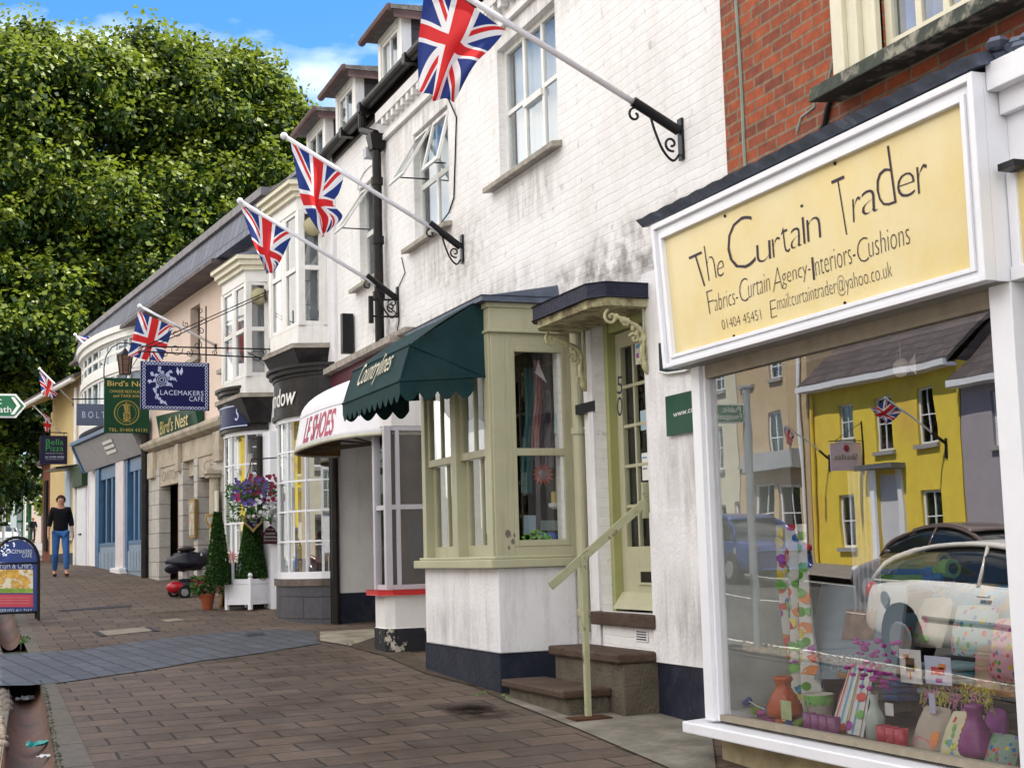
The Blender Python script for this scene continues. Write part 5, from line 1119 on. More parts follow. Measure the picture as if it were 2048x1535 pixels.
cushion('cushion',1906,1480,.38,.24,.25,mat('cream_cotton',(.62,.58,.40),.9,.1,10),'cream floral cushion between the pink cushion and the purple vase',art=[('green_flowers',PGN,spots(8,.14)),('yellow_flowers',PYE,spots(8,.16)),('red_flowers',PRED,spots(4,.12)),('blue_flowers',PBL,spots(5,.12))])
cushion('cushion',1895,1230,-.25,.55,.34,mat('beach_print_blue',(.10,.30,.45),.9,.4,7,dirt=1,dirtcol=(.42,.34,.22),dscale=6,dpos=(.5,.58)),'large blue and sand seaside print cushion upper right in the window',.15)
cushion('cushion',2000,1215,-.2,.50,.22,mat('beach_print_dark',(.05,.22,.40),.9,.4,7,dirt=1,dirtcol=(.35,.22,.10),dscale=9,dpos=(.5,.58)),'darker seaside print cushion against the right post',.1)
cushion('cushion',1850,1245,-.12,.26,.26,mat('stone_linen',(.46,.43,.36),.9,.2,8),'pale linen cushion with pink bird print above the hen card',.1,art=[('pink_bird',PPK,[(.05,.0,.22,.3)]),('green_sprig',PGN,[(-.2,-.6,.3,.14),(.4,-.5,.2,.1)])])
cushion('cushion',1975,1345,.0,.17,.26,mat('striped_wool',(.42,.32,.22),.9,.2,8),'pink and beige striped stack at the right of the bench',.02,art=[('pink_stripes',PPK,[(0,-.6,.9,.10),(0,-.2,.9,.10),(0,.2,.9,.10),(0,.6,.9,.10)])])
def stack(px,py,w,n,sw,th_,cols,lab,grp):
    p,u,z=onD(px,py,w)
    for i in range(n):
        m=M(); m.box(A,u-sw/2,u+sw/2,w-.15,w+.12,z+i*th_,z+(i+.9)*th_); tag(m.build('folded_towel',cols[i%len(cols)],bev=.012),lab,'towel',grp)
stack(1818,1398,.10,3,.13,.035,[mat('navy_towel',(.01,.06,.22),.95,.3,12)],'folded navy towel in the stack under the hen card','navy towels')
stack(1765,1395,.0,4,.22,.03,[mat('sage_towel',(.36,.42,.36),.95,.3,12),mat('stone_towel',(.48,.47,.42),.95,.3,12)],'folded pale towel in the stack left of the hen card','pale towels')
stack(1910,1388,.0,5,.32,.032,[mat('aqua_towel',(.30,.46,.50),.95,.3,12),mat('teal_towel',(.03,.20,.30),.95,.3,12)],'folded aqua or teal towel in the stack behind the red bird card','aqua towels')
card('greeting_card',A,.20,1800,1298,1842,1365,PWH,'white card with a brown hen painting on the navy towels','card',None,[(.3,.7,.35,.75,mat('hen_brown',(.16,.08,.03),.7,.4,30)),(.2,.45,.7,.85,POR),(.45,.52,.12,.35,POR),(.25,.8,.45,.55,PYE)])
card('greeting_card',A,.20,1850,1312,1902,1368,mat('card_lilac',(.55,.58,.75),.7,.05,9),'pale card with a red bird painting right of the hen card','card',None,[(.25,.75,.35,.62,PRED),(.55,.8,.55,.75,POR),(.4,.65,.08,.22,PPUR)])
card('swing_tag',A,.42,1562,1400,1582,1438,mat('tag_green',(.45,.52,.28),.7,.2,9),'small green tag standing against the orange vase','tag')
card('swing_tag',A,.30,1770,1405,1786,1430,PWH,'small white tag by the flower bottle','tag')
card('swing_tag',A,.30,1858,1385,1870,1425,mat('tag_lilac',(.45,.45,.6),.7,.1,9),'lilac tag hanging at the front of the bench','tag')
# tea towels, striped
tt=thing('tea_towel','white tea towels with thin coloured stripes and floral prints draped down the window','tea towel',onD(1700,1460,.25)[0])
m=M(); q=[onD(1662,1452,.34)[0],onD(1730,1476,.34)[0],onD(1752,1332,.12)[0],onD(1700,1332,.12)[0]]; K_=16
def onq(s,t,e=0.): a=Vector(q[0]).lerp(Vector(q[1]),s); b=Vector(q[3]).lerp(Vector(q[2]),s); p=a.lerp(b,t); return p+Vector((-.012*math.sin(s*14)-e,0,0))
for j in range(8):
    for i in range(K_): m.quad(onq(i/K_,j/8),onq((i+1)/K_,j/8),onq((i+1)/K_,(j+1)/8),onq(i/K_,(j+1)/8))
m.build('cloth',FAB,tt,smooth=True)
for k,(c,ss_) in enumerate(((PRED,.12),(PBL,.22),(PGN,.34),(PRED,.5),(PBL,.64),(PGRY,.8))):
    m=M(); 
    for j in range(8): m.quad(onq(ss_,j/8,.004),onq(ss_+.03,j/8,.004),onq(ss_+.03,(j+1)/8,.004),onq(ss_,(j+1)/8,.004))
    m.build('stripe',c,tt)
for k,(c,s,t_) in enumerate(((PRED,.7,.55),(PGN,.75,.3),(PPUR,.55,.12),(PRED,.35,.05))):
    m=M(); m.add([onq(s+.11*math.cos(a*.9),t_+.07*math.sin(a*.9),.007+.001*k) for a in range(7)],[tuple(range(7))]); m.build('flower_print',c,tt)
# fabric rolls
for i,(px,py,c) in enumerate(((1862,1128,(.40,.42,.10)),(1888,1122,(.45,.36,.10)),(1878,1142,(.06,.18,.45)),(1906,1136,(.20,.40,.08)),(1857,1158,(.12,.35,.06)),(1896,1157,(.05,.15,.40)),(1872,1165,(.05,.16,.42)))):
    p,u,z=onD(px,py,-.35); m=M(); rm=mat('roll_%s'%['olive','ochre','blue','lime','green','royal','navy'][i],c,.8,.2,12)
    ax=Vector((.05,1,0)).normalized(); pp_=Vector(p); m.tube([pp_,pp_+ax*.55],.052,14); m.tube([pp_-ax*.003,pp_+ax*.01],.030,12,mi=1)
    nm=['olive','ochre','blue','lime','leaf green','royal blue','navy'][i]
    tag(m.build('fabric_roll',[rm,DK]),'%s roll of fabric in the heap at the back of the shop'%nm,'fabric roll','rolls of fabric behind the window')
# string of little paper lights
random.seed(12)
cc=[(.05,.25,.35),(.20,.02,.12),(.45,.12,.03),(.05,.10,.30),(.20,.32,.04),(.30,.04,.20)]
lt_=thing('light_string','string of small coloured cotton reels lying in the left corner of the window','garland',onD(1500,1430,.35)[0])
m=M(); pts=[(1450,1412),(1470,1408),(1482,1398),(1500,1402),(1512,1410),(1527,1416),(1540,1425),(1560,1438),(1590,1445)]
m.tube([onD(px,py,.38)[0] for px,py in pts],.003,5); m.build('cord',PWH,lt_)
for i,(px,py) in enumerate(((1452,1415),(1470,1417),(1478,1400),(1495,1402),(1512,1420),(1524,1425),(1540,1420),(1535,1438),(1562,1443),(1582,1447),(1600,1444),(1548,1440))):
    p=onD(px,py,.38)[0]; m=M(); a=Vector(p); dd=Vector((ru(-1,1),ru(-1,1),ru(-.2,.2))).normalized()*.028; m.tube([a-dd,a+dd],.019,10); m.build('reel',mat('reel_%s'%'abcdef'[i%6],cc[i%6],.6,.2,20),lt_)
# feathery garland along the bench, hanging fish
m=M(); random.seed(2)
for i in range(240):
    px=ru(1840,1985); py=ru(1372,1410); p=Vector(onD(px,py,.18)[0]); m.tube([p,p+Vector((ru(-.02,.02),ru(-.03,.03),ru(-.06,.03)))],.0035,4)
tag(m.build('feather_garland',mat('yellow_feather',(.50,.48,.08),.9,.6,12,dirt=1,dirtcol=(.55,.20,.35),dscale=8,dpos=(.5,.55))),'yellow and pink feathery garland along the front edge of the bench','garland')
pf,u_,z_=onD(1802,735,.30); m=M(); m.ball(pf,.055,12,(.35,1.2,.9)); m.add([Vector(pf)+Vector((0,-.05,0)),Vector(pf)+Vector((0,-.12,.06)),Vector(pf)+Vector((0,-.12,-.05))],[(0,1,2)]); m.tube([pf,(pf[0],pf[1],2.6)],.002,4)
tag(m.build('fish_ornament',mat('shell_white',(.62,.58,.52),.4,.1,20),smooth=False),'white fish ornament hanging near the top of the shop window','ornament')
cushion('tassel_bag',1990,1450,.1,.12,.16,PPUR,'small magenta bag beside the purple vase',.02,'bag')
# window of the sage bay: hanging scarves etc.
def ond(px,py,u): w,z=A.atu(px,py,u); return P(u,w,z)
def scarf(px0,px1,py0,py1,u,mt,label):
    m=M(); n=16; 
    for j in range(9):
        for i in range(n+1):
            s=i/n; v=j/8; p=ond(px0+(px1-px0)*s+4*math.sin(v*5),py0+(py1-py0)*v,u+.03*math.sin(s*16+v*2)); m.v.append(p)
    for j in range(8):
        for i in range(n): q_=j*(n+1)+i; m.f.append((q_,q_+1,q_+n+2,q_+n+1)); m.mi.append(0)
    tag(m.build('scarf',mt,smooth=True),label,'scarf')
scarf(1046,1068,735,985,11.5,mat('turquoise_silk',(.01,.18,.20),.6,.3,9),'long turquoise scarf at the left of the bay side window')
scarf(1066,1082,720,900,11.35,mat('pink_chiffon',(.45,.20,.20),.8,.3,9),'short pink lace scarf beside the turquoise one')
scarf(1074,1112,780,935,11.45,mat('mauve_silk',(.12,.09,.13),.7,.3,9),'wide grey mauve scarf in the middle of the bay side window')
scarf(1098,1128,660,830,11.6,mat('black_lace',(.02,.012,.02),.8,.3,9),'dark lace shawl in the top right of the bay side window')
scarf(1114,1138,700,1000,11.55,mat('sand_silk',(.34,.30,.16),.8,.3,9),'sand coloured scarf behind the small card')
def scard(name,px0,py0,px1,py1,u,mt,label,cat,text=None,tm=None,tilt=0):
    q=[ond(px0,py1,u),ond(px1,py1+tilt,u),ond(px1,py0+tilt,u),ond(px0,py0,u)]; m=M(); b=Vector((0,.006,0)); m.hexa([q[0],q[1],Vector(q[1])+b,Vector(q[0])+b,q[3],q[2],Vector(q[2])+b,Vector(q[3])+b]); o=tag(m.build(name,mt),label,cat)
    if text:
        f_=lambda x,y:Vector(ond(x,y,u-.003)); textM(text,f_(px0+2,py1-6),f_(px1-4,py1-6+tilt*.9),f_(px0+2,py0+2)).build('lettering',tm or PWH,o)
    return o
o=scard('arrow_sign',1051,675,1098,694,11.12,mat('navy_sign',(.01,.015,.04),.5,.1,9),'small navy sign reading EAST OF INDIA with a white arrow','sign','EAST OF INDIA',PWH,4)
m=M(); m.tube([ond(1054,690,11.11),ond(1096,694,11.11)],.004,5); m.build('arrow',PWH,o)
m=M(); m.add([ond(1076,722,11.2),ond(1094,766,11.2),ond(1070,745,11.2)],[(0,1,2)]); tag(m.build('pennant',mat('pale_linen',(.55,.48,.50),.9,.1,9)),'pale triangular pennant hanging under the arrow sign','pennant')
o=scard('small_card',1109,824,1136,867,11.10,mat('aqua_card',(.40,.50,.50),.7,.1,9),'pale aqua card with a little drawn figure on the middle rail','card')
m=M(); m.tube([ond(1122+6*math.cos(a),843+9*math.sin(a),11.095) for a in (0,1,2,3,4,5,6.28)],.003,4); m.build('drawing',PGRY,o)
m=M(); c=ond(1086,948,11.2); c=Vector(c)
m.lathe((0,0,0),[(0.001,0)],3) if False else None
sp=[]
for k in range(28):
    r=.105 if k%2==0 else .062; a=k*6.283/28; sp.append(c+Vector((math.cos(a)*r,0,math.sin(a)*r)))
m.add([c+Vector((0,-.015,0))]+sp,[(0,k+1,(k+1)%28+1) for k in range(28)]); m.ball(c,.045,12,(1,.5,1),1)
tag(m.build('sun_ornament',[mat('rust_red_metal',(.28,.035,.015),.5,.3,15),mat('grey_glass_disc',(.18,.15,.17),.2,.1,9)]),'rusty red sun shaped ornament with grey centre in the bay window','ornament')
m=M(); c=ond(1110,1000,11.35); m.lathe((c[0],c[1],c[2]-.02),[(.032,0),(.032,.09),(.02,.095)],12); tag(m.build('candle',mat('yellow_wax',(.62,.48,.14),.5,.1,9)),'thick yellow candle on a white bracket in the bay window','candle')
m=M(); m.lathe((c[0],c[1],c[2]-.075),[(.02,0),(.055,.02),(.06,.05),(.03,.055)],12); tag(m.build('candle_bracket',PWH),'small white shelf bracket under the yellow candle','shelf')
m=M(); random.seed(4)
for i in range(26):
    px=ru(1050,1148); py=1078+ru(-8,10)-8*math.sin((px-1050)/98*3.14*2); p=Vector(ond(px,py,11.10)); a=ru(0,3.14); L_=ru(.025,.045); t_=Vector((math.cos(a),0,math.sin(a)))*L_; n_=Vector((-math.sin(a),0,math.cos(a)))*L_*.6
    m.add([p-t_,p+n_,p+t_,p-n_],[(0,1,2,3)])
tag(m.build('leaf_garland',mat('lime_leaf',(.16,.50,.03),.7,.3,12)),'lime green leaf garland along the foot of the bay window','garland')
scard('gift_box',1048,1030,1072,1068,11.3,mat('pale_blue_card2',(.35,.45,.55),.7,.1,9),'pale blue box at the left foot of the bay window','box'); scard('gift_box',1082,1040,1118,1060,11.3,mat('grey_green_box',(.20,.26,.24),.7,.3,9),'grey green patterned box in the middle of the bay window foot','box')
m=M(); c=ond(1098,1075,11.3); m.ball(c,.10,12,(1,.6,.5)); tag(m.build('glass_bowl',mat('cobalt_glass',(.03,.12,.45),.15,.2,9),smooth=True),'cobalt blue glass bowl behind the green leaves','bowl')
m=M(); m.tube([ond(1045,748,11.6),ond(1142,712,11.6)],.012,6); tag(m.build('hanging_rail',mat('orange_wood',(.30,.07,.01),.6,.2,9)),'orange wooden rail from which the scarves hang','rail')
# green web sign on the pier and the tail of a second sign
sgn=thing('wall_sign','dark green wall sign with a white web address, half hidden by the curtain shop window','sign',P(8.9,.02,2.4))
m=M(); m.box(A,8.25,9.05,.034,.05,2.38,2.66); m.build('board',mat('bottle_green_sign',(.006,.06,.035),.3,.2,3),sgn)
text_obj('lettering','www.countrylines',A,.052,(1347,838),(1440,812),(1346,823),WHT,sgn,spacing=1.0)
m=M(); m.prism_uz(A,[(8.3,2.83),(8.3,3.05),(9.12,3.05),(9.12,2.84),(9.0,2.815),(8.75,2.80),(8.5,2.815)],.034,.05); o=tag(m.build('wall_sign',mat('navy_green_sign',(.008,.03,.035),.4,.2,3)),'dark sign with a white wavy lower edge tucked under the yellow fascia','sign')
m=M(); m.tube([P(9.12,.052,2.845),P(9.0,.052,2.82),P(8.75,.052,2.805),P(8.5,.052,2.82),P(8.3,.052,2.835)],.008,5); m.build('white_edge',WHT,o)

# more printed goods massed along the window floor
for k,(px,py,w,sw,sh_,bc,sc_,lb) in enumerate(((1705,1300,-.25,.34,.30,(.50,.46,.36),16,'cream cushion with bright dots standing behind the tea towels'),(1790,1270,-.32,.30,.26,(.10,.25,.35),22,'blue flowered cushion behind the hen card'),(1940,1262,-.10,.34,.26,(.30,.42,.45),20,'aqua patterned cushion above the card with the red bird'),(2005,1300,.05,.22,.30,(.55,.30,.35),26,'pink flowered cushion at the right window post'),(1545,1300,-.3,.20,.45,(.60,.58,.50),24,'tall floral bolster at the left back of the display'),(1995,1505,.36,.20,.16,(.20,.30,.25),30,'small green flowered cushion in the bottom right corner of the window'),(1690,1405,.05,.18,.20,(.55,.12,.15),28,'small red flowered cushion behind the purple tumblers'),(1590,1395,.05,.16,.22,(.15,.30,.12),28,'small leafy green cushion behind the orange vase'))):
    cushion('cushion',px,py,w,sw,sh_,patmat('print_%s'%['dots','bluebell','aqua','rose','floral','meadow','poppy','leafy'][k],bc,MC,sc_*1.2,.38),lb,.06)
# ---------------- frame B : the terrace turns five degrees ----------------
PB=B.P
def bowpts(u0,u1,bulge,n=24,e=.55):
    out=[]
    for i in range(n+1):
        t=i/n; u=u0+(u1-u0)*t; w=bulge*max(0,1-(2*t-1)**2)**e; out.append((u,w))
    return out
def bow_band(m,fr,u0,u1,bulge,z0,z1,off=0.0,th=.05,e=.55,n=24,mi=0,prof=None):
    pts=bowpts(u0-off*.8,u1+off*.8,bulge+off,n,e); pin=[(u,w-th) for u,w in bowpts(u0+th-off*.8,u1-th+off*.8,bulge+off,n,e)]
    for i in range(n):
        (a,b),(c,d)=pts[i],pts[i+1]; (e_,f_),(g_,h_)=pin[i],pin[i+1]
        m.hexa([fr.P(a,b,z0),fr.P(c,d,z0),fr.P(g_,h_,z0),fr.P(e_,f_,z0),fr.P(a,b,z1),fr.P(c,d,z1),fr.P(g_,h_,z1),fr.P(e_,f_,z1)],mi)
def bow_solid(m,fr,u0,u1,bulge,z0,z1,off=0.,e=.55,n=24):
    m.prism_uw(fr,bowpts(u0-off*.8,u1+off*.8,bulge+off,n,e)+[(u1,-.1),(u0,-.1)],z0,z1)
def bow_window(par,fr,u0,u1,bulge,z0,z1,cols,rows,mf,mg,e=.55,bar=.022):
    m=M(); bow_band(m,fr,u0,u1,bulge,z0,z0+.09,.01,.06,e); bow_band(m,fr,u0,u1,bulge,z1-.06,z1,.01,.06,e)
    for r in range(1,rows): z=z0+.09+(z1-z0-.15)*r/rows; bow_band(m,fr,u0,u1,bulge,z-bar/2,z+bar/2,.0,.03,e)
    pts=bowpts(u0,u1,bulge,240,e)
    L=[0]
    for a,b in zip(pts,pts[1:]): L.append(L[-1]+math.dist(a,b))
    for c in range(cols+1):
        s=L[-1]*c/cols; i=min(range(241),key=lambda k:abs(L[k]-s)); u,w=pts[i]; r=bar*.6 if 0<c<cols else .035
        m.box(fr,u-r,u+r,w-.035,w+.003,z0+.09,z1-.06)
    o=m.build('bow_window',mf,par)
    g=M(); pp=bowpts(u0,u1,bulge-.015,24,e)
    for (a,b),(c,d) in zip(pp,pp[1:]): g.quad(fr.P(a,b,z0+.05),fr.P(c,d,z0+.05),fr.P(c,d,z1-.03),fr.P(a,b,z1-.03))
    g.build('pane',mg,o,smooth=False); return o
BLK=mat('black_fascia_paint',(.020,.019,.020),.35,.2,5,bump=.1,dirt=.4,dirtcol=(.09,.08,.07),dscale=4)
GLB=glassmat('bow_glass',.38)
tb_=thing('white_bow_window_building','white building with two canted upper bays over two curved small paned shop windows','building',PB(3,0,.8))
m=M(); wall_holes(m,B,0.0,.50,5.62,-.5,6.95,[(.75,2.25,1.35,3.5),(3.6,4.85,1.35,3.5)],.05)
m.quad(PB(.50,0,1.15),PB(.50,-6,1.15),PB(.50,-6,6.9),PB(.50,0,6.9)); m.quad(PB(.50,-6,-.5),PB(5.6,-6,-.5),PB(5.6,-6,6.9),PB(.5,-6,6.9))
m.build('wall',WR,tb_)
m=M(); m.box(B,.47,.50,-5,.02,-.3,1.15); m.build('flank_plinth',BK,tb_); 
m=M(); m.box(B,.485,.50,-3.5,.0,1.15,3.2); m.build('flank_panel',WR2,tb_)
m=M(); m.tube([PB(.46,.04,.4),PB(.46,.04,3.4)],.05,10); m.tube([PB(.56,.05,.4),PB(.56,.05,3.3)],.03,8); m.build('downpipe',CI,tb_)
STK=brickmat('dark_stone_base',(.07,.07,.085),(.05,.055,.075),(.02,.02,.02),.6,.28,.008,'yz',rough=.5,bump=.4,noise=.3)
for (u0,u1,bul,zb,zs,zt,cols,tag_) in ((.62,2.36,.41,.3,1.37,3.46,5,0),(3.45,5.0,.40,.4,1.22,3.50,5,1)):
    m=M(); bow_solid(m,B,u0,u1,bul,zb,zs-.12,.02); m.build('bow_base',STK if tag_==0 else BK,tb_)
    m=M(); bow_solid(m,B,u0,u1,bul,zs-.12,zs-.03,.05); m.build('bow_ledge',mat('brown_stone_ledge',(.13,.10,.085),.7,.4,6,bump=.4),tb_)
    bow_window(tb_,B,u0,u1,bul,zs-.03,zt,cols,5,WG,GLB)
    m=M(); bow_band(m,B,u0,u1,bul,zt,zt+.52,.03,.25)
    bow_band(m,B,u0,u1,bul,zt+.0,zt+.05,.06,.2); m.build('bow_fascia',BLK,tb_,smooth=False)
    m=M(); bow_solid(m,B,u0,u1,bul,zt+.52,zt+.57,.05); bow_solid(m,B,u0,u1,bul,zt+.57,zt+.63,.10); bow_solid(m,B,u0,u1,bul,zt+.63,zt+.67,.14); m.build('bow_cornice',BLK,tb_)
    m=M(); room(m,B,u0+.1,u1-.1,-.03,-2.5,zs-.1,zt); m.build('shop_interior',mat('bright_shop_interior',(.34,.29,.21),.8,.6,1.6,dirt=.7,dirtcol=(.05,.04,.035),dscale=1.4),tb_)
    m=M()
    for k in range(9):
        uu=u0+.25+k*(u1-u0-.5)/8; m.box(B,uu-.07,uu+.06,-.35,-.2,zs,zs+ru(.3,.9))
    m.build('window_goods',mat('mixed_goods',(.30,.10,.06),.7,.9,5,dirt=.9,dirtcol=(.08,.14,.30),dscale=3,dpos=(.48,.56)),tb_)
# yellow blinds seen in both shop windows
for (a,b) in ((1.35,1.75),(4.0,4.45)):
    m=M(); m.box(B,a,b,.1,.13,1.6,3.4); m.build('yellow_drape',mat('yellow_drape',(.72,.52,.05),.8,.2,3),tb_)
# lettering on the fascias
def wrap(body,fr,u0,u1,bulge,ua,ub,z0,z1,off,mt,par,shear=0.,thin=0.,e=.55):
    t=textM(body,(0,0,0),(1,0,0),(0,1,0),shear=shear,thin=thin); vs=[]
    for x,y,z in t.v:
        u=ua+(ub-ua)*x; tt=(u-u0)/(u1-u0); w=bulge*max(0,1-(2*tt-1)**2)**e+off; vs.append(fr.P(u,w,z0+(z1-z0)*y))
    t.v=vs; return t.build('lettering',mt,par)
wrap('window',B,.62,2.36,.41,1.98,.98,3.62,3.86,.05,WHT,tb_,.2,.012)
m=M(); m.prism_uw(B,[(u,w+.065) for u,w in bowpts(3.45,5.0,.40,24)[2:20]]+[(u,w+.04) for u,w in bowpts(3.45,5.0,.40,24)[2:20]][::-1],3.56,3.90)
ls=m.build('cafe_fascia_panel',mat('navy_fascia',(.012,.02,.085),.35,.1,5),tb_)
for z0,z1 in ((3.57,3.585),(3.875,3.89)):
    m=M(); pp=[(u,w+.068) for u,w in bowpts(3.45,5.0,.40,24)[2:20]]
    for (a,b),(c,d) in zip(pp,pp[1:]): m.quad(PB(a,b,z0),PB(c,d,z0),PB(c,d,z1),PB(a,b,z1))
    m.build('border_line',mat('lace_white',(.60,.66,.85),.5,.05,9),ls)
wrap('CAFE',B,3.45,5.0,.40,4.62,4.25,3.66,3.78,.07,mat('dull_letter',(.35,.36,.42),.5,.05,9),ls)
wrap('S',B,3.45,5.0,.40,3.80,3.70,3.66,3.86,.07,mat('lace_white',(.60,.66,.85),.5,.05,9),ls,.3)
# white pilaster between the shops and its board foot
m=M(); m.box(B,3.04,3.40,-.05,.10,.5,3.45); m.build('pilaster',WG,tb_,bev=.005)
m=M(); m.tube([PB(3.42,.14,.5),PB(3.42,.14,3.4)],.045,8); m.build('black_pipe',CI,tb_)
# canted bays above
def canted(par,u0,u1,pr,z0,z1,off=.32):
    a,b=u0+off*.45,u1-off
    poly=[(u0,-.05),(a,pr),(b,pr),(u1,-.05)]
    m=M(); ins=lambda k:[(u0+k,-.05),(a+k*.5,pr-k),(b-k*.5,pr-k),(u1-k,-.05)]
    zs=z0+.25; zt=z1-.42
    # panels under and over the sashes
    m.prism_uw(B,poly,z0,zs); m.prism_uw(B,poly,zt,z1-.25)
    # corner posts and inner boxes
    for (u,w) in ((a,pr),(b,pr)): m.box(B,u-.05,u+.05,w-.09,w-.0,zs,zt)
    m.box(B,u0-.0,u0+.07,-.02,.05,zs,zt); m.box(B,(a+b)/2-.05,(a+b)/2+.05,pr-.08,pr-.004,zs,zt)
    o=m.build('canted_bay',WF,par,bev=.004)
    # side sash (faces the camera) built along the cant line
    s=M(); g=M(); 
    def seg(P0,P1,lab):
        d=(P1[0]-P0[0],P1[1]-P0[1]); L=math.hypot(*d); n=(d[1]/L,-d[0]/L)
        q=lambda s_,o_,z:PB(P0[0]+d[0]*s_+n[0]*o_,P0[1]+d[1]*s_+n[1]*o_,z)
        def bx(s0,s1,za,zb,o0=-.03,o1=.0): s.hexa([q(s0,o0,za),q(s1,o0,za),q(s1,o1,za),q(s0,o1,za),q(s0,o0,zb),q(s1,o0,zb),q(s1,o1,zb),q(s0,o1,zb)])
        zm=(zs+zt)/2; t=.05/L
        bx(0,t,zs,zt); bx(1-t,1,zs,zt); bx(t,1-t,zs,zs+.06); bx(t,1-t,zt-.05,zt); bx(t,1-t,zm-.03,zm+.03,-.035,.006)
        g.quad(q(0,-.02,zs),q(1,-.02,zs),q(1,-.02,zt),q(0,-.02,zt))
    pts=[(u0+.06,.04),(a-.03,pr-.03)]; seg(pts[1],pts[0],''); seg(((a+b)/2-.05,pr-.01),(a+.05,pr-.01),''); seg((b-.05,pr-.01),((a+b)/2+.05,pr-.01),'')
    f=s.build('sash_window',WF,o); g.build('pane',glassmat('bay_upper_glass',.30),f)
    c=M(); c.prism_uw(B,ins(.14),zs,zt); c.build('curtain',CURG,f)
    c=M(); q=(u0+.10,.16); c.ball(PB(*q,zt-.22),.13,12); tag(c.build('paper_lamp_shade',mat('paper_lamp_shade',(.40,.36,.22),.8,.1,5),f,smooth=True))
    m=M()
    for k,(g_,za,zb) in enumerate(((.05,z1-.25,z1-.18),(.10,z1-.18,z1-.10),(.15,z1-.10,z1-.04))):
        m.prism_uw(B,[(u0-g_,-.05),(a-g_*.7,pr+g_),(b+g_*.7,pr+g_),(u1+g_,-.05)],za,zb)
    m.build('bay_cornice',CW,o,bev=.004)
    m=M(); g_=.17; m.hexa([PB(u0-g_,0,z1-.04),PB(u1+g_,0,z1-.04),PB(b+.1,pr+g_,z1-.04),PB(a-.1,pr+g_,z1-.04),PB(u0-.05,0,z1+.10),PB(u1+.05,0,z1+.10),PB(b,pr*.8,z1+.03),PB(a,pr*.8,z1+.03)]); m.build('bay_lead_roof',LEAD,o)
    m=M(); g_=.10; m.prism_uw(B,[(u0-g_,-.05),(a-g_*.7,pr+g_),(b+g_*.7,pr+g_),(u1+g_,-.05)],z0-.06,z0); m.build('bay_ledge',mat('dirty_sill',(0.36,0.33,0.28)),o,bev=.005)
    m=M(); m.hexa([PB(u0+.05,-.05,z0-.42),PB(u1-.05,-.05,z0-.42),PB(b-.05,pr*.75,z0-.42),PB(a+.05,pr*.75,z0-.42),PB(u0-.08,-.05,z0-.06),PB(u1+.05,-.05,z0-.06),PB(b+.05,pr+.08,z0-.06),PB(a-.05,pr+.08,z0-.06)]); m.build('bay_corbel',BLK,o)
canted(tb_,.76,2.45,.36,4.40,6.62); canted(tb_,3.22,4.95,.36,4.02,6.10)
m=M(); m.box(A,17.35,17.45,.02,.16,4.12,4.62)
for k in range(8): m.box(A,17.45,17.49,.04,.14,4.14+k*.06,4.17+k*.06)
m.build('alarm_box',BM,tb_)
# slate hung eaves band and roof over the turned part
m=M(); m.prism_wz(B,[(.34,6.36),(.20,6.88),(.10,6.88),(.10,6.36)],2.9,17.9); m.build('slate_band',SLT,tb_)
m=M(); m.prism_wz(B,[(.42,6.28),(.42,6.35),(.0,6.35),(.0,6.28)],5.0,17.9); m.build('dark_soffit',MATS['roof_slate'],tb_)
m=M(); m.prism_wz(B,[(.26,6.88),(.26,7.0),(.12,7.0),(.12,6.88)],2.85,18.0); m.prism_wz(B,[(.12,6.9),(.12,7.0),(-2.5,8.4),(-2.5,8.2)],2.85,18.0); m.prism_wz(B,[(-2.5,8.4),(-6.5,6.2),(-6.5,6.0),(-2.5,8.2)],.5,18.0); m.prism_wz(B,[(.12,6.9),(.12,6.95),(-2.5,8.4),(-2.5,8.2)],.5,2.85); m.build('roof',mat('weathered_lead_grey',(.22,.21,.22),.7,.3,6,bump=.3),tb_)

# pink chinese restaurant with its stone ground floor
pk=thing('pink_restaurant_building','pink rendered building over a carved stone ground floor with square piers','building',PB(8.4,0,1.1))
WA=(5.66,5.95,4.70,6.03); WB=(7.36,8.03,5.12,6.05)
m=M(); wall_holes(m,B,0.0,5.62,11.2,3.9,6.4,[WA,WB],.14); m.build('wall',PNK,pk)
m=M(); m.quad(PB(5.62,-6,0),PB(11.2,-6,0),PB(11.2,-6,6.4),PB(5.62,-6,6.4)); m.build('back_wall',PNK,pk)
for W_ in (WA,WB):
    m=M(); a,b,c,d=W_; m.box(B,a,b,-.30,-.14,c,d); w_=m.build('window',DK,pk); m=M(); m.box(B,a-.08,b+.08,-.05,.08,c-.07,c); m.build('sill',mat('dirty_sill',(0.36,0.33,0.28)),w_)
    m=M(); m.box(B,a,a+.05,-.14,-.10,c,d); m.box(B,a+.05,b,-.14,-.11,(c+d)/2-.02,(c+d)/2+.02); m.build('frame',mat('dark_frame',(.06,.04,.035),.6,.2,5),w_)
m=M(); m.prism_wz(B,[(0,3.70),(.16,3.76),(.20,3.83),(.20,3.88),(0,3.98)],5.5,11.2); m.build('stone_cornice',STN,pk)
m=M(); m.box(B,5.5,11.2,-.3,.05,3.36,3.70)
for (a,b) in ((5.6,6.2),(8.35,8.75),(10.35,11.0)): m.box(B,a+.1,b-.1,.05,.13,3.20,3.69)
m.build('stone_frieze',STN,pk,bev=.01)
for (a,b) in ((5.5,6.30),(7.35,7.60),(8.37,8.69),(10.2,11.2)):
    m=M(); m.box(B,a,b,-.16,.06,.4,3.36); m.build('stone_pier',STB,pk,bev=.01)
m=M(); 
for (a,b) in ((6.30,7.35),(8.69,10.2)): m.box(B,a,b,-.08,.03,3.02,3.36)
m.box(B,7.60,8.37,-.2,-.05,3.1,3.36)
lp=m.build('lettered_panel',STN,pk)
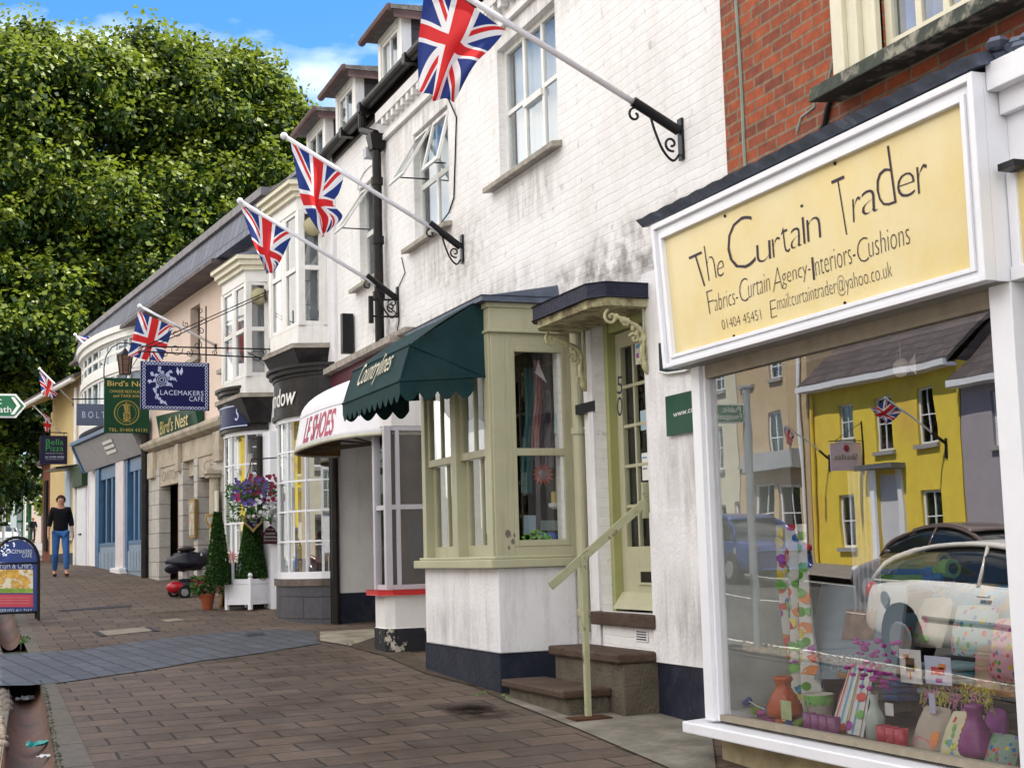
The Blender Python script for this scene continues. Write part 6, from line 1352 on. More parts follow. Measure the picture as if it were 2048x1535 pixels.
def tB(body,ua,ub,z0,z1,w,mt,par,**k): return textM(body,PB(ua,w,z0),PB(ub,w,z0),PB(ua,w,z1),**k).build('lettering',mt,par)
CARV=mat('carved_letter',(.24,.20,.15),.9,.2,9)
tB('CANTON',10.05,8.85,3.10,3.28,.033,CARV,lp); tB('CE',7.0,6.42,3.10,3.28,.033,CARV,lp)
m=M(); room(m,B,5.7,11.1,-.18,-2.2,.8,3.4); m.build('interior',DKB,pk)
m=M(); m.box(B,8.7,9.6,-.20,-.15,1.0,3.02); m.build('door',mat('red_brown_door',(.14,.035,.02),.4,.3,5),pk); m=M(); m.box(B,6.31,6.9,-.20,-.15,1.0,3.02); m.build('door',mat('red_brown_door',(.14,.035,.02)),pk)
m=M(); m.tube([PB(5.95,.13,.9),PB(5.95,.13,3.0)],[.10,.085],14); m.box(B,5.78,6.12,.0,.30,3.0,3.06); m.box(B,5.82,6.08,.02,.26,2.94,3.0); m.build('stone_column',STN,pk,smooth=False)
# name board
nb=thing('restaurant_name_board','dark green name board with gilt lettering reading Bird\'s Nest on the pink wall','sign',PB(8.5,.1,3.8))
m=M(); m.hexa([PB(7.05,.03,3.80),PB(9.92,.03,3.84),PB(9.92,.10,3.84),PB(7.05,.10,3.80),PB(7.05,.03,4.20),PB(9.92,.03,4.32),PB(9.92,.18,4.32),PB(7.05,.18,4.20)]); m.build('board',mat('deep_green_board',(.008,.055,.03),.35,.2,4),nb)
GOLD=mat('gilt',(.52,.40,.12),.35,.2,20,metal=.3)
tB("Bird's Nest",9.55,7.45,3.93,4.19,.195,GOLD,nb,shear=.1,thin=.01)

# blue and grey shop
bs_=thing('blue_shop_building','white building with a curved upper bow above the blue shopfront with sloping grey fascia','building',PB(14.3,0,1.3))
m=M(); wall_holes(m,B,0.0,11.2,17.6,-.2,6.4,[(11.25,13.0,1.6,3.75),(13.8,16.2,1.6,3.75)],.1); m.quad(PB(11.2,-6,0),PB(17.6,-6,0),PB(17.6,-6,6.4),PB(11.2,-6,6.4)); m.build('wall',WR,bs_)
m=M(); m.prism_wz(B,[(.10,3.72),(.10,4.28),(.42,4.30),(.16,3.72)],11.25,17.2); m.build('sloping_fascia',mat('grey_fascia',(.30,.29,.30),.5,.2,6),bs_)
m=M(); m.prism_wz(B,[(.05,4.30),(.50,4.32),(.50,4.40),(.05,4.45)],11.2,17.3); m.prism_wz(B,[(.10,3.70),(.19,3.70),(.46,4.28),(.46,4.31),(.42,4.31),(.16,3.72)],17.2,17.32); m.build('fascia_trim',BLU,bs_)
m=M(); q=[PB(13.6,.285,3.95),PB(12.9,.285,3.95),PB(12.9,.40,4.2),PB(13.6,.40,4.2)]
for s_ in range(3): 
    z0=3.90+s_*.1; m.quad(PB(14.1,.262+s_*.045,z0),PB(13.1,.262+s_*.045,z0),PB(13.1,.29+s_*.045,z0+.06),PB(14.1,.29+s_*.045,z0+.06))
m.build('fascia_lettering',WHT,bs_)
m=M()
for (a,b) in ((11.3,11.55),(12.85,13.05),(13.85,14.05),(15.9,16.3)): m.box(B,a,b,-.02,.10,1.45,3.72)
for (a,b) in ((11.55,12.85),(14.05,15.9)):
    m.box(B,a,b,-.02,.06,3.45,3.72); m.box(B,a,b,-.02,.08,1.98,2.06)
    for k in (1,2): uu=a+(b-a)*k/3; m.box(B,uu-.07,uu+.07,-.02,.05,2.06,3.45)
fr_=m.build('blue_frame',BLU,bs_,bev=.004)
g=M(); 
for (a,b) in ((11.55,12.85),(14.05,15.9)): g.quad(PB(a,.0,2.0),PB(b,.0,2.0),PB(b,.0,3.5),PB(a,.0,3.5))
g.build('pane',GL,fr_)
m=M(); 
for (a,b) in ((11.3,13.05),(13.85,16.3)):
    m.box(B,a+.02,b-.02,-.02,.07,1.25,1.98)
    for k in range(5): uu=a+.18+(b-a-.36)*k/5; m.box(B,uu+.02,uu+(b-a-.36)/5-.03,.07,.09,1.45,1.85)
m.build('stall_riser',BLG,bs_,bev=.004)
m=M(); m.box(B,13.05,13.85,-.03,.14,1.5,3.72); m.build('pilaster',mat('pale_pink_pilaster',(.66,.60,.62),.6,.1,4),bs_); m=M(); m.box(B,12.98,13.92,-.03,.24,1.0,1.52); m.build('pilaster_base',WR2,bs_,bev=.03)
m=M(); room(m,B,11.3,16.3,-.03,-1.5,1.3,3.7); m.build('shop_interior',mat('pale_brown_shop',(.20,.17,.13),.8,.7,3),bs_)
m=M(); bow_solid(m,B,11.4,17.5,.55,4.46,4.72,.05); bow_solid(m,B,11.4,17.5,.55,5.46,5.6,.02); bow_solid(m,B,11.4,17.5,.55,4.72,4.85,-.0); bow_solid(m,B,11.4,17.5,.55,6.12,6.25,.06); bow_solid(m,B,11.4,17.5,.55,6.25,6.37,.12); m.build('bow_panels',WF,bs_)
bow_window(bs_,B,11.4,17.5,.52,4.85,5.46,10,1,WF,GL,bar=.09); bow_window(bs_,B,11.4,17.5,.52,5.60,6.14,10,2,WF,GL,bar=.07)
m=M(); bow_band(m,B,11.5,17.4,.42,4.8,6.15,0,.03); m.build('net_curtain',CUR,bs_)
m=M(); m.tube([PB(11.12,.12,1.2),PB(11.12,.12,4.4)],.075,10); m.build('black_downpipe',CI,bs_)

# yellow house
yh=thing('yellow_house','yellow rendered house with deep ochre eaves near the far end of the terrace','building',PB(20.5,0,1.5))
m=M(); m.box(B,18.9,23.2,-6,0.0,1.9,5.7); m.build('wall',YEL,yh)
m=M(); m.box(B,18.9,23.2,-5.9,-.01,.8,1.9); m.build('plinth',BK,yh)
m=M(); m.hexa([PB(18.2,-.1,6.25),PB(22.9,-.1,6.1),PB(22.9,.95,5.65),PB(18.2,.25,5.95),PB(18.2,-.1,6.32),PB(22.9,-.1,6.18),PB(22.9,.95,5.73),PB(18.2,.25,6.03)]); m.build('eaves_soffit',mat('ochre_soffit',(.50,.36,.14),.8,.2,4),yh)
m=M(); m.box(B,18.3,22.9,-.3,-.0,5.7,6.2); m.build('gable',YEL,yh)
m=M(); m.tube([PB(22.9,.97,5.70),PB(18.2,.28,6.02)],.06,8); m.build('gutter',WF,yh); m=M(); m.hexa([PB(18.0,-3,7.2),PB(22.9,-3,7.2),PB(22.9,1.0,5.75),PB(18.0,.30,6.05),PB(18.0,-3,7.3),PB(22.9,-3,7.3),PB(22.9,1.0,5.82),PB(18.0,.30,6.12)]); m.build('roof',ROOF,yh)
m=M(); m.box(B,17.6,18.9,-4,.02,1.0,6.2); m.build('white_side_bay',WR,yh)
m=M(); m.box(B,17.75,18.75,.02,.08,1.55,3.4); dd=m.build('door',WG,yh,bev=.01); m=M(); m.box(B,18.1,18.4,.08,.10,2.3,2.34); m.build('letter_slot',BM,dd)
m=M(); m.box(B,17.65,18.9,.02,.16,3.45,3.95); m.build('door_fascia',mat('dark_green_board',(.02,.05,.02),.5,.2,4),yh); m=M(); m.box(B,19.9,20.6,.0,.05,2.3,4.0); m.build('window',CUR,yh); m=M(); m.box(B,19.8,20.7,.0,.12,2.2,2.28); m.build('window_sill',WF,yh)
m=M(); m.hexa([PB(18.9,.02,3.95),PB(20.3,.02,3.95),PB(20.3,.55,3.9),PB(18.9,.55,3.9),PB(18.9,.02,4.03),PB(20.3,.02,4.03),PB(20.3,.55,3.96),PB(18.9,.55,3.96)]); m.build('porch_hood',BLK,yh)
m=M(); m.tube([PB(18.95,.08,1.2),PB(18.95,.08,5.9)],.045,8); m.build('white_downpipe',WF,yh)
bh=thing('brick_end_house','red brick house end beyond the yellow house','building',PB(26,0,1.6))
m=M(); m.box(B,23.25,24.6,-6,-.02,.5,4.4); m.build('wall',mat('far_brick',(.20,.06,.035),.9,.4,5),bh); m=M(); m.prism_wz(B,[(.15,4.35),(.15,4.45),(-3,6.4),(-6.2,4.4)],23.2,24.7); m.build('roof',ROOF,bh)
m=M(); m.box(B,23.6,24.0,-.02,.04,2.0,3.9); m.build('window',DK,bh)

# ---------------- hanging signs ----------------
def hang_sign(name,label,fr,u,px0,py0,px1,py1,mt,th=.02,grp=None):
    f=lambda px,py:fr.P(u,*fr.atu(px,py,u))
    w0,zt0=fr.atu(px0,py0,u); w1,zt1=fr.atu(px1,py0,u); z1=(zt0+zt1)/2; z0=(fr.atu(px0,py1,u)[1]+fr.atu(px1,py1,u)[1])/2
    t=thing(name,label,'sign',fr.P(u,(w0+w1)/2,z0),grp)
    m=M(); m.box(fr,u-th,u+th,min(w0,w1),max(w0,w1),z0,z1); m.build('board',mt,t,bev=.004)
    def on(s,v): return fr.P(u-th-.003,w0+(w1-w0)*s,z0+(z1-z0)*v)
    return t,on,f,(w0,w1,z0,z1)
def tx(body,on,s0,s1,v0,v1,mt,par,**k): return textM(body,on(s0,v0),on(s1,v0),on(s0,v1),**k).build('lettering',mt,par)
NAV=mat('navy_sign_panel',(.008,.010,.075),.3,.1,4); LAC=MATS['lace_white']
t,on,f,(w0,w1,z0,z1)=hang_sign('cafe_hanging_sign','navy blue hanging sign with a white lace border and flower sprig reading LACEMAKERS CAFE',B,3.2,281,724,418,820,NAV)
tx('LACEMAKERS',on,.28,.91,.31,.41,LAC,t,spacing=1.08); tx('CAFE',on,.70,.91,.19,.29,LAC,t,spacing=1.15)
m=M()
nx,nyy=19,13
for i in range(nx):
    for v in (.045,.955): s=.05+.90*i/(nx-1); m.tube([on(s+.020*math.cos(a),v+.028*math.sin(a)) for a in np.linspace(0,6.283,9)],.0045,4,cap=False)
for j in range(1,nyy):
    for s in (.045,.955): v=.045+.91*j/nyy; m.tube([on(s+.020*math.cos(a),v+.028*math.sin(a)) for a in np.linspace(0,6.283,9)],.0045,4,cap=False)
m.build('lace_border',LAC,t)
m=M(); random.seed(8)
cx,cv=.30,.62
for r in (.03,.06,.09): m.tube([on(cx+r*math.cos(a)*(1+.12*math.sin(a*7)),cv+r*1.4*math.sin(a)*(1+.12*math.cos(a*7))) for a in np.linspace(0,6.283,22)],.005,4,cap=False)
for (a0,a1,b0,b1) in ((.36,.70,.44,.80),(.40,.68,.50,.62),(.22,.72,.14,.74),(.20,.62,.10,.56),(.22,.52,.20,.34),(.20,.34,.28,.18),(.26,.2,.36,.12),(.30,.76,.26,.88),(.36,.56,.44,.50)):
    p=[on(a0+(b0-a0)*k/10+.02*math.sin(k*.8),a1+(b1-a1)*k/10+.025*math.cos(k*.9)) for k in range(11)]; m.tube(p,.006,4)
    for k in (2,5,8): 
        c_=Vector(p[k]); m.tube([c_+Vector((.018*math.cos(a),0,.018*math.sin(a))) for a in np.linspace(0,6.283,7)],.006,4,cap=False)
m.build('flower_sprig',LAC,t)
m=M(); 
for s_ in (-1,1): m.add([on(.56,.80),on(.56+.035*s_,.90),on(.56+.05*s_,.80),on(.56+.02*s_,.72)],[(0,1,2,3)])
m.build('butterfly',LAC,t)
br=thing('wrought_iron_sign_arm','long black wrought iron arm with tie rods and scrolls carrying the navy cafe sign','bracket',PB(3.2,0,4.8))
m=M(); m.tube([f(545,698),f(276,692)],.011,6); m.tube([f(545,716),f(276,702)],.011,6); m.tube([f(545,684),f(547,735)],.014,6)
for (a,b) in (((276,698),(545,578)),((276,706),(530,590))): m.tube([f(*a),f(*b)],.008,6)
m.tube([f(530,578),f(531,600)],.012,6); m.tube([f(412,612),f(412,724)],.011,6)
for s_ in (300,398): m.tube([f(s_,702),f(s_,726)],.010,6)
def sc(px,py,r,a0,sg=1,tn=1.3): w,z=B.atu(px,py,3.2); m.tube(scroll(B,3.2,w,z,r,tn,a0,sg,18),.006,5)
for (px,py,r,a0,sg) in ((400,622,.05,0,1),(402,640,.05,3,-1),(402,662,.055,0,1),(395,690,.07,2,1),(372,648,.05,1,-1),(528,704,.05,0,1),(485,707,.035,1,-1),(500,707,.035,2,1),(352,665,.11,0,1),(352,698,.10,3,1),(330,706,.06,1,-1),(378,706,.06,2,1),(430,706,.04,0,1)): sc(px,py,r,a0,sg)
m.tube([f(495,704),f(515,714),f(530,724),f(545,734)],.008,5)
m.build('scrollwork',BM,br)
GRN=mat('bottle_green_panel',(.006,.050,.022),.3,.15,4)
t,on,f,q_=hang_sign('restaurant_hanging_sign','bottle green hanging sign with gold lettering and round emblem for Bird\'s Nest chinese restaurant',B,11.0,208,756,298,866,GRN)
tx("Bird's Nest",on,.07,1.02,.85,.95,GOLD,t,thin=.012); tx('CHINESE RESTAURANT',on,.12,.95,.73,.78,GOLD,t); tx('and TAKE AWAY',on,.2,.90,.65,.70,GOLD,t); tx('TEL. 01404 43131',on,.10,.95,.03,.09,GOLD,t)
m=M(); m.tube([on(.5+.27*math.cos(a),.37+.215*math.sin(a)) for a in np.linspace(0,6.283,33)],.014,5,cap=False)
m.tube([on(.5+.21*math.cos(a),.37+.165*math.sin(a)) for a in np.linspace(0,6.283,33)],.006,4,cap=False); m.build('emblem_ring',mat('dull_gold',(.22,.22,.05),.4,.2,20),t)
m=M()
for (a,b,c,d) in ((.42,.50,.58,.52),(.50,.56,.44,.46),(.44,.47,.58,.49),(.47,.47,.47,.38),(.44,.44,.57,.45),(.45,.42,.57,.42),(.45,.39,.57,.39),(.42,.36,.58,.37),(.51,.50,.51,.36),(.42,.33,.58,.34),(.44,.33,.44,.26),(.57,.33,.57,.26),(.44,.29,.57,.29),(.42,.25,.59,.26),(.50,.33,.50,.20),(.50,.25,.43,.20),(.50,.25,.58,.20)): m.tube([on(a,b),on(c,d)],.009,4)
m.build('characters',GOLD,t)
lm=thing('hanging_lantern','black hexagonal lantern hanging inside an arched iron bracket above the green sign','lantern',f(250,752))
m=M(); m.tube([f(208,757),f(208,735),f(212,712),f(224,694),f(240,686),f(256,686),f(275,694),f(290,712),f(296,740)],.012,6); m.tube([f(208,757),f(298,757)],.01,5); m.tube([f(250,686),f(250,700)],.008,5); m.tube([f(284,700),f(250,757)],.008,5); m.build('arch_bracket',BM,lm)
w,z=B.atu(250,722,11.0); c=PB(11.0,w,z); hh=.27
m=M(); m.lathe((c[0],c[1],c[2]),[(.015,hh*.95),(.04,hh*.8),(.15,hh*.45),(.16,hh*.42)],6); m.lathe((c[0],c[1],c[2]),[(.10,-hh),(.11,-hh*.95)],6)
for k in range(6):
    a=k*math.pi/3; m.tube([(c[0]+.145*math.cos(a),c[1]+.145*math.sin(a),c[2]+hh*.42),(c[0]+.10*math.cos(a),c[1]+.10*math.sin(a),c[2]-hh*.95)],.010,5)
for v in (.1,-.3,-.65): m.tube([(c[0]+(.12+.03*v)*math.cos(a),c[1]+(.12+.03*v)*math.sin(a),c[2]+hh*v) for a in np.linspace(0,6.283,7)],.006,4,cap=False)
m.build('lantern_cage',BM,lm)
m=M(); m.lathe((c[0],c[1],c[2]),[(.095,-hh*.94),(.135,hh*.41)],6); m.build('lantern_glass',mat('lantern_glass',(.14,.08,.06),.2,.3,9),lm)
t,on,f,q_=hang_sign('slate_grey_sign','slate blue hanging sign with spaced white letters reading BOLT, behind the green sign',B,12.6,153,808,262,851,mat('slate_blue_panel',(.11,.13,.19),.4,.1,4))
tx('B O L T S',on,.10,.62,.35,.65,LAC,t,thin=-.004)
m=M(); m.tube([f(143,798),f(262,796)],.014,6); m.build('arm',BM,t)
t,on,f,q_=hang_sign('pizza_hanging_sign','dark purple square hanging sign with green letters reading Bella Pizza',B,20.6,80,871,138,928,mat('aubergine_panel',(.014,.012,.045),.4,.1,4))
LG=mat('leaf_green_letter',(.03,.30,.07),.5,.1,9)
tx('Bella',on,.20,.80,.68,.88,LG,t,thin=-.004); tx('Pizza',on,.20,.80,.46,.66,LG,t,thin=-.004); tx('pasta & gourmet pizzas',on,.20,.80,.36,.40,LAC,t); tx('tel: 01404 45420',on,.18,.82,.22,.29,LAC,t); tx('www.bellapizza.co.uk',on,.18,.82,.155,.185,LAC,t)
m=M(); m.tube([f(60,863),f(160,866)],.014,6); m.tube([f(88,864),f(88,872)],.01,5); m.tube([f(128,865),f(128,872)],.01,5); m.build('arm',BM,t)
# footpath finger post: its arrow is at the left edge and again, reversed, in the shop window
fp=thing('footpath_signpost','grey post with a green and white arrow sign pointing right, reading Public Footpath','signpost',(.20,14.0,gz(.2,14)-.05))
m=M(); m.tube([(.20,14.0,gz(0,14)-.05),(.20,14.0,3.35)],.045,12); m.tube([(.20,14.0,3.35),(.20,14.0,3.37)],.055,12); m.build('post',mat('galvanised_grey',(.36,.40,.44),.45,.1,5,metal=.3),fp,smooth=False)
SGN=mat('footpath_green',(.008,.13,.05),.35,.05,5)
def arrow(x0,x1,z0,z1,y,mt,nm,par,tip=.09):
    m=M(); zc=(z0+z1)/2; pl=[(x0,z0),(x1-tip,z0),(x1,zc),(x1-tip,z1),(x0,z1)]; m.add([(x,y,z) for x,z in pl]+[(x,y+.01,z) for x,z in pl],[(0,1,2,3,4),(9,8,7,6,5)]+[(i,(i+1)%5,(i+1)%5+5,i+5) for i in range(5)]); return m.build(nm,mt,par)
arrow(.245,.735,2.955,3.175,13.98,WHT,'white_plate',fp); arrow(.262,.715,2.972,3.158,13.974,SGN,'green_plate',fp,.082)
textM('Public',(.30,13.971,3.08),(.52,13.971,3.08),(.30,13.971,3.145)).build('lettering',WHT,fp); textM('Footpath',(.285,13.971,2.985),(.605,13.971,2.985),(.285,13.971,3.06)).build('lettering',WHT,fp)
m=M(); m.add([(.60,13.971,2.985),(.63,13.971,2.985),(.685,13.971,3.065),(.63,13.971,3.145),(.60,13.971,3.145),(.652,13.971,3.065)],[(0,1,2,5),(5,2,3,4)]); m.build('chevron',WHT,fp)
# ---------------- pavement furniture by the cafe ----------------
def leafset(m,pts,size,flat=0.5,mi=0):
    for p in pts:
        s=size*ru(.6,1.3); a=Vector((ru(-1,1),ru(-1,1),ru(-flat,flat)))
        if a.length<.1: a=Vector((1,0,0))
        a.normalize(); b=a.cross(Vector((ru(-1,1),ru(-1,1),ru(-1,1))));
        if b.length<.05: continue
        b.normalize(); p=Vector(p); m.add([p-a*s,p+b*s*.55,p+a*s,p-b*s*.55],[(0,1,2,3)],mi)
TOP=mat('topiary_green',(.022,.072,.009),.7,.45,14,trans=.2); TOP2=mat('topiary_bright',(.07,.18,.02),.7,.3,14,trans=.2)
def topiary(px,py_top,py_bot,half_px,y,label):
    a=onY(px,py_top,y); b=onY(px,py_bot,y); H=a[2]-b[2]; R=abs(onY(px+half_px,py_bot,y)[0]-b[0]); random.seed(int(px))
    t=thing('topiary_cone',label,'topiary',(b[0],y,gz(b[0],y)),'clipped cone topiaries outside the cafe')
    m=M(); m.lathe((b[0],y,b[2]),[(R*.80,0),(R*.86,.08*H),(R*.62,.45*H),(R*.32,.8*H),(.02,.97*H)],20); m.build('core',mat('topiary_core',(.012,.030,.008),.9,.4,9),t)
    m=M(); pts=[]
    for i in range(3800):
        v=rnd()**1.15; r=(R*(1-v)**.9*.93+.045)*(1 if v>.05 else .93)*ru(.93,1.07); q=ru(0,6.283); pts.append((b[0]+r*math.cos(q),y+r*math.sin(q),b[2]+v*H*.98))
    leafset(m,pts,.019); m.build('foliage',TOP,t)
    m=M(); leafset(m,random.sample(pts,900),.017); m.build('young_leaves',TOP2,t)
    m=M(); m.tube([(b[0],y,b[2]+.05),(b[0],y,gz(b[0],y)+.25)],.025,8); m.build('stem',WDB,t); return b
g1=gp(497,1221); yA=g1[1]+.28
topiary(503,1012,1160,27,yA,'clipped green cone topiary standing in the white planter box')
topiary(436,1020,1168,21,yA-.05,'clipped green cone topiary further back, left of the white planter box')
pb=thing('planter_box','white panelled wooden planter box with ball finials','planter',(g1[0]+.05,yA,gz(g1[0],yA)))
cxx,cyy=g1[0]+.06,yA; s_=.215; rot=math.radians(38); z0=gz(cxx,cyy)+.03; 
F4=[Fr(0,0,0)]
class Rot:
    def P(s,u,w,z): return (cxx+u*math.cos(rot)-w*math.sin(rot),cyy+u*math.sin(rot)+w*math.cos(rot),z)
RR=Rot(); m=M()
for a in (-1,1):
    for b in (-1,1): m.box(RR,a*s_-.025,a*s_+.025,b*s_-.025,b*s_+.025,z0-.03,z0+.42)
    m.box(RR,-s_+.025,s_-.025,a*s_-.018,a*s_+.018,z0+.04,z0+.11); m.box(RR,-s_+.025,s_-.025,a*s_-.018,a*s_+.018,z0+.33,z0+.40); m.box(RR,-s_+.025,s_-.025,a*s_-.008,a*s_+.008,z0+.11,z0+.33)
    m.box(RR,a*s_-.018,a*s_+.018,-s_+.025,s_-.025,z0+.04,z0+.11); m.box(RR,a*s_-.018,a*s_+.018,-s_+.025,s_-.025,z0+.33,z0+.40); m.box(RR,a*s_-.008,a*s_+.008,-s_+.025,s_-.025,z0+.11,z0+.33)
m.build('box',WG,pb,bev=.003)
for a in (-1,1):
    for b in (-1,1): m=M(); m.ball(RR.P(a*s_,b*s_,z0+.455),.035,10); m.build('finial',WG,pb,smooth=True)
m=M(); m.box(RR,-s_+.02,s_-.02,-s_+.02,s_-.02,z0+.28,z0+.32); m.build('soil',mat('soil',(.03,.02,.012),.95,.4,9),pb)
# geraniums in a terracotta pot
gg=gp(415,1218); gy=gg[1]; gx=onY(415,1200,gy)[0]
gt=thing('geranium_pot','terracotta pot of red, pink and white geraniums by the scooter','plant',(gx,gy,gz(gx,gy)))
zz=gz(gx,gy); m=M(); m.lathe((gx,gy,zz),[(.07,0),(.105,.19),(.115,.19),(.115,.23),(.10,.23),(.09,.2)],16); m.build('pot',mat('terracotta',(.28,.06,.02),.7,.2,8),gt,smooth=False)
random.seed(21); m=M(); pts=[(gx+ru(-.23,.23)*1.0,gy+ru(-.16,.16),zz+.22+ru(0,.26)) for _ in range(420)]; leafset(m,pts,.040); m.build('leaves',mat('geranium_leaf',(.04,.13,.02),.7,.3,12,trans=.15),gt)
for nm,c,pp in (('pink_flowers',(.70,.05,.13),((400,1165),(432,1160),(395,1172),(425,1168),(412,1158),(389,1163),(440,1150))),('red_flowers',(.60,.03,.03),((421,1145),(410,1178),(406,1194),(428,1180),(398,1155))),('white_flowers',(.65,.62,.62),((426,1155),(438,1160),(430,1172)))):
    m=M()
    for (px,py) in pp:
        q=Vector(onY(px,py,gy+ru(-.1,.05))); leafset(m,[q+Vector((ru(-.05,.05),ru(-.04,.04),ru(-.035,.035))) for _ in range(60)],.017)
    m.build(nm,mat(nm,c,.7,.2,15),gt)
# chalkboard A-frame
cg=gp(452,1213); cy=cg[1]; ck=thing('chalkboard_stand','narrow wooden framed chalkboard leaning between the planter and the geraniums','chalkboard',tuple(cg))
def oY(px,py,dy=0): return onY(px,py,cy+dy)
m=M(); q=[oY(441,1212,-.12),oY(464,1216,.1),oY(471,1125,.35),oY(453,1128,.15)]
def slab(q,th,mt,nm,par,ins=0):
    q=[Vector(v) for v in q]; n=(q[1]-q[0]).cross(q[3]-q[0]).normalized()*th; m=M(); m.hexa([q[0],q[1],q[1]+n,q[0]+n,q[3],q[2],q[2]+n,q[3]+n]); return m.build(nm,mt,par)
def quadpt(q,s,t): a=Vector(q[0]).lerp(Vector(q[1]),s); b=Vector(q[3]).lerp(Vector(q[2]),s); return a.lerp(b,t)
slab(q,.02,BM,'slate_panel',ck)
m=M(); 
for (a,b) in (((0,0),(1,0)),((1,0),(1,1)),((1,1),(0,1)),((0,1),(0,0))): m.tube([quadpt(q,*a),quadpt(q,*b)],.022,6)
m.build('frame',mat('pine_frame',(.38,.19,.06),.6,.3,8),ck)
# pinwheel
w_=thing('garden_windmill','pink petal garden windmill in front of the cafe window','windmill',tuple(oY(463,1165)))
m=M(); c=Vector(oY(464,1112,.1))
for k in range(10):
    a=k*.628; m.add([c,c+Vector((.05*math.cos(a-.2),-.01,.05*math.sin(a-.2))),c+Vector((.12*math.cos(a),-.02,.12*math.sin(a))),c+Vector((.05*math.cos(a+.25),.0,.05*math.sin(a+.25)))],[(0,1,2,3)])
m.build('petals',mat('coral_petal',(.70,.20,.18),.5,.2,9),w_); m=M(); m.tube([c,(c.x,c.y,gz(c.x,c.y))],.006,5); m.build('stick',PWH,w_)
# heart and teapot chalkboards
def hpt(a): return (16*math.sin(a)**3/17., (13*math.cos(a)-5*math.cos(2*a)-2*math.cos(3*a)-math.cos(4*a))/17.)
def heart(px,py,y,sc_,name,label,fill,edge,par=None,sx=1.0,words=None):
    c=Vector(onY(px,py,y)); t=thing(name,label,'chalkboard',tuple(c)); m=M(); n=30
    pts=[c+Vector((hpt(k*6.283/n)[0]*sc_*sx,0,hpt(k*6.283/n)[1]*sc_)) for k in range(n)]
    m.add([c-Vector((0,0,.02*sc_))]+pts,[(0,i+1,(i+1)%n+1) for i in range(n)]); m.add([c+Vector((0,.02,0))]+[p+Vector((0,.02,0)) for p in pts],[(0,(i+1)%n+1,i+1) for i in range(n)]); m.build('slate_heart',fill,t)
    m=M(); m.tube(pts+[pts[0]],.016,6,cap=False); m.build('rim',edge,t)
    if words:
        for (b,s0,s1,v0,v1) in words: textM(b,c+Vector((s0*sc_,-.006,v0*sc_)),c+Vector((s1*sc_,-.006,v0*sc_)),c+Vector((s0*sc_,-.006,v1*sc_)),shear=.2).build('chalk_writing',mat('chalk',(.55,.58,.62),.8,0,1),t)
    return t
heart(506,1043,yA-.45,.135,'heart_chalkboard','heart shaped chalkboard with a straw rim hanging in front of the clipped cone',mat('slate_navy',(.012,.015,.05),.6,.2,9),mat('straw_rim',(.40,.26,.09),.8,.3,20),None,1,[('Old Ginger',-.7,.7,.25,.55),('food',-.3,.4,-.05,.2),('Cafe',.0,.6,-.4,-.15)])
heart(419,1039,yA+1.6,.125,'heart_chalkboard','narrow cream heart board with a straw rim on the rear clipped cone',mat('cream_heart',(.50,.48,.40),.6,.2,9),MATS['straw_rim'],None,.5)
tp=thing('teapot_chalkboard','dark teapot shaped menu board hanging on the black pipe right of the heart board','chalkboard',tuple(onY(540,1088,yA-.3)))
m=M(); y_=yA-.3; f=lambda px,py:Vector(onY(px,py,y_)); pl=[(526,1087),(556,1087),(555,1068),(549,1056),(541,1050),(533,1056),(528,1064),(522,1058),(520,1062),(526,1074)]
A_=[f(*p) for p in pl]; n=len(pl); m.add(A_+[p+Vector((0,.02,0)) for p in A_],[tuple(range(n-1,-1,-1)),tuple(range(n,2*n))]+[(i,(i+1)%n,(i+1)%n+n,i+n) for i in range(n)]); m.build('board',mat('board_maroon',(.045,.008,.012),.5,.2,6),tp)
m=M(); m.tube([f(553,1065),f(559,1066),f(559,1076),f(554,1080)],.012,6); m.tube([f(541,1048),f(541,1035)],.016,6); m.build('handle',MATS['board_maroon'],tp)
for (b,x0,x1,y0,y1) in (('Soup',534,548,1060,1056),('Lunches',531,551,1068,1063),('Sandwiches',528,553,1075,1070),('Served all day',528,554,1082,1078)):
    textM(b,f(x0,y0)-Vector((0,.004,0)),f(x1,y0)-Vector((0,.004,0)),f(x0,y1)-Vector((0,.004,0))).build('chalk_writing',MATS['chalk'],tp)
# hanging basket
hb_y=yA-.55; hc=Vector(onY(503,992,hb_y)); hb=thing('hanging_basket','hanging basket overflowing with purple, crimson and white petunias','hanging basket',tuple(hc))
m=M(); m.lathe(tuple(hc+Vector((0,0,-.10))),[(.03,0),(.12,.04),(.18,.12),(.19,.17),(.1,.17)],14); m.build('basket',WDB,hb)
m=M(); top_=hc+Vector((0,0,.52)); 
for a in (0,2.1,4.2): m.tube([hc+Vector((.18*math.cos(a),.18*math.sin(a),.05)),top_],.005,4)
m.tube([top_,Vector((top_.x+.45,top_.y+.2,top_.z+.04))],.010,5); m.build('chain',BM,hb)
random.seed(33); m=M(); pts=[]
for i in range(2100):
    a=ru(0,6.283); r=.36*rnd()**.5; h=ru(-.05,.26)*(1-r*1.0)
    if rnd()<.38: h=-ru(.0,.36); r=ru(.16,.34)
    pts.append(hc+Vector((r*math.cos(a),r*math.sin(a),h)))
leafset(m,pts,.024); m.build('foliage',mat('basket_leaf',(.05,.15,.03),.7,.4,14,trans=.15),hb)
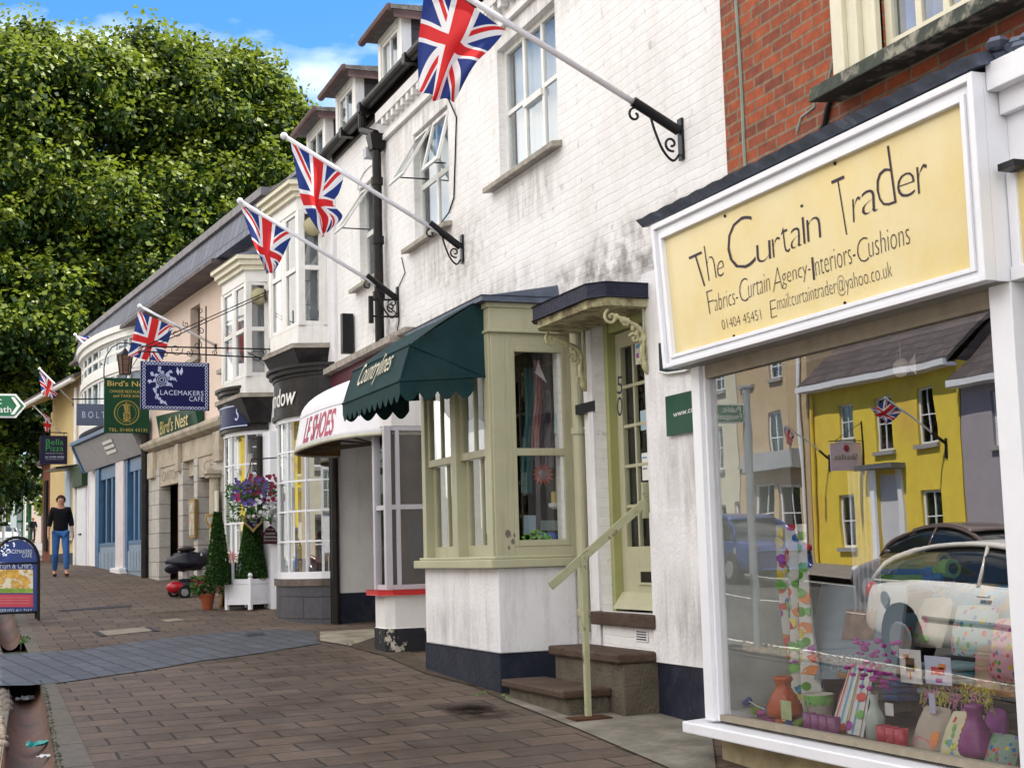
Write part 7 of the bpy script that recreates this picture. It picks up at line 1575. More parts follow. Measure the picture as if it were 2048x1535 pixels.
for nm,c,(ax_,az_),rr,n in (('purple_flowers',(.13,.08,.34),(-.08,.06),.24,60),('crimson_flowers',(.26,.012,.06),(.12,.10),.24,65),('white_flowers',(.70,.70,.72),(.10,-.14),.20,40),('magenta_flowers',(.45,.03,.14),(-.26,-.03),.05,9)):
    m=M()
    for i in range(n):
        p=hc+Vector((ax_+ru(-rr,rr),-.27+ru(-.05,.12),az_+ru(-rr,rr)*.75)); r=ru(.022,.036); m.add([p+Vector((0,-.012,0))]+[p+Vector((r*math.cos(a),-.02+.008*math.sin(a*3),r*math.sin(a))) for a in np.linspace(0,5.236,6)],[(0,k+1,(k+1)%6+1) for k in range(6)])
    m.build(nm,mat('petal_'+nm,c,.7,.35,18),hb)
# menu cases and a small pale notice on the piers
def pier_case(px0,py0,px1,py1,u,label):
    w0,za=B.atu(px0,py0,u); t=thing('menu_case',label,'menu case',PB(u,.1,za-.8))
    zb=B.atu(px0,py1,u)[1]; m=M(); m.box(B,u-.20,u+.20,.07,.12,zb,za); m.build('gilt_frame',mat('gilt_wood',(.30,.18,.04),.45,.2,9,metal=.2),t); m=M(); m.box(B,u-.16,u+.16,.12,.124,zb+.05,za-.05); m.build('menu',mat('menu_card',(.45,.42,.34),.6,.5,9,dirt=.8,dirtcol=(.55,.06,.03),dscale=5,dpos=(.55,.62)),t)
    m=M(); m.box(B,u-.2,u+.2,.124,.128,(za*2+zb)/3-.02,(za*2+zb)/3); m.build('frame_bar',MATS['gilt_wood'],t)
pier_case(376,998,380,1075,7.50,'tall gilt framed menu case on the stone pier between the doors')
m=M(); m.box(B,5.72,6.05,.13,.16,2.35,2.72); tag(m.build('menu_sign',mat('pale_menu',(.62,.60,.50),.6,.1,9)),'small pale notice on the stone column above the rear topiary','notice')
# mobility scooter under its cover
sg_=gp(360,1193); sy=sg_[1]; fs=lambda px,py,dy=0:Vector(onY(px,py,sy+dy)); sct=thing('mobility_scooter','red and black mobility scooter with its seat under a black cover by the stone piers','scooter',tuple(sg_))
def loftball(name,c,r,sq,mt,par,amp=.08,seed=1):
    m=M(); m.ball(tuple(c),r,20,sq); random.seed(seed); m.v=[(c[0]+(x-c[0])*(1+amp*math.sin(x*31+z*17)),c[1]+(y-c[1])*(1+amp*math.sin(z*37)),c[2]+(z-c[2])*(1+amp*math.sin(x*23+y*9))) for x,y,z in m.v]; return m.build(name,mt,par,smooth=True)
BKV=mat('black_vinyl',(.012,.012,.02),.28,.2,9,bump=.4,bscale=12)
loftball('seat_cover',fs(375,1122),.30,(1.15,.9,.52),BKV,sct,.10)
loftball('front_cover',fs(345,1136,-.1),.17,(.8,.8,.5),BKV,sct,.1,2)
m=M(); m.ball(tuple(fs(373,1098)),.15,14,(1.0,.8,.30)); m.tube([fs(376,1100),fs(380,1120)],.02,6); m.build('saddle',mat('saddle_black',(.02,.014,.014),.4,.2,8),sct,smooth=True)
loftball('rear_body',fs(352,1174,-.1),.14,(1.1,.8,.7),mat('scooter_red',(.40,.01,.02),.25,.1,6),sct,.03,3); loftball('rear_cowl',fs(375,1168),.24,(1.0,.8,.42),mat('scooter_black',(.02,.018,.02),.35,.1,6),sct,.03,4)
m=M(); m.box(A,0,0,0,0,0,0) if False else None
m=M(); a=fs(372,1135);b=fs(372,1168); m.tube([a,b],.05,8); a=fs(352,1150);b=fs(352,1160); m.tube([fs(398,1125),fs(398,1180)],.03,6); m.tube([fs(345,1182),fs(385,1182)],.02,6); m.build('column',mat('silver_grey',(.45,.45,.46),.4,.1,8),sct)
def wheel(c,r,w,par,ax='x',hub=True,nm='wheel'):
    o_=Vector(c); d=Vector((1,0,0)) if ax=='x' else Vector((0,1,0)); m=M(); m.tube([o_-d*w/2,o_-d*w*.3,o_+d*w*.3,o_+d*w/2],[r*.92,r,r,r*.92],18); w_=m.build(nm,mat('tyre',(.015,.015,.016),.85,.2,9),par,smooth=False)
    m=M(); m.tube([o_-d*(w/2+.004),o_-d*(w/2+.012)],[r*.60,r*.55],14); m.tube([o_+d*(w/2+.004),o_+d*(w/2+.012)],[r*.60,r*.55],14); m.build('rim',mat('alloy_rim',(.55,.55,.58),.25,.1,9,metal=.8),w_); return w_
wheel(fs(369,1184,-.25),.10,.06,sct,'y'); wheel(fs(348,1182,.1),.10,.06,sct,'y'); wheel(fs(405,1178,-.1),.09,.06,sct,'y')
m=M(); m.ball(tuple(fs(408,1105)),.10,12,(.9,.6,.8)); m.build('headrest',mat('grey_plastic',(.10,.10,.11),.5,.2,9),sct,smooth=True)
# navy A-board on the kerb side
ab=gp(82,1241); ay=ab[1]; fa=lambda px,py,dy=0:Vector(onY(px,py,ay+dy)); bd=thing('pavement_board','navy arched pavement sign reading LACEMAKERS CAFE, FISH & CHIPS, served all day','sign',tuple(ab))
xl,xr=fa(-8,1150).x,fa(74,1150).x; zb=fa(40,1224).z; zt=fa(40,1078).z; xm=(xl+xr)/2; W_=(xr-xl)/2; zs=zt-.30
def lean(x,z,e=0): return (x,ay-.02+(z-zb)*.06-e,z)
arcp=[(xm+W_*math.cos(a),zs+.30*math.sin(a)) for a in np.linspace(0,math.pi,17)]
pl=[(xl,zb),(xr,zb)]+arcp; n=len(pl); m=M(); m.add([lean(x,z) for x,z in pl]+[lean(x,z,-.02) for x,z in pl],[tuple(range(n)),tuple(range(2*n-1,n-1,-1))]); m.build('panel',mat('navy_board',(.012,.035,.20),.35,.15,3),bd)
m=M(); fr=[(xr+.02,gz(xr,ay)+.01),(xr+.02,zs)]+[(xm+(W_+.02)*math.cos(a),zs+.33*math.sin(a)) for a in np.linspace(0,math.pi,17)]+[(xl-.02,zs),(xl-.02,gz(xl,ay))]; m.tube([lean(x,z) for x,z in fr],.022,8); m.tube([lean(xl,zb),lean(xr,zb)],.02,6); m.tube([lean(xl,zs-.02,.01),lean(xr,zs-.02,.01)],.014,6)
m.tube([(xr+.02,ay+.45,gz(xr,ay+.45)),lean(xr+.02,zs+.1,-.06)],.02,6); m.tube([(xl-.02,ay+.45,gz(xl,ay+.45)),lean(xl-.02,zs+.1,-.06)],.02,6); m.build('frame',BM,bd)
def ona(px,py,e=.004): 
    q=fa(px,py); return lean(q.x,q.z,e)
def rc(px0,py0,px1,py1,mt,nm,e=.004): m=M(); m.quad(ona(px0,py1,e),ona(px1,py1,e),ona(px1,py0,e),ona(px0,py0,e)); return m.build(nm,mt,bd)
CH=mat('food_photo',(.75,.42,.06),.5,.5,9,dirt=1,dirtcol=(.80,.74,.55),dscale=5.5,dpos=(.50,.56))
rc(-6,1138,66,1185,CH,'food_photo'); rc(-6,1176,66,1184,mat('pea_green',(.25,.42,.05),.6,.3,9),'peas',.006); rc(-6,1188,66,1213,mat('coral_panel',(.62,.06,.09),.5,.1,6),'red_panel')
for k in range(3): rc(0,1194+k*5.5,60,1195+k*5.5,mat('coral_line',(.70,.25,.25),.5,.1,6),'menu_line',.007)
LT=mat('board_letter_pale',(.60,.66,.72),.5,.05,6)
for b,x0,x1,y0,y1 in (('LACEMAKERS',14,64,1106,1098),('CAFE',44,64,1114,1107),('FISH & CHIPS',0,65,1136,1124),('SERVED ALL DAY',0,64,1223,1217)): textM(b,ona(x0,y0,.008),ona(x1,y0,.008),ona(x0,y1,.008)).build('lettering',LT,bd)
m=M(); random.seed(3)
for k in range(26): q=ona(ru(-2,18),ru(1088,1112),.006); m.ball(q,.012,5)
for k in range(6): q=ona(26+ru(-3,3),1088+ru(-4,4),.006); m.ball(q,.012,5)
m.build('flower_sprig',LT,bd)
# rubbish in the gully, weeds
def litter(px,py,mt,s,label,seed,nm='crumpled_wrapper'):
    random.seed(seed); q=None
    for y in np.arange(8,14.5,.02):
        p=onY(px,py,y); hw=(RR_(y)-RL_(y))/2; a=min(hw,abs(p[0]-(RL_(y)+RR_(y))/2)); zf=gz(.57,y)-.02-.17*math.sqrt(max(0,1-(a/hw)**2))
        if p[2]<=zf+.02: q=p; break
    q=q or onY(px,py,12); m=M(); n=7
    for j in range(n):
        for i in range(n): m.v.append((q[0]+(i/(n-1)-.5)*s*1.3+ru(-.01,.01),q[1]+(j/(n-1)-.5)*s+ru(-.01,.01),q[2]+.02+ru(0,.045)*s/.12))
    for j in range(n-1):
        for i in range(n-1): k=j*n+i; m.f.append((k,k+1,k+n+1,k+n)); m.mi.append(0)
    tag(m.build(nm,mt),label,'litter')
litter(78,1498,mat('teal_wrapper',(.02,.35,.30),.35,.3,20),.13,'crumpled teal wrapper lying in the terracotta gully',3); litter(50,1404,PWH,.12,'crumpled white paper cup at the covered end of the gully',4,'crumpled_paper'); litter(87,1521,PWH,.07,'small white paper scrap nearest in the gully',6,'paper_scrap')
m=M(); random.seed(6)
for (px,py,n) in ((965,1392,14),(1018,1398,10),(47,1285,60),(52,1278,40),(1400,1448,10),(700,1290,6)):
    c=Vector(gp(px,py)); 
    for k in range(n): p=c+Vector((ru(-.05,.05),ru(-.05,.05),ru(.0,.04))); leafset(m,[p],.018)
o=m.build('weeds',mat('weed_green',(.10,.18,.04),.8,.3,10),loc=tuple(gp(965,1392))); o['kind']='stuff'

# ---------------- far end of the street ----------------
def farbox(fr,*a): pass
def boxw(m,x0,x1,y0,y1,z0,z1): m.hexa([(x0,y0,z0),(x1,y0,z0),(x1,y1,z0),(x0,y1,z0),(x0,y0,z1),(x1,y0,z1),(x1,y1,z1),(x0,y1,z1)])
Y1=105.
fb_=thing('pale_gabled_house','pale pink and cream sunlit house beyond the bus shelter at the far end','building',(4.4,Y1,3))
x0,x1=onY(71,1000,Y1)[0],onY(100,1000,Y1)[0]+6; zt=onY(85,952,Y1)[2]
m=M(); boxw(m,x0,x1,Y1,Y1+8,2,zt+1.2); m.build('wall',mat('peach_render',(.60,.50,.40),.9,.1,2),fb_); m=M(); boxw(m,x0-.4,x1+.4,Y1-.4,Y1+8,zt+1.2,zt+1.6); m.build('eaves',ROOF,fb_)
m=M(); boxw(m,onY(95,960,Y1)[0],onY(99,960,Y1)[0],Y1-.06,Y1,onY(97,972,Y1)[2],onY(97,958,Y1)[2]); m.build('window',DK,fb_)
m=M(); x2=onY(40,1000,125)[0]; x3=onY(72,1000,125)[0]; hz=onY(60,985,125)[2]; boxw(m,x2,x3+1,125,133,3,hz)
h_=thing('far_roofed_house','distant grey roofed house seen over the bus shelter','building',((x2+x3)/2,125,3)); m.build('wall',mat('far_mauve',(.22,.18,.20),.9,.2,1),h_); m=M(); m.add([(x2,124.5,hz),(x3+1,124.5,hz),(x3+1,129,hz+1.6),(x2,129,hz+1.6),(x2,133,hz),(x3+1,133,hz)],[(0,1,2,3),(3,2,5,4),(0,3,4),(1,5,2)]); m.build('roof',ROOF,h_)
# stone wall lump and bush
m=M(); q=[onY(px,py,62) for px,py in ((84,1085),(84,1030),(88,1020),(97,1017),(106,1019),(140,1022),(140,1088))]; n=len(q); m.add(q+[(x,y+.6,z) for x,y,z in q],[tuple(range(n-1,-1,-1)),tuple(range(n,2*n))]+[(i,(i+1)%n,(i+1)%n+n,i+n) for i in range(n)]); tag(m.build('rubble_wall',mat('rubble_stone',(.20,.17,.14),.95,.4,3,bump=.6)),'rounded rubble stone wall end behind the walking woman','wall')
def bush(name,c,r,n,sz,mt,label,cat,sq=(1,1,1),seed=1):
    random.seed(seed); m=M(); pts=[]
    for i in range(n):
        v=Vector((ru(-1,1),ru(-1,1),ru(-1,1)));
        if v.length>1 or v.length<.4: v=v.normalized()*ru(.5,1.05)
        pts.append((c[0]+v.x*r*sq[0],c[1]+v.y*r*sq[1],c[2]+v.z*r*sq[2]))
    leafset(m,pts,sz); t=thing(name,label,cat,(c[0],c[1],c[2]-r)); m.build('foliage',mt,t); m=M(); m.tube([(c[0],c[1],c[2]-r*1.3),(c[0],c[1],c[2])],.08,6); m.build('stem',WDB,t)
bush('lime_bush',onY(112,992,63),1.0,900,.13,mat('lime_foliage',(.22,.30,.02),.7,.3,3,trans=.4),'bright lime green bush on top of the rubble wall','bush',(1.0,.8,1.0),4)
bush('roadside_hedge',onY(62,1022,112),1.3,600,.2,mat('mid_foliage',(.10,.16,.03),.7,.4,2,trans=.3),'small green hedge behind the bus shelter','hedge',(1.5,1,.8),5)
bush('roadside_tree',onY(2,1015,118),3.2,1800,.3,mat('mid_foliage',(.10,.16,.03)),'mid green tree behind the traffic light at the left edge','tree',(1.0,1,1.3),6)
# bus shelter
YS=100.; f=lambda px,py:onY(px,py,YS); bsx=thing('bus_shelter','green bus shelter with a curved roof and glass sides at the far end','bus shelter',f(52,1072))
m=M(); n=12; GRs=mat('shelter_green',(.012,.10,.045),.4,.1,5)
for k in range(n):
    xa,xb=[f(30,1010)[0]+(f(78,1010)[0]-f(30,1010)[0])*(k+i)/n for i in (0,1)]; za,zb2=[f(50,1010)[2]+.42*math.sin(math.pi*(k+i)/n) for i in (0,1)]
    m.hexa([(xa,YS-1.2,za),(xb,YS-1.2,zb2),(xb,YS+1.5,zb2),(xa,YS+1.5,za),(xa,YS-1.2,za+.09),(xb,YS-1.2,zb2+.09),(xb,YS+1.5,zb2+.09),(xa,YS+1.5,za+.09)])
m.build('curved_roof',GRs,bsx)
for px in (31,47,60):
    m=M(); a=f(px,1010); b=f(px,1075); boxw(m,a[0]-.1,a[0]+.1,YS,YS+.2,b[2]-.3,a[2]+.1); m.build('post',GRs,bsx)
m=M(); a=f(31,1040);b=f(47,1044); boxw(m,a[0],b[0],YS,YS+.1,b[2],a[2]); m.build('rail',GRs,bsx)
m=M(); a=f(33,1012);b=f(46,1070); m.quad((a[0],YS+.05,b[2]),(b[0],YS+.05,b[2]),(b[0],YS+.05,a[2]),(a[0],YS+.05,a[2])); m.build('glass_panel',mat('hazy_glass',(.35,.38,.36),.2,.2,3),bsx)
# bus stop pole and flag
YT=62.; f=lambda px,py:onY(px,py,YT); bsp=thing('bus_stop_pole','pale bus stop pole with a white flag and a timetable case','bus stop',f(26,1080)); GR_=mat('pole_grey',(.50,.50,.46),.5,.1,5)
m=M(); a=f(27,968); m.tube([f(27,968),(a[0],a[1],gz(a[0],a[1]))],.05,8); m.build('pole',GR_,bsp)
m=M(); a=f(28,972);b=f(41,991); boxw(m,a[0],b[0],YT-.02,YT+.02,b[2],a[2]); m.build('flag_panel',WHT,bsp); m=M(); a=f(21,1030);b=f(33,1055); boxw(m,a[0],b[0],YT-.06,YT-.02,b[2],a[2]); m.build('timetable',mat('timetable_grey',(.55,.60,.60),.4,.1,9),bsp)
lp_=thing('lamp_post','slim cream lamp post right of the bus stop','lamp post',onY(50,1075,80)); m=M(); a=onY(50,965,80); m.tube([a,(a[0],80,gz(a[0],80))],.07,8); m.build('pole',GR_,lp_); m=M(); m.tube([a,(a[0]+.5,80,a[2]+.1)],.09,8); m.build('lamp_head',GR_,lp_)
YT=56.; f=lambda px,py:onY(px,py,YT); tl=thing('traffic_light','traffic light showing red at the left edge of the photo','traffic light',f(6,1090))
m=M(); a=f(-2,985);b=f(10,1022); boxw(m,a[0],b[0],YT,YT+.2,b[2],a[2]); m.build('signal_head',BM,tl); m=M(); a=f(7,984);b=f(13,1023); boxw(m,a[0],b[0],YT+.2,YT+.24,b[2]-.05,a[2]+.1); m.build('backing_board',mat('signal_grey',(.30,.30,.30),.5,.1,5),tl)
m=M(); m.ball(f(4,994),.085,12,(1,.5,1)); m.build('red_lamp',mat('red_signal',(.6,.01,.01),.4,0,1,emit=(1,.03,.02),estr=1.2),tl); m=M(); m.ball(f(4,1006),.085,12,(1,.5,1)); m.ball(f(4,1018),.085,12,(1,.5,1)); m.build('dark_lamp',mat('unlit_signal',(.02,.02,.02),.3,0,1),tl); m=M(); a=f(8,1020); m.tube([a,(a[0],YT+.3,gz(a[0],YT)-.1)],.06,8); m.build('post',GR_,tl)

m=M(); hb_=fs(402,1112); m.tube([hb_+Vector((-.03,-.22,.02)),hb_+Vector((0,0,.05)),hb_+Vector((.03,.22,.02))],.016,6); m.tube([hb_,fs(400,1180)],.022,6); m.build('handlebar',MATS['silver_grey'],sct)
m=M(); b_=fs(410,1125,-.05)
for k in range(5): m.tube([b_+Vector((.12*math.cos(a),.10*math.sin(a),-.10+k*.05)) for a in np.linspace(0,6.283,13)],.005,4,cap=False)
for a in np.linspace(0,6.283,13): m.tube([b_+Vector((.12*math.cos(a),.10*math.sin(a),-.10)),b_+Vector((.12*math.cos(a),.10*math.sin(a),.10))],.005,4,cap=False)
m.build('wire_basket',BM,sct)
# ---------------- houses across the street (seen reversed in the panes) ----------------
C=Fr(-13.0,0,180)   # u = -y, w>0 towards the street
def R_(px,py,X=-13.0): q=onR(px,py,X); return q
def house(name,label,y0,y1,zt,mw,wins,roof=None,doors=(),extra=None,storeyX=0,roofm=None,depth=7):
    t=thing(name,label,'building',(-13,(y0+y1)/2,gz(-13,(y0+y1)/2)),'houses on the far side of the street')
    holes=[(-b,-a,c,d) for (a,b,c,d) in wins]+[(-b,-a,c,d) for (a,b,c,d) in doors]
    m=M(); wall_holes(m,C,0,-y1,-y0,-2.5,zt,holes,.16); e=-depth
    P=C.P; m.quad(P(-y1,0,-2.5),P(-y1,e,-2.5),P(-y1,e,zt),P(-y1,0,zt)); m.quad(P(-y0,0,-2.5),P(-y0,e,-2.5),P(-y0,e,zt),P(-y0,0,zt)); m.quad(P(-y1,e,-2.5),P(-y0,e,-2.5),P(-y0,e,zt),P(-y1,e,zt))
    m.build('wall',mw,t)
    for (a,b,c,d) in wins:
        w=window(t,C,-b,-a,c,d,-.08,2,WG,GL,None,.06,.03,rows=(.5,),back=DK)
        m=M(); m.box(C,-b-.08,-a+.08,-.05,.09,c-.10,c); m.build('sill',mat('grey_sill',(.35,.34,.33),.8,.1,5),w)
    for (a,b,c,d) in doors:
        m=M(); m.box(C,-b,-a,-.16,-.10,c,d); dd=m.build('door',mat('white_door',(.62,.64,.70),.4,.05,4),t); m=M(); m.box(C,-b-.18,-b-.0,.0,.08,c,d+.1); m.box(C,-a,-a+.18,.0,.08,c,d+.1); m.build('door_case',WG,t)
        m=M(); m.box(C,-b-.35,-a+.35,.0,.40,d+.12,d+.24); m.build('door_hood',mat('lead_hood',(.14,.15,.17),.6,.2,5),t)
    m=M(); h=depth*.45; m.prism_wz(C,[(.30,zt-.05),(.30,zt+.06),(-depth/2,zt+h+.1),(-depth/2,zt+h)],-y1-.05,-y0+.05); m.prism_wz(C,[(-depth/2,zt+h),(-depth/2,zt+h+.1),(-depth-.3,zt),(-depth-.3,zt-.1)],-y1-.05,-y0+.05)
    m.add([P(-y0-.02,0,zt),P(-y0-.02,-depth/2,zt+h),P(-y0-.02,-depth,zt)],[(0,1,2)]); m.add([P(-y1+.02,0,zt),P(-y1+.02,-depth/2,zt+h),P(-y1+.02,-depth,zt)],[(0,2,1)])
    m.build('roof',roofm or ROOF,t); m=M(); m.box(C,-y1,-y0,.30,.40,zt-.12,zt+.02); m.box(C,-y1,-y0,.0,.30,zt-.14,zt-.05); m.build('gutter',WG,t)
    return t
def wr(px0,py0,px1,py1):
    a=R_(px0,(py0+py1)/2); b=R_(px1,(py0+py1)/2); zt=R_((px0+px1)/2,py0)[2]; zb=R_((px0+px1)/2,py1)[2]; return (min(a[1],b[1]),max(a[1],b[1]),zb,zt)
YW=mat('yellow_house_wall',(.78,.60,.07),.85,.10,3,bump=.2,bscale=40,dirt=.35,dirtcol=(.62,.28,.12),dscale=.55,dpos=(.5,.62)); GW=mat('grey_house_wall',(.36,.33,.37),.85,.08,3,bump=.2,bscale=40); OW=mat('ochre_house_wall',(.52,.40,.25),.85,.08,3,bump=.2,bscale=40,dirt=.4,dirtcol=(.50,.28,.22),dscale=.6); CRW=mat('cream_house_wall',(.60,.57,.44),.85,.06,3); WHW=mat('white_house_wall',(.62,.62,.62),.85,.06,3)
h1=house('yellow_town_house','bright yellow house with white sash windows, mirrored in the big shop window',26.8,32.9,5.70,YW,[wr(1670,806,1702,880),wr(1747,790,1782,902),wr(1830,772,1868,886),wr(1676,990,1706,1094),wr(1842,978,1880,1085)],doors=[(29.2,30.1,1.0,3.25)])
m=M(); m.tube([C.P(-32.7,.08,.6),C.P(-32.7,.08,5.5)],.05,8); m.build('yellow_downpipe',YW,h1)
h2=house('grey_town_house','grey lilac house next to the yellow one, mirrored at the right of the shop window',20.2,26.75,5.15,GW,[wr(1981,780,2006,890),(21.6,22.5,3.6,5.0),(24.0,25.0,1.4,2.9),(21.6,22.6,1.2,2.8)])
h3=house('ochre_town_house','tall ochre and cream three storey house, mirrored at the left of the shop window',32.95,36.6,9.2,OW,[wr(1535,706,1558,755),wr(1533,822,1562,925),wr(1508,968,1545,1085),wr(1555,968,1598,1085)])
m=M(); a=R_(1502,945);b=R_(1605,940); m.box(C,-a[1],-b[1],.0,.35,a[2],a[2]+.5); m.build('shop_fascia',mat('grey_mould',(.40,.42,.44),.6,.1,4),h3)
m=M(); y_=R_(1606,800)[1]+.15; m.tube([C.P(-y_,.08,1),C.P(-y_,.08,9)],.05,8); m.build('white_downpipe',WG,h3)
h4=house('cream_town_house','pale cream three storey house, mirrored at the far left of the shop window',36.65,41.5,9.4,CRW,[wr(1478,720,1497,770),wr(1424,735,1444,782),wr(1478,835,1506,930),wr(1420,852,1443,940),wr(1470,1000,1500,1080),wr(1418,1008,1450,1085)])
WI=lambda y0,z0,n,dy=2.2:[(y0+k*dy,y0+k*dy+.95,z0,z0+1.5) for k in range(n)]
house('white_corner_house','long white house further up on the far side',41.6,60,7.6,WHW,WI(43,5.3,7)+WI(43,2.4,7)); 
house('cream_terrace_house','cream house opposite the white terrace, nearer the camera',12.0,20.1,6.2,CRW,WI(13,3.9,3)+WI(13,1.2,3))
house('buff_terrace_house','buff house behind the camera on the far side',2.0,11.9,6.8,OW,WI(3,4.2,4)+WI(3,1.0,4)); house('pale_end_house','pale house at the lower end of the far side',-16,1.9,6.0,WHW,WI(-14,3.4,6)+WI(-14,.3,6))
# flags and sign on those houses
def mflag(y,label,base,tip,rows,ph):
    f=lambda px,py:(lambda q:(2*XG-q[0],y,q[2]))(onY(px,py,y))
    b=f(*base); b=(-12.96,y,b[2]); t=thing('flagpole',label,'flagpole',b,'union flags on the houses across the street'); m=M(); tp=Vector(f(*tip)); m.tube([Vector(b),tp],.022,8); m.build('pole',PY,t); m=M(); m.tube([Vector(b),Vector(b).lerp(tp,.22)],.036,8); m.build('socket',BM,t); m=M(); m.box(C,-y-.03,-y+.03,.004,.03,b[2]-.35,b[2]+.1); m.build('wall_plate',BM,t)
    flagcloth([tuple((px,py) for px,py in r) for r in rows],f,t,False,.04,ph)
yb=R_(1886,880)[1]; mflag(yb,'flagpole with a union flag on the yellow house across the street',(1886,885),(1766,792),[((1769,795),(1800,822)),((1748,812),(1785,838)),((1733,812),(1770,848))],1.)
yb=R_(1655,915)[1]; mflag(yb,'flagpole with a union flag at the ochre end of the yellow house across the street',(1655,915),(1568,846),[((1566,848),(1588,868)),((1562,862),(1584,882)),((1570,880),(1580,905))],3.)
t=thing('lilac_hanging_sign','pale lilac hanging sign reading Shades on a bracket of the yellow house','sign',(-12.2,30.8,3.4)); y_=R_(1722,880)[1]
f=lambda px,py:(lambda q:(2*XG-q[0],y_,q[2]))(onY(px,py,y_))
a=f(1655,885);b=f(1720,940); m=M(); m.hexa([(b[0],y_,b[2]),(a[0],y_,b[2]),(a[0],y_+.03,b[2]),(b[0],y_+.03,b[2]),(b[0],y_,a[2]),(a[0],y_,a[2]),(a[0],y_+.03,a[2]),(b[0],y_+.03,a[2])]); m.build('board',mat('lilac_panel',(.60,.48,.58),.5,.1,5),t)
textM('Shades',(b[0]+.12,y_-.006,b[2]+.27),(a[0]-.10,y_-.006,b[2]+.27),(b[0]+.12,y_-.006,b[2]+.42)).build('lettering',mat('olive_letter',(.12,.16,.04),.6,0,1),t)
m=M(); m.ball(((a[0]+b[0])/2,y_-.004,a[2]-.14),.085,12,(1,.1,1)); m.build('red_ball_emblem',mat('deep_red_emblem',(.28,.01,.05),.5,.1,6),t)
m=M(); m.tube([(b[0]-.02,y_,a[2]+.05),(a[0]+.03,y_,a[2]+.05)],.012,5); m.tube([(-12.98,y_,a[2]+.5),(a[0]-.1,y_,a[2]+.06)],.01,5); m.tube([(-12.98,y_,b[2]-.1),(-12.98,y_,a[2]+.55)],.02,5); m.build('bracket',BM,t)

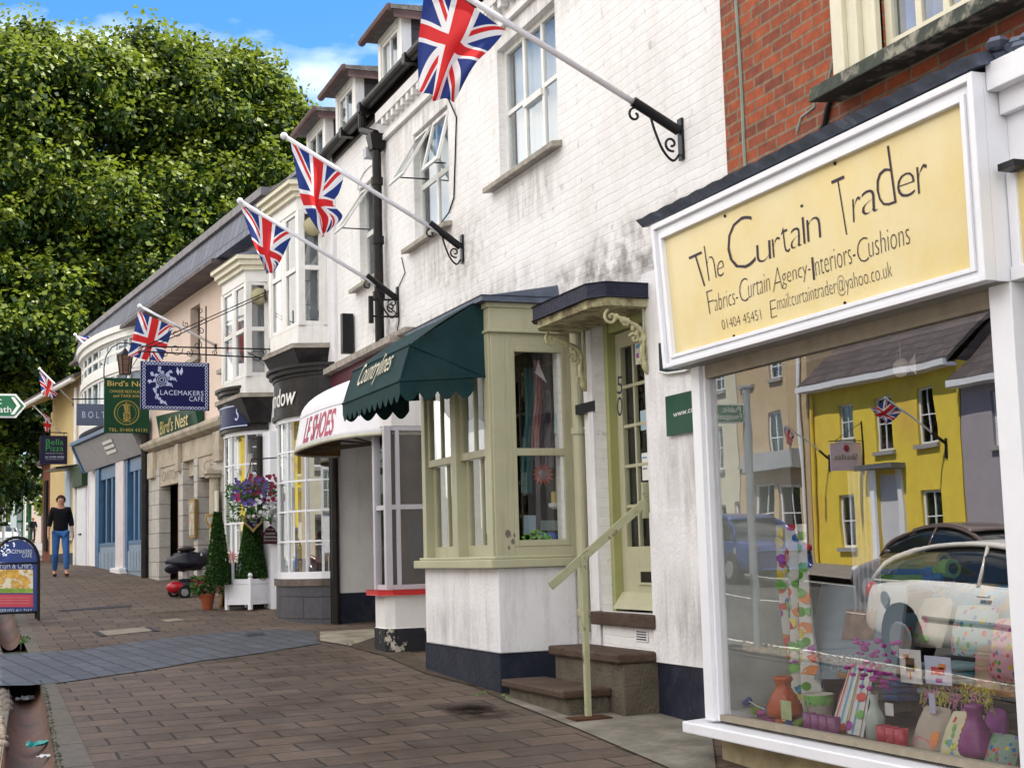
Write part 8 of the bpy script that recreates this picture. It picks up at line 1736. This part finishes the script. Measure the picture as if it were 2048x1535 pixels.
# ---------------- cars ----------------
def car(name,label,x,yr,dirn,L,W,H,paint,hatch=False,grp='cars parked across the street'):
    """yr: y of the tail, dirn +1/-1 nose direction along y"""
    zg=gz(x,yr+dirn*L/2)-.10; t=thing(name,label,'car',(x,yr+dirn*L/2,zg),grp)
    G=lambda s,w,z:(x+w,yr+dirn*s,zg+z+(SY*(s-L/2)*dirn))
    cp=mat(paint[0],paint[1],.18,.04,5,metal=paint[2]); gls=mat('car_glass',(.012,.016,.018),.03,0,1,spec=.9)
    prof=[(.06,.28),(.0,.50),(.02,.78),(.10,.88),(.5,.93),(L-1.35,.90),(L-.9,.84),(L-.25,.70),(L-.04,.56),(L,.40),(L-.03,.26)]
    m=M(); ws=[(-W/2+.10,.06),(-W/2+.02,.02),(-W/2,0),(W/2,0),(W/2-.02,.02),(W/2-.10,.06)]
    n=len(prof); ring=[]
    secs=[(-W/2,.93),(-W/2+.0,1.0),(-W/2+.14,1.06),(0,1.08),(W/2-.14,1.06),(W/2,1.0),(W/2,.93)]
    # cross sections along the length
    st=[(0.0,.32,.70,.80),(.08,.24,.86,.94),(.5,.20,.92,1.0),(1.2,.20,.93,1.0),(L*.5,.20,.92,1.0),(L-1.4,.20,.90,1.0),(L-.8,.20,.83,.98),(L-.25,.24,.70,.92),(L,.30,.52,.78)]
    K=[]
    for (s,zb,zt,k) in st:
        hw=W/2*k; K.append([G(s,-hw*.92,zb),G(s,-hw,zb+.15),G(s,-hw,zb+(zt-zb)*.55),G(s,-hw*.95,zt-.04),G(s,-hw*.80,zt+.01),G(s,0,zt+.03),G(s,hw*.80,zt+.01),G(s,hw*.95,zt-.04),G(s,hw,zb+(zt-zb)*.55),G(s,hw,zb+.15),G(s,hw*.92,zb)])
    k0=len(m.v)
    for r in K: m.v+= [tuple(p) for p in r]
    q=len(K[0])
    for i in range(len(K)-1):
        for j in range(q): m.f.append((k0+i*q+j,k0+i*q+(j+1)%q,k0+(i+1)*q+(j+1)%q,k0+(i+1)*q+j)); m.mi.append(0)
    m.f.append(tuple(range(k0,k0+q))); m.mi.append(0); m.f.append(tuple(range(k0+(len(K)-1)*q+q-1,k0+(len(K)-1)*q-1,-1))); m.mi.append(0)
    b=m.build('body',cp,t,smooth=True,bev=0); ss=b.modifiers.new('sub','SUBSURF'); ss.levels=2; ss.render_levels=2
    # greenhouse : arched glass volume with painted roof skin and pillars
    s0=.22 if hatch else .70; s1=L-1.10; hb=W/2*.90; zb=.87; NT=16
    def arch(t):   # t 0..1 tail to screen foot
        e=max(0.0,math.sin(math.pi*min(1,max(0,t))**(.92)))**.50; return s0+(s1-s0)*t, zb+(H-zb)*e, hb-(hb-W/2*.66)*e
    def sec(t,k): s_,z_,h_=arch(t); return [G(s_,-hb,zb-.02),G(s_,-(hb*.35+h_*.65),zb+(z_-zb)*.72),G(s_,-h_*.93,z_-.02*k),G(s_,0,z_+.015),G(s_,h_*.93,z_-.02*k),G(s_,hb*.35+h_*.65,zb+(z_-zb)*.72),G(s_,hb,zb-.02)]
    m=M(); tt=[i/NT for i in range(NT+1)]
    for t_ in tt: m.v+=[tuple(p) for p in sec(t_,1)]
    for i in range(NT):
        for j in range(6): q_=i*7+j; m.f.append((q_,q_+1,q_+8,q_+7)); m.mi.append(0)
    m.build('windows',gls,t,smooth=True)
    m=M(); tr=[.20+.56*i/10 for i in range(11)]
    for t_ in tr:
        s_,z_,h_=arch(t_); m.v+=[tuple(G(s_,w*(h_*.97),z_+.012+.028*(1-abs(w)**2.5))) for w in (-1,-.8,-.4,0,.4,.8,1)]
    for i in range(10):
        for j in range(6): q_=i*7+j; m.f.append((q_,q_+1,q_+8,q_+7)); m.mi.append(0)
    ro=m.build('roof',cp,t,smooth=True); sl=ro.modifiers.new('s','SOLIDIFY'); sl.thickness=.03; sl.offset=1
    m=M()
    for sd in (-1,1):
        pts=[]; rr=[]
        for i in range(25):
            t_=i/24; s_,z_,h_=arch(t_); pts.append(G(s_,sd*(h_*.97+.004),z_-.004)); rr.append(.040 if t_<.2 or t_>.8 else .026)
        m.tube(pts,rr,8)
        s_,z_,h_=arch(.52); m.tube([G(s_+.08,sd*(hb+.006),zb),G(s_,sd*(h_*.98+.004),z_-.01)],.022,6); m.tube([G(s0-.02,sd*hb*.985,zb),G(s1+.03,sd*hb*.985,zb)],.018,6)
    m.build('pillars',cp,t,smooth=True)
    for s_ in (.78,L-.80):
        for sd in (-1,1):
            c=G(s_,sd*(W/2-.09),.31); wheel((c[0],c[1],zg+.30+(SY*(s_-L/2)*dirn)),.31,.20,t,'x')
            m=M(); m.tube([G(s_,sd*(W/2-.16),.33),G(s_,sd*(W/2+.003),.33)],.345,20); m.build('wheel_arch',BM,t)
    for sd in (-1,1):
        m=M(); m.ball(G(L-.16,sd*W*.36,.60),.12,10,(1.1,.6,.6)); m.build('headlight',mat('headlamp_glass',(.6,.62,.65),.1,0,1),t,smooth=True)
        m=M(); m.ball(G(.06,sd*W*.38,.74),.11,10,(1,.5,1)); m.build('tail_light',mat('tail_red',(.4,.01,.01),.2,0,1),t,smooth=True)
        m=M(); m.ball(G(L-1.5,sd*(W/2+.06),.95),.075,10,(.7,1.1,.6)); m.build('wing_mirror',cp,t,smooth=True)
        m=M(); m.tube([G(L*.45,sd*(W/2+.008),.80),G(L*.45+.16,sd*(W/2+.008),.80)],.016,6); m.build('door_handle',cp,t)
        m=M(); m.tube([G(1.15,sd*(W/2+.002),.55),G(L-1.25,sd*(W/2+.002),.53)],.022,6); m.build('side_rubbing_strip',mat('trim_grey',(.10,.11,.12),.5,0,1),t)
    m=M(); m.tube([G(.55,W/2*.99,.70),G(.55,W/2+.006,.70)],.075,14); m.build('fuel_cap',mat('fuel_cap_grey',(.22,.24,.26),.4,0,1),t)
    return t
car('parked_car','white hatchback at the near kerb, mirrored large in the shop window',-1.35,13.15,-1,4.4,1.70,1.27,('car_white',(.75,.74,.72),0.0),True,'cars parked in the street')
car('parked_car','bronze grey hatchback in front of the yellow house',-7.6,18.5,1,4.1,1.68,1.40,('car_bronze',(.20,.15,.14),.35),True,'cars parked in the street')
car('parked_car','dark blue car further along in front of the ochre house',-7.7,26.0,1,4.2,1.70,1.42,('car_blue',(.02,.05,.20),.3),False,'cars parked in the street')
car('parked_car','small silver car far away near the bus shelter',onY(8,1060,96)[0],98,-1,4.0,1.7,1.4,('car_silver',(.45,.46,.48),.3),True,'cars parked in the street')
car('parked_car','small white car far away right of the bus shelter post',onY(60,1060,108)[0],110,-1,4.0,1.7,1.4,('car_white',(.75,.74,.72),0.0),False,'cars parked in the street')

# ---------------- trees ----------------
LEAF1=mat('maple_leaf_dark',(.018,.046,.005),.6,.5,1.2,trans=.3); LEAF2=mat('maple_leaf_painted_sun',(.190,.250,.020),.5,.4,1.2,trans=.4); BARK=mat('bark',(.07,.055,.045),.95,.3,5,bump=.5)
def big_tree(label,base,lobes,nclump,perc,seed,size=.17):
    rng=np.random.default_rng(seed); t=thing('broadleaf_tree',label,'tree',base,'tall broadleaf trees behind the terrace')
    m=M(); bx,by,bz=base; H=lobes[0][2]-bz
    m.tube([(bx,by,bz-.3),(bx+.1,by,bz+H*.35),(bx,by,bz+H*.8)],[.55,.42,.25],10)
    for L_ in lobes:
        s_=Vector((bx,by,bz+H*ru(.3,.55))); e=Vector(L_[:3]); mid=s_.lerp(e,.5)+Vector((ru(-.6,.6),ru(-.6,.6),ru(-.3,.8))); m.tube([s_,mid,e],[.26,.17,.07],7)
        for k in range(5):
            d=Vector((ru(-1,1),ru(-1,1),ru(-.3,1))).normalized()*L_[3]*.75; m.tube([mid.lerp(e,.5),e+d*.5,e+d],[.10,.06,.025],5)
    m.build('trunk',BARK,t)
    vol=np.array([l[3]**2 for l in lobes]); pk=rng.choice(len(lobes),nclump,p=vol/vol.sum()); cs=[]
    for k in pk:
        l=lobes[k]; d=rng.normal(size=3); d/=np.linalg.norm(d); d[2]=abs(d[2])*(.9) if rng.random()<.55 else d[2]; r=l[3]*rng.uniform(.55,1.05)
        cs.append((l[0]+d[0]*r,l[1]+d[1]*r,l[2]+d[2]*r*l[4]))
    cs=np.array(cs)
    for nm,mt_,frac,up in (('foliage',LEAF1,.52,-.10),('painted_sunlit_foliage',LEAF2,.48,.22)):  # light leaves set higher, dark lower: clump sun and shade painted in colour
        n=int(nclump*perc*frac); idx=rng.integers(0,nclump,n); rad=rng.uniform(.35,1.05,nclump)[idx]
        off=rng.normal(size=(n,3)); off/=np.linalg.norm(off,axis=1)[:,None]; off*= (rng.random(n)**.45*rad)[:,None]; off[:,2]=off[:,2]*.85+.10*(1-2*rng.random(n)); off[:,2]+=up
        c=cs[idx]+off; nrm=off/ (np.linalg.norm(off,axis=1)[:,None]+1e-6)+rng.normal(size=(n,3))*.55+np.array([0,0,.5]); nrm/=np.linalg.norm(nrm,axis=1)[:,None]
        a=np.cross(nrm,rng.normal(size=(n,3))); a/=np.linalg.norm(a,axis=1)[:,None]; b=np.cross(nrm,a); s=(size*rng.uniform(.55,1.25,n))[:,None]
        # three lobed leaf spray : 5 vertices fan
        V=np.stack([c-a*s,c+b*s*.75-a*s*.25,c+a*s+nrm*s*-.2,c-b*s*.75-a*s*.25],1).reshape(-1,3)
        me=bpy.data.meshes.new(nm); me.vertices.add(4*n); me.vertices.foreach_set('co',(V-np.array(base)).astype(np.float32).ravel()); me.loops.add(4*n); me.loops.foreach_set('vertex_index',np.arange(4*n,dtype=np.int32)); me.polygons.add(n); me.polygons.foreach_set('loop_start',np.arange(0,4*n,4,dtype=np.int32)); me.update(calc_edges=True); me.materials.append(mt_)
        o=bpy.data.objects.new(nm,me); link(o,t,base)
    return t
def LB(px,py,y,r,f=.9): q=onY(px,py+22,y); return (q[0],q[1],q[2],r,f)
random.seed(11)
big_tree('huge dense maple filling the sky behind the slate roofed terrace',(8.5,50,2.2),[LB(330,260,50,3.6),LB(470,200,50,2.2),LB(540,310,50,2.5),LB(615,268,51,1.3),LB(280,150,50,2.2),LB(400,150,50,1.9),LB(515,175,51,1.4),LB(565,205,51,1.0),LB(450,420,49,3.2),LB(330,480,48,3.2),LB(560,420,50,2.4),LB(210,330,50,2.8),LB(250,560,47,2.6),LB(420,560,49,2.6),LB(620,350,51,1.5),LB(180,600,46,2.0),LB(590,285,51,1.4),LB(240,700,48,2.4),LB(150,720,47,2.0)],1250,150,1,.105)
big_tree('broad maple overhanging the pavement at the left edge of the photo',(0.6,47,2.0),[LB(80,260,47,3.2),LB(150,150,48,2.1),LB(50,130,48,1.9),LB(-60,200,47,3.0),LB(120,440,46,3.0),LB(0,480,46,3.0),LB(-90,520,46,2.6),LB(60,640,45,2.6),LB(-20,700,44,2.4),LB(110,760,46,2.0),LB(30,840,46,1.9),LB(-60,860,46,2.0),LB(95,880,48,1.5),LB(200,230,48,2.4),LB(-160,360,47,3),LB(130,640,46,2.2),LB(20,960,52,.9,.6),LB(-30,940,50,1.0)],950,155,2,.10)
def far_tree(c,r,seed,label):
    random.seed(seed); t=thing('roadside_tree',label,'tree',(c[0],c[1],gz(c[0],c[1]))); m=M(); pts=[]
    for i in range(2600):
        v=Vector((random.gauss(0,1),random.gauss(0,1),random.gauss(0,1))).normalized()*ru(.6,1.0)*r; pts.append((c[0]+v.x,c[1]+v.y,c[2]+v.z*.9))
    leafset(m,pts,.30); m.build('crown',LEAF1,t); m=M(); m.tube([(c[0],c[1],gz(c[0],c[1])-.2),(c[0],c[1],c[2])],[.35,.2],8); m.build('trunk',BARK,t)
far_tree((-9,75,8),5,1,'dark tree beyond the far side houses'); far_tree((16,64,8),5,2,'dark tree behind the brick end house')
# wooded hill line closing the street
m=M(); random.seed(4); X0=-160
for i in range(60):
    x=X0+i*6; m.ball((x,180+ru(-8,8),4),1,10,(ru(6,9),6,ru(5,9)))
o=m.build('distant_woods',mat('far_wood',(.05,.085,.03),.9,.6,.5),smooth=True); o['kind']='stuff'

# ---------------- people ----------------
def skinned(name,V,E,Rr,mt,par,lvl=2,root=0):
    me=bpy.data.meshes.new(name); loc=WL[par.name] if par is not None else V[0]
    me.from_pydata([tuple(Vector(v)-Vector(loc)) for v in V],E,[]); me.materials.append(mt); o=bpy.data.objects.new(name,me); link(o,par,loc)
    s=o.modifiers.new('skin','SKIN'); s.use_smooth_shade=True
    for i,r in enumerate(Rr):
        r=r if isinstance(r,tuple) else (r,r); me.skin_vertices[0].data[i].radius=r
    me.skin_vertices[0].data[root].use_root=True
    b=o.modifiers.new('sub','SUBSURF'); b.levels=lvl; b.render_levels=lvl; return o
def person(label,x,y,H,face,step,cols,hair_long=False,group=None):
    """face: heading angle (0 = towards -y). joints in a body frame: r right, f forward, z up"""
    z0=gz(x,y); k=H/1.65; ca,sa=math.cos(face),math.sin(face)
    def W(r,f,z): return (x+(r*ca+f*sa)*k*-1, y+(r*sa-f*ca)*k, z0+z*k)
    t=thing('person',label,'person',(x,y,z0),group); skin,topm,legm,hairm,shoem=cols
    s=step
    J=dict(pel=(0,0,.90),wa=(0,0,1.04),ch=(0,.01,1.24),nb=(0,0,1.375),nk=(0,.015,1.43),hd=(0,.03,1.51),ht=(0,.02,1.60),
      hL=(-.085,0,.86),kL=(-.10,.06+s*.10,.48),aL=(-.10,s*.20,.09),tL=(-.11,s*.20+.15,.035),hR=(.085,0,.86),kR=(.10,.05-s*.04,.48),aR=(.10,-s*.18,.10),tR=(.11,-s*.18+.14,.035),
      sL=(-.150,0,1.345),eL=(-.205,-.04,1.09),wL=(-.235,.06,.86),sR=(.150,0,1.345),eR=(.215,-.04,1.09),wR=(.24,.04,.86))
    names=list(J); V=[W(*J[n]) for n in names]; I={n:i for i,n in enumerate(names)}
    Ed=[('pel','wa'),('wa','ch'),('ch','nb'),('nb','nk'),('nk','hd'),('hd','ht'),('pel','hL'),('hL','kL'),('kL','aL'),('aL','tL'),('pel','hR'),('hR','kR'),('kR','aR'),('aR','tR'),('nb','sL'),('sL','eL'),('eL','wL'),('nb','sR'),('sR','eR'),('eR','wR')]
    rad=dict(pel=(.15,.10),wa=(.115,.085),ch=(.135,.095),nb=(.07,.06),nk=(.048,.048),hd=(.080,.092),ht=(.055,.062),hL=.088,kL=.056,aL=.038,tL=.030,hR=.088,kR=.056,aR=.038,tR=.030,sL=.055,eL=.038,wL=.025,sR=.055,eR=.038,wR=.025)
    E=[(I[a],I[b]) for a,b in Ed]; Rr=[rad[n] if not isinstance(rad[n],tuple) else rad[n] for n in names]
    for side,sg in (('L',-1),('R',1)):
        w=J['w'+side]; p=(w[0]+sg*.004,w[1]+.012,w[2]-.055); pi=len(V); V.append(W(*p)); E.append((I['w'+side],pi)); Rr.append((.032,.016))
        for fi,(df,ln) in enumerate(((-.026,.060),(-.009,.070),(.009,.072),(.026,.064))):
            a=(p[0]+sg*.0,p[1]+df,p[2]-.035); b=(a[0]-sg*.010,a[1]+.004,a[2]-ln*.55); c=(b[0]-sg*.018,b[1]+.004,b[2]-ln*.45)
            i0=len(V); V+= [W(*a),W(*b),W(*c)]; E+= [(pi,i0),(i0,i0+1),(i0+1,i0+2)]; Rr+= [.0095,.0085,.007]
        a=(p[0]-sg*.012,p[1]+.034,p[2]+.012); b=(a[0]-sg*.008,a[1]+.018,a[2]-.035); i0=len(V); V+= [W(*a),W(*b)]; E+= [(pi,i0),(i0,i0+1)]; Rr+= [.011,.009]
    Rr=[tuple(q*k for q in r) if isinstance(r,tuple) else r*k for r in Rr]
    skinned('body',V,E,Rr,skin,t,2)
    def garment(nm,seq,edges,radii,mt_): skinned(nm,[W(*q) for q in seq],edges,[tuple(a*k for a in r) if isinstance(r,tuple) else r*k for r in radii],mt_,t)
    g=lambda n:J[n]
    mid=lambda a,b,f:tuple(J[a][i]+(J[b][i]-J[a][i])*f for i in range(3))
    garment('top',[(0,0,.845),g('wa'),g('ch'),(0,0,1.335),g('sL'),g('eL'),mid('eL','wL',.45),g('sR'),g('eR'),mid('eR','wR',.45)],[(0,1),(1,2),(2,3),(3,4),(4,5),(5,6),(3,7),(7,8),(8,9)],[(.182,.135),(.152,.115),(.165,.120),(.10,.078),.072,.062,.060,.072,.062,.060],topm)
    garment('jeans' if legm is not skin else 'shorts',[(0,0,.93),g('hL'),g('kL'),mid('kL','aL',.93),g('hR'),g('kR'),mid('kR','aR',.93)],[(0,1),(1,2),(2,3),(0,4),(4,5),(5,6)],[(.140,.098),.096,.070,.056,.096,.070,.056],legm)
    for a,b in (('aL','tL'),('aR','tR')):
        q=J[a];r=J[b]; garment('shoe',[(q[0],q[1]-.03,.045),(q[0],q[1]+.05,.04),(r[0],r[1]+.02,.032)],[(0,1),(1,2)],[(.045,.045),(.046,.040),(.040,.030)],shoem)
    m=M(); c=Vector(W(0,-.012,1.535)); 
    for j in range(9):
        for i in range(16):
            ph=math.pi*.62*j/8; a=6.283*i/16; fx=math.cos(a); sh=1.0-.22*max(0,fx)*(j/8); 
            if fx>.35 and j>4: ph=math.pi*.62*(4+ (j-4)*.25)/8
            r_=.098*k; d=Vector(W(math.sin(a)*math.sin(ph)*.098,math.cos(a)*math.sin(ph)*.108-.012,1.535+math.cos(ph)*.110)); m.v.append(tuple(d))
    for j in range(8):
        for i in range(16): q=j*16+i; m.f.append((j*16+i,j*16+(i+1)%16,(j+1)*16+(i+1)%16,(j+1)*16+i)); m.mi.append(0)
    if hair_long or True: 
        m.ball(W(0,-.10,1.50),.052*k,10,(1,1,1.2))
    m.build('hair',hairm,t,smooth=True)
    for e in (-.030,.030):
        m=M(); m.ball(W(e,.108,1.522),.010*k,8); m.build('eye',mat('eye_dark',(.02,.012,.01),.2,0,1),t)
    m=M(); m.ball(W(0,.118,1.497),.013*k,8,(.8,1,1.3)); m.build('nose',skin,t,smooth=True); m=M(); m.ball(W(0,.108,1.465),.018*k,8,(1.3,.5,.35)); m.build('mouth',mat('lip',(.40,.09,.07),.5,0,1),t,smooth=True)
    for e in (-.084,.084): m=M(); m.ball(W(e,.02,1.505),.018*k,8,(.5,.8,1.3)); m.build('ear',skin,t,smooth=True)
    return t
SK=mat('skin',(.48,.24,.16),.55,.05,9); 
px_=onY(121,1100,30.6)[0]
person('woman in a black top and blue jeans walking down the pavement towards the camera',px_,30.6,1.64,0.0,1,(SK,mat('black_jersey',(.006,.006,.008),.9,.1,9),mat('blue_denim',(.035,.12,.34),.9,.3,9),mat('brown_hair',(.045,.018,.010),.7,.2,20),mat('brown_suede',(.07,.022,.012),.8,.2,9)))
px_=onY(66,1070,98)[0]
person('distant person in dark clothes and a bag walking away by the bus shelter',px_,98,1.62,math.pi,-1,(SK,MATS['black_jersey'],mat('dark_shorts',(.03,.022,.02),.9,.1,9),mat('ginger_hair',(.20,.06,.02),.7,.2,20),mat('dark_shoe',(.02,.02,.02),.7,.1,9)))
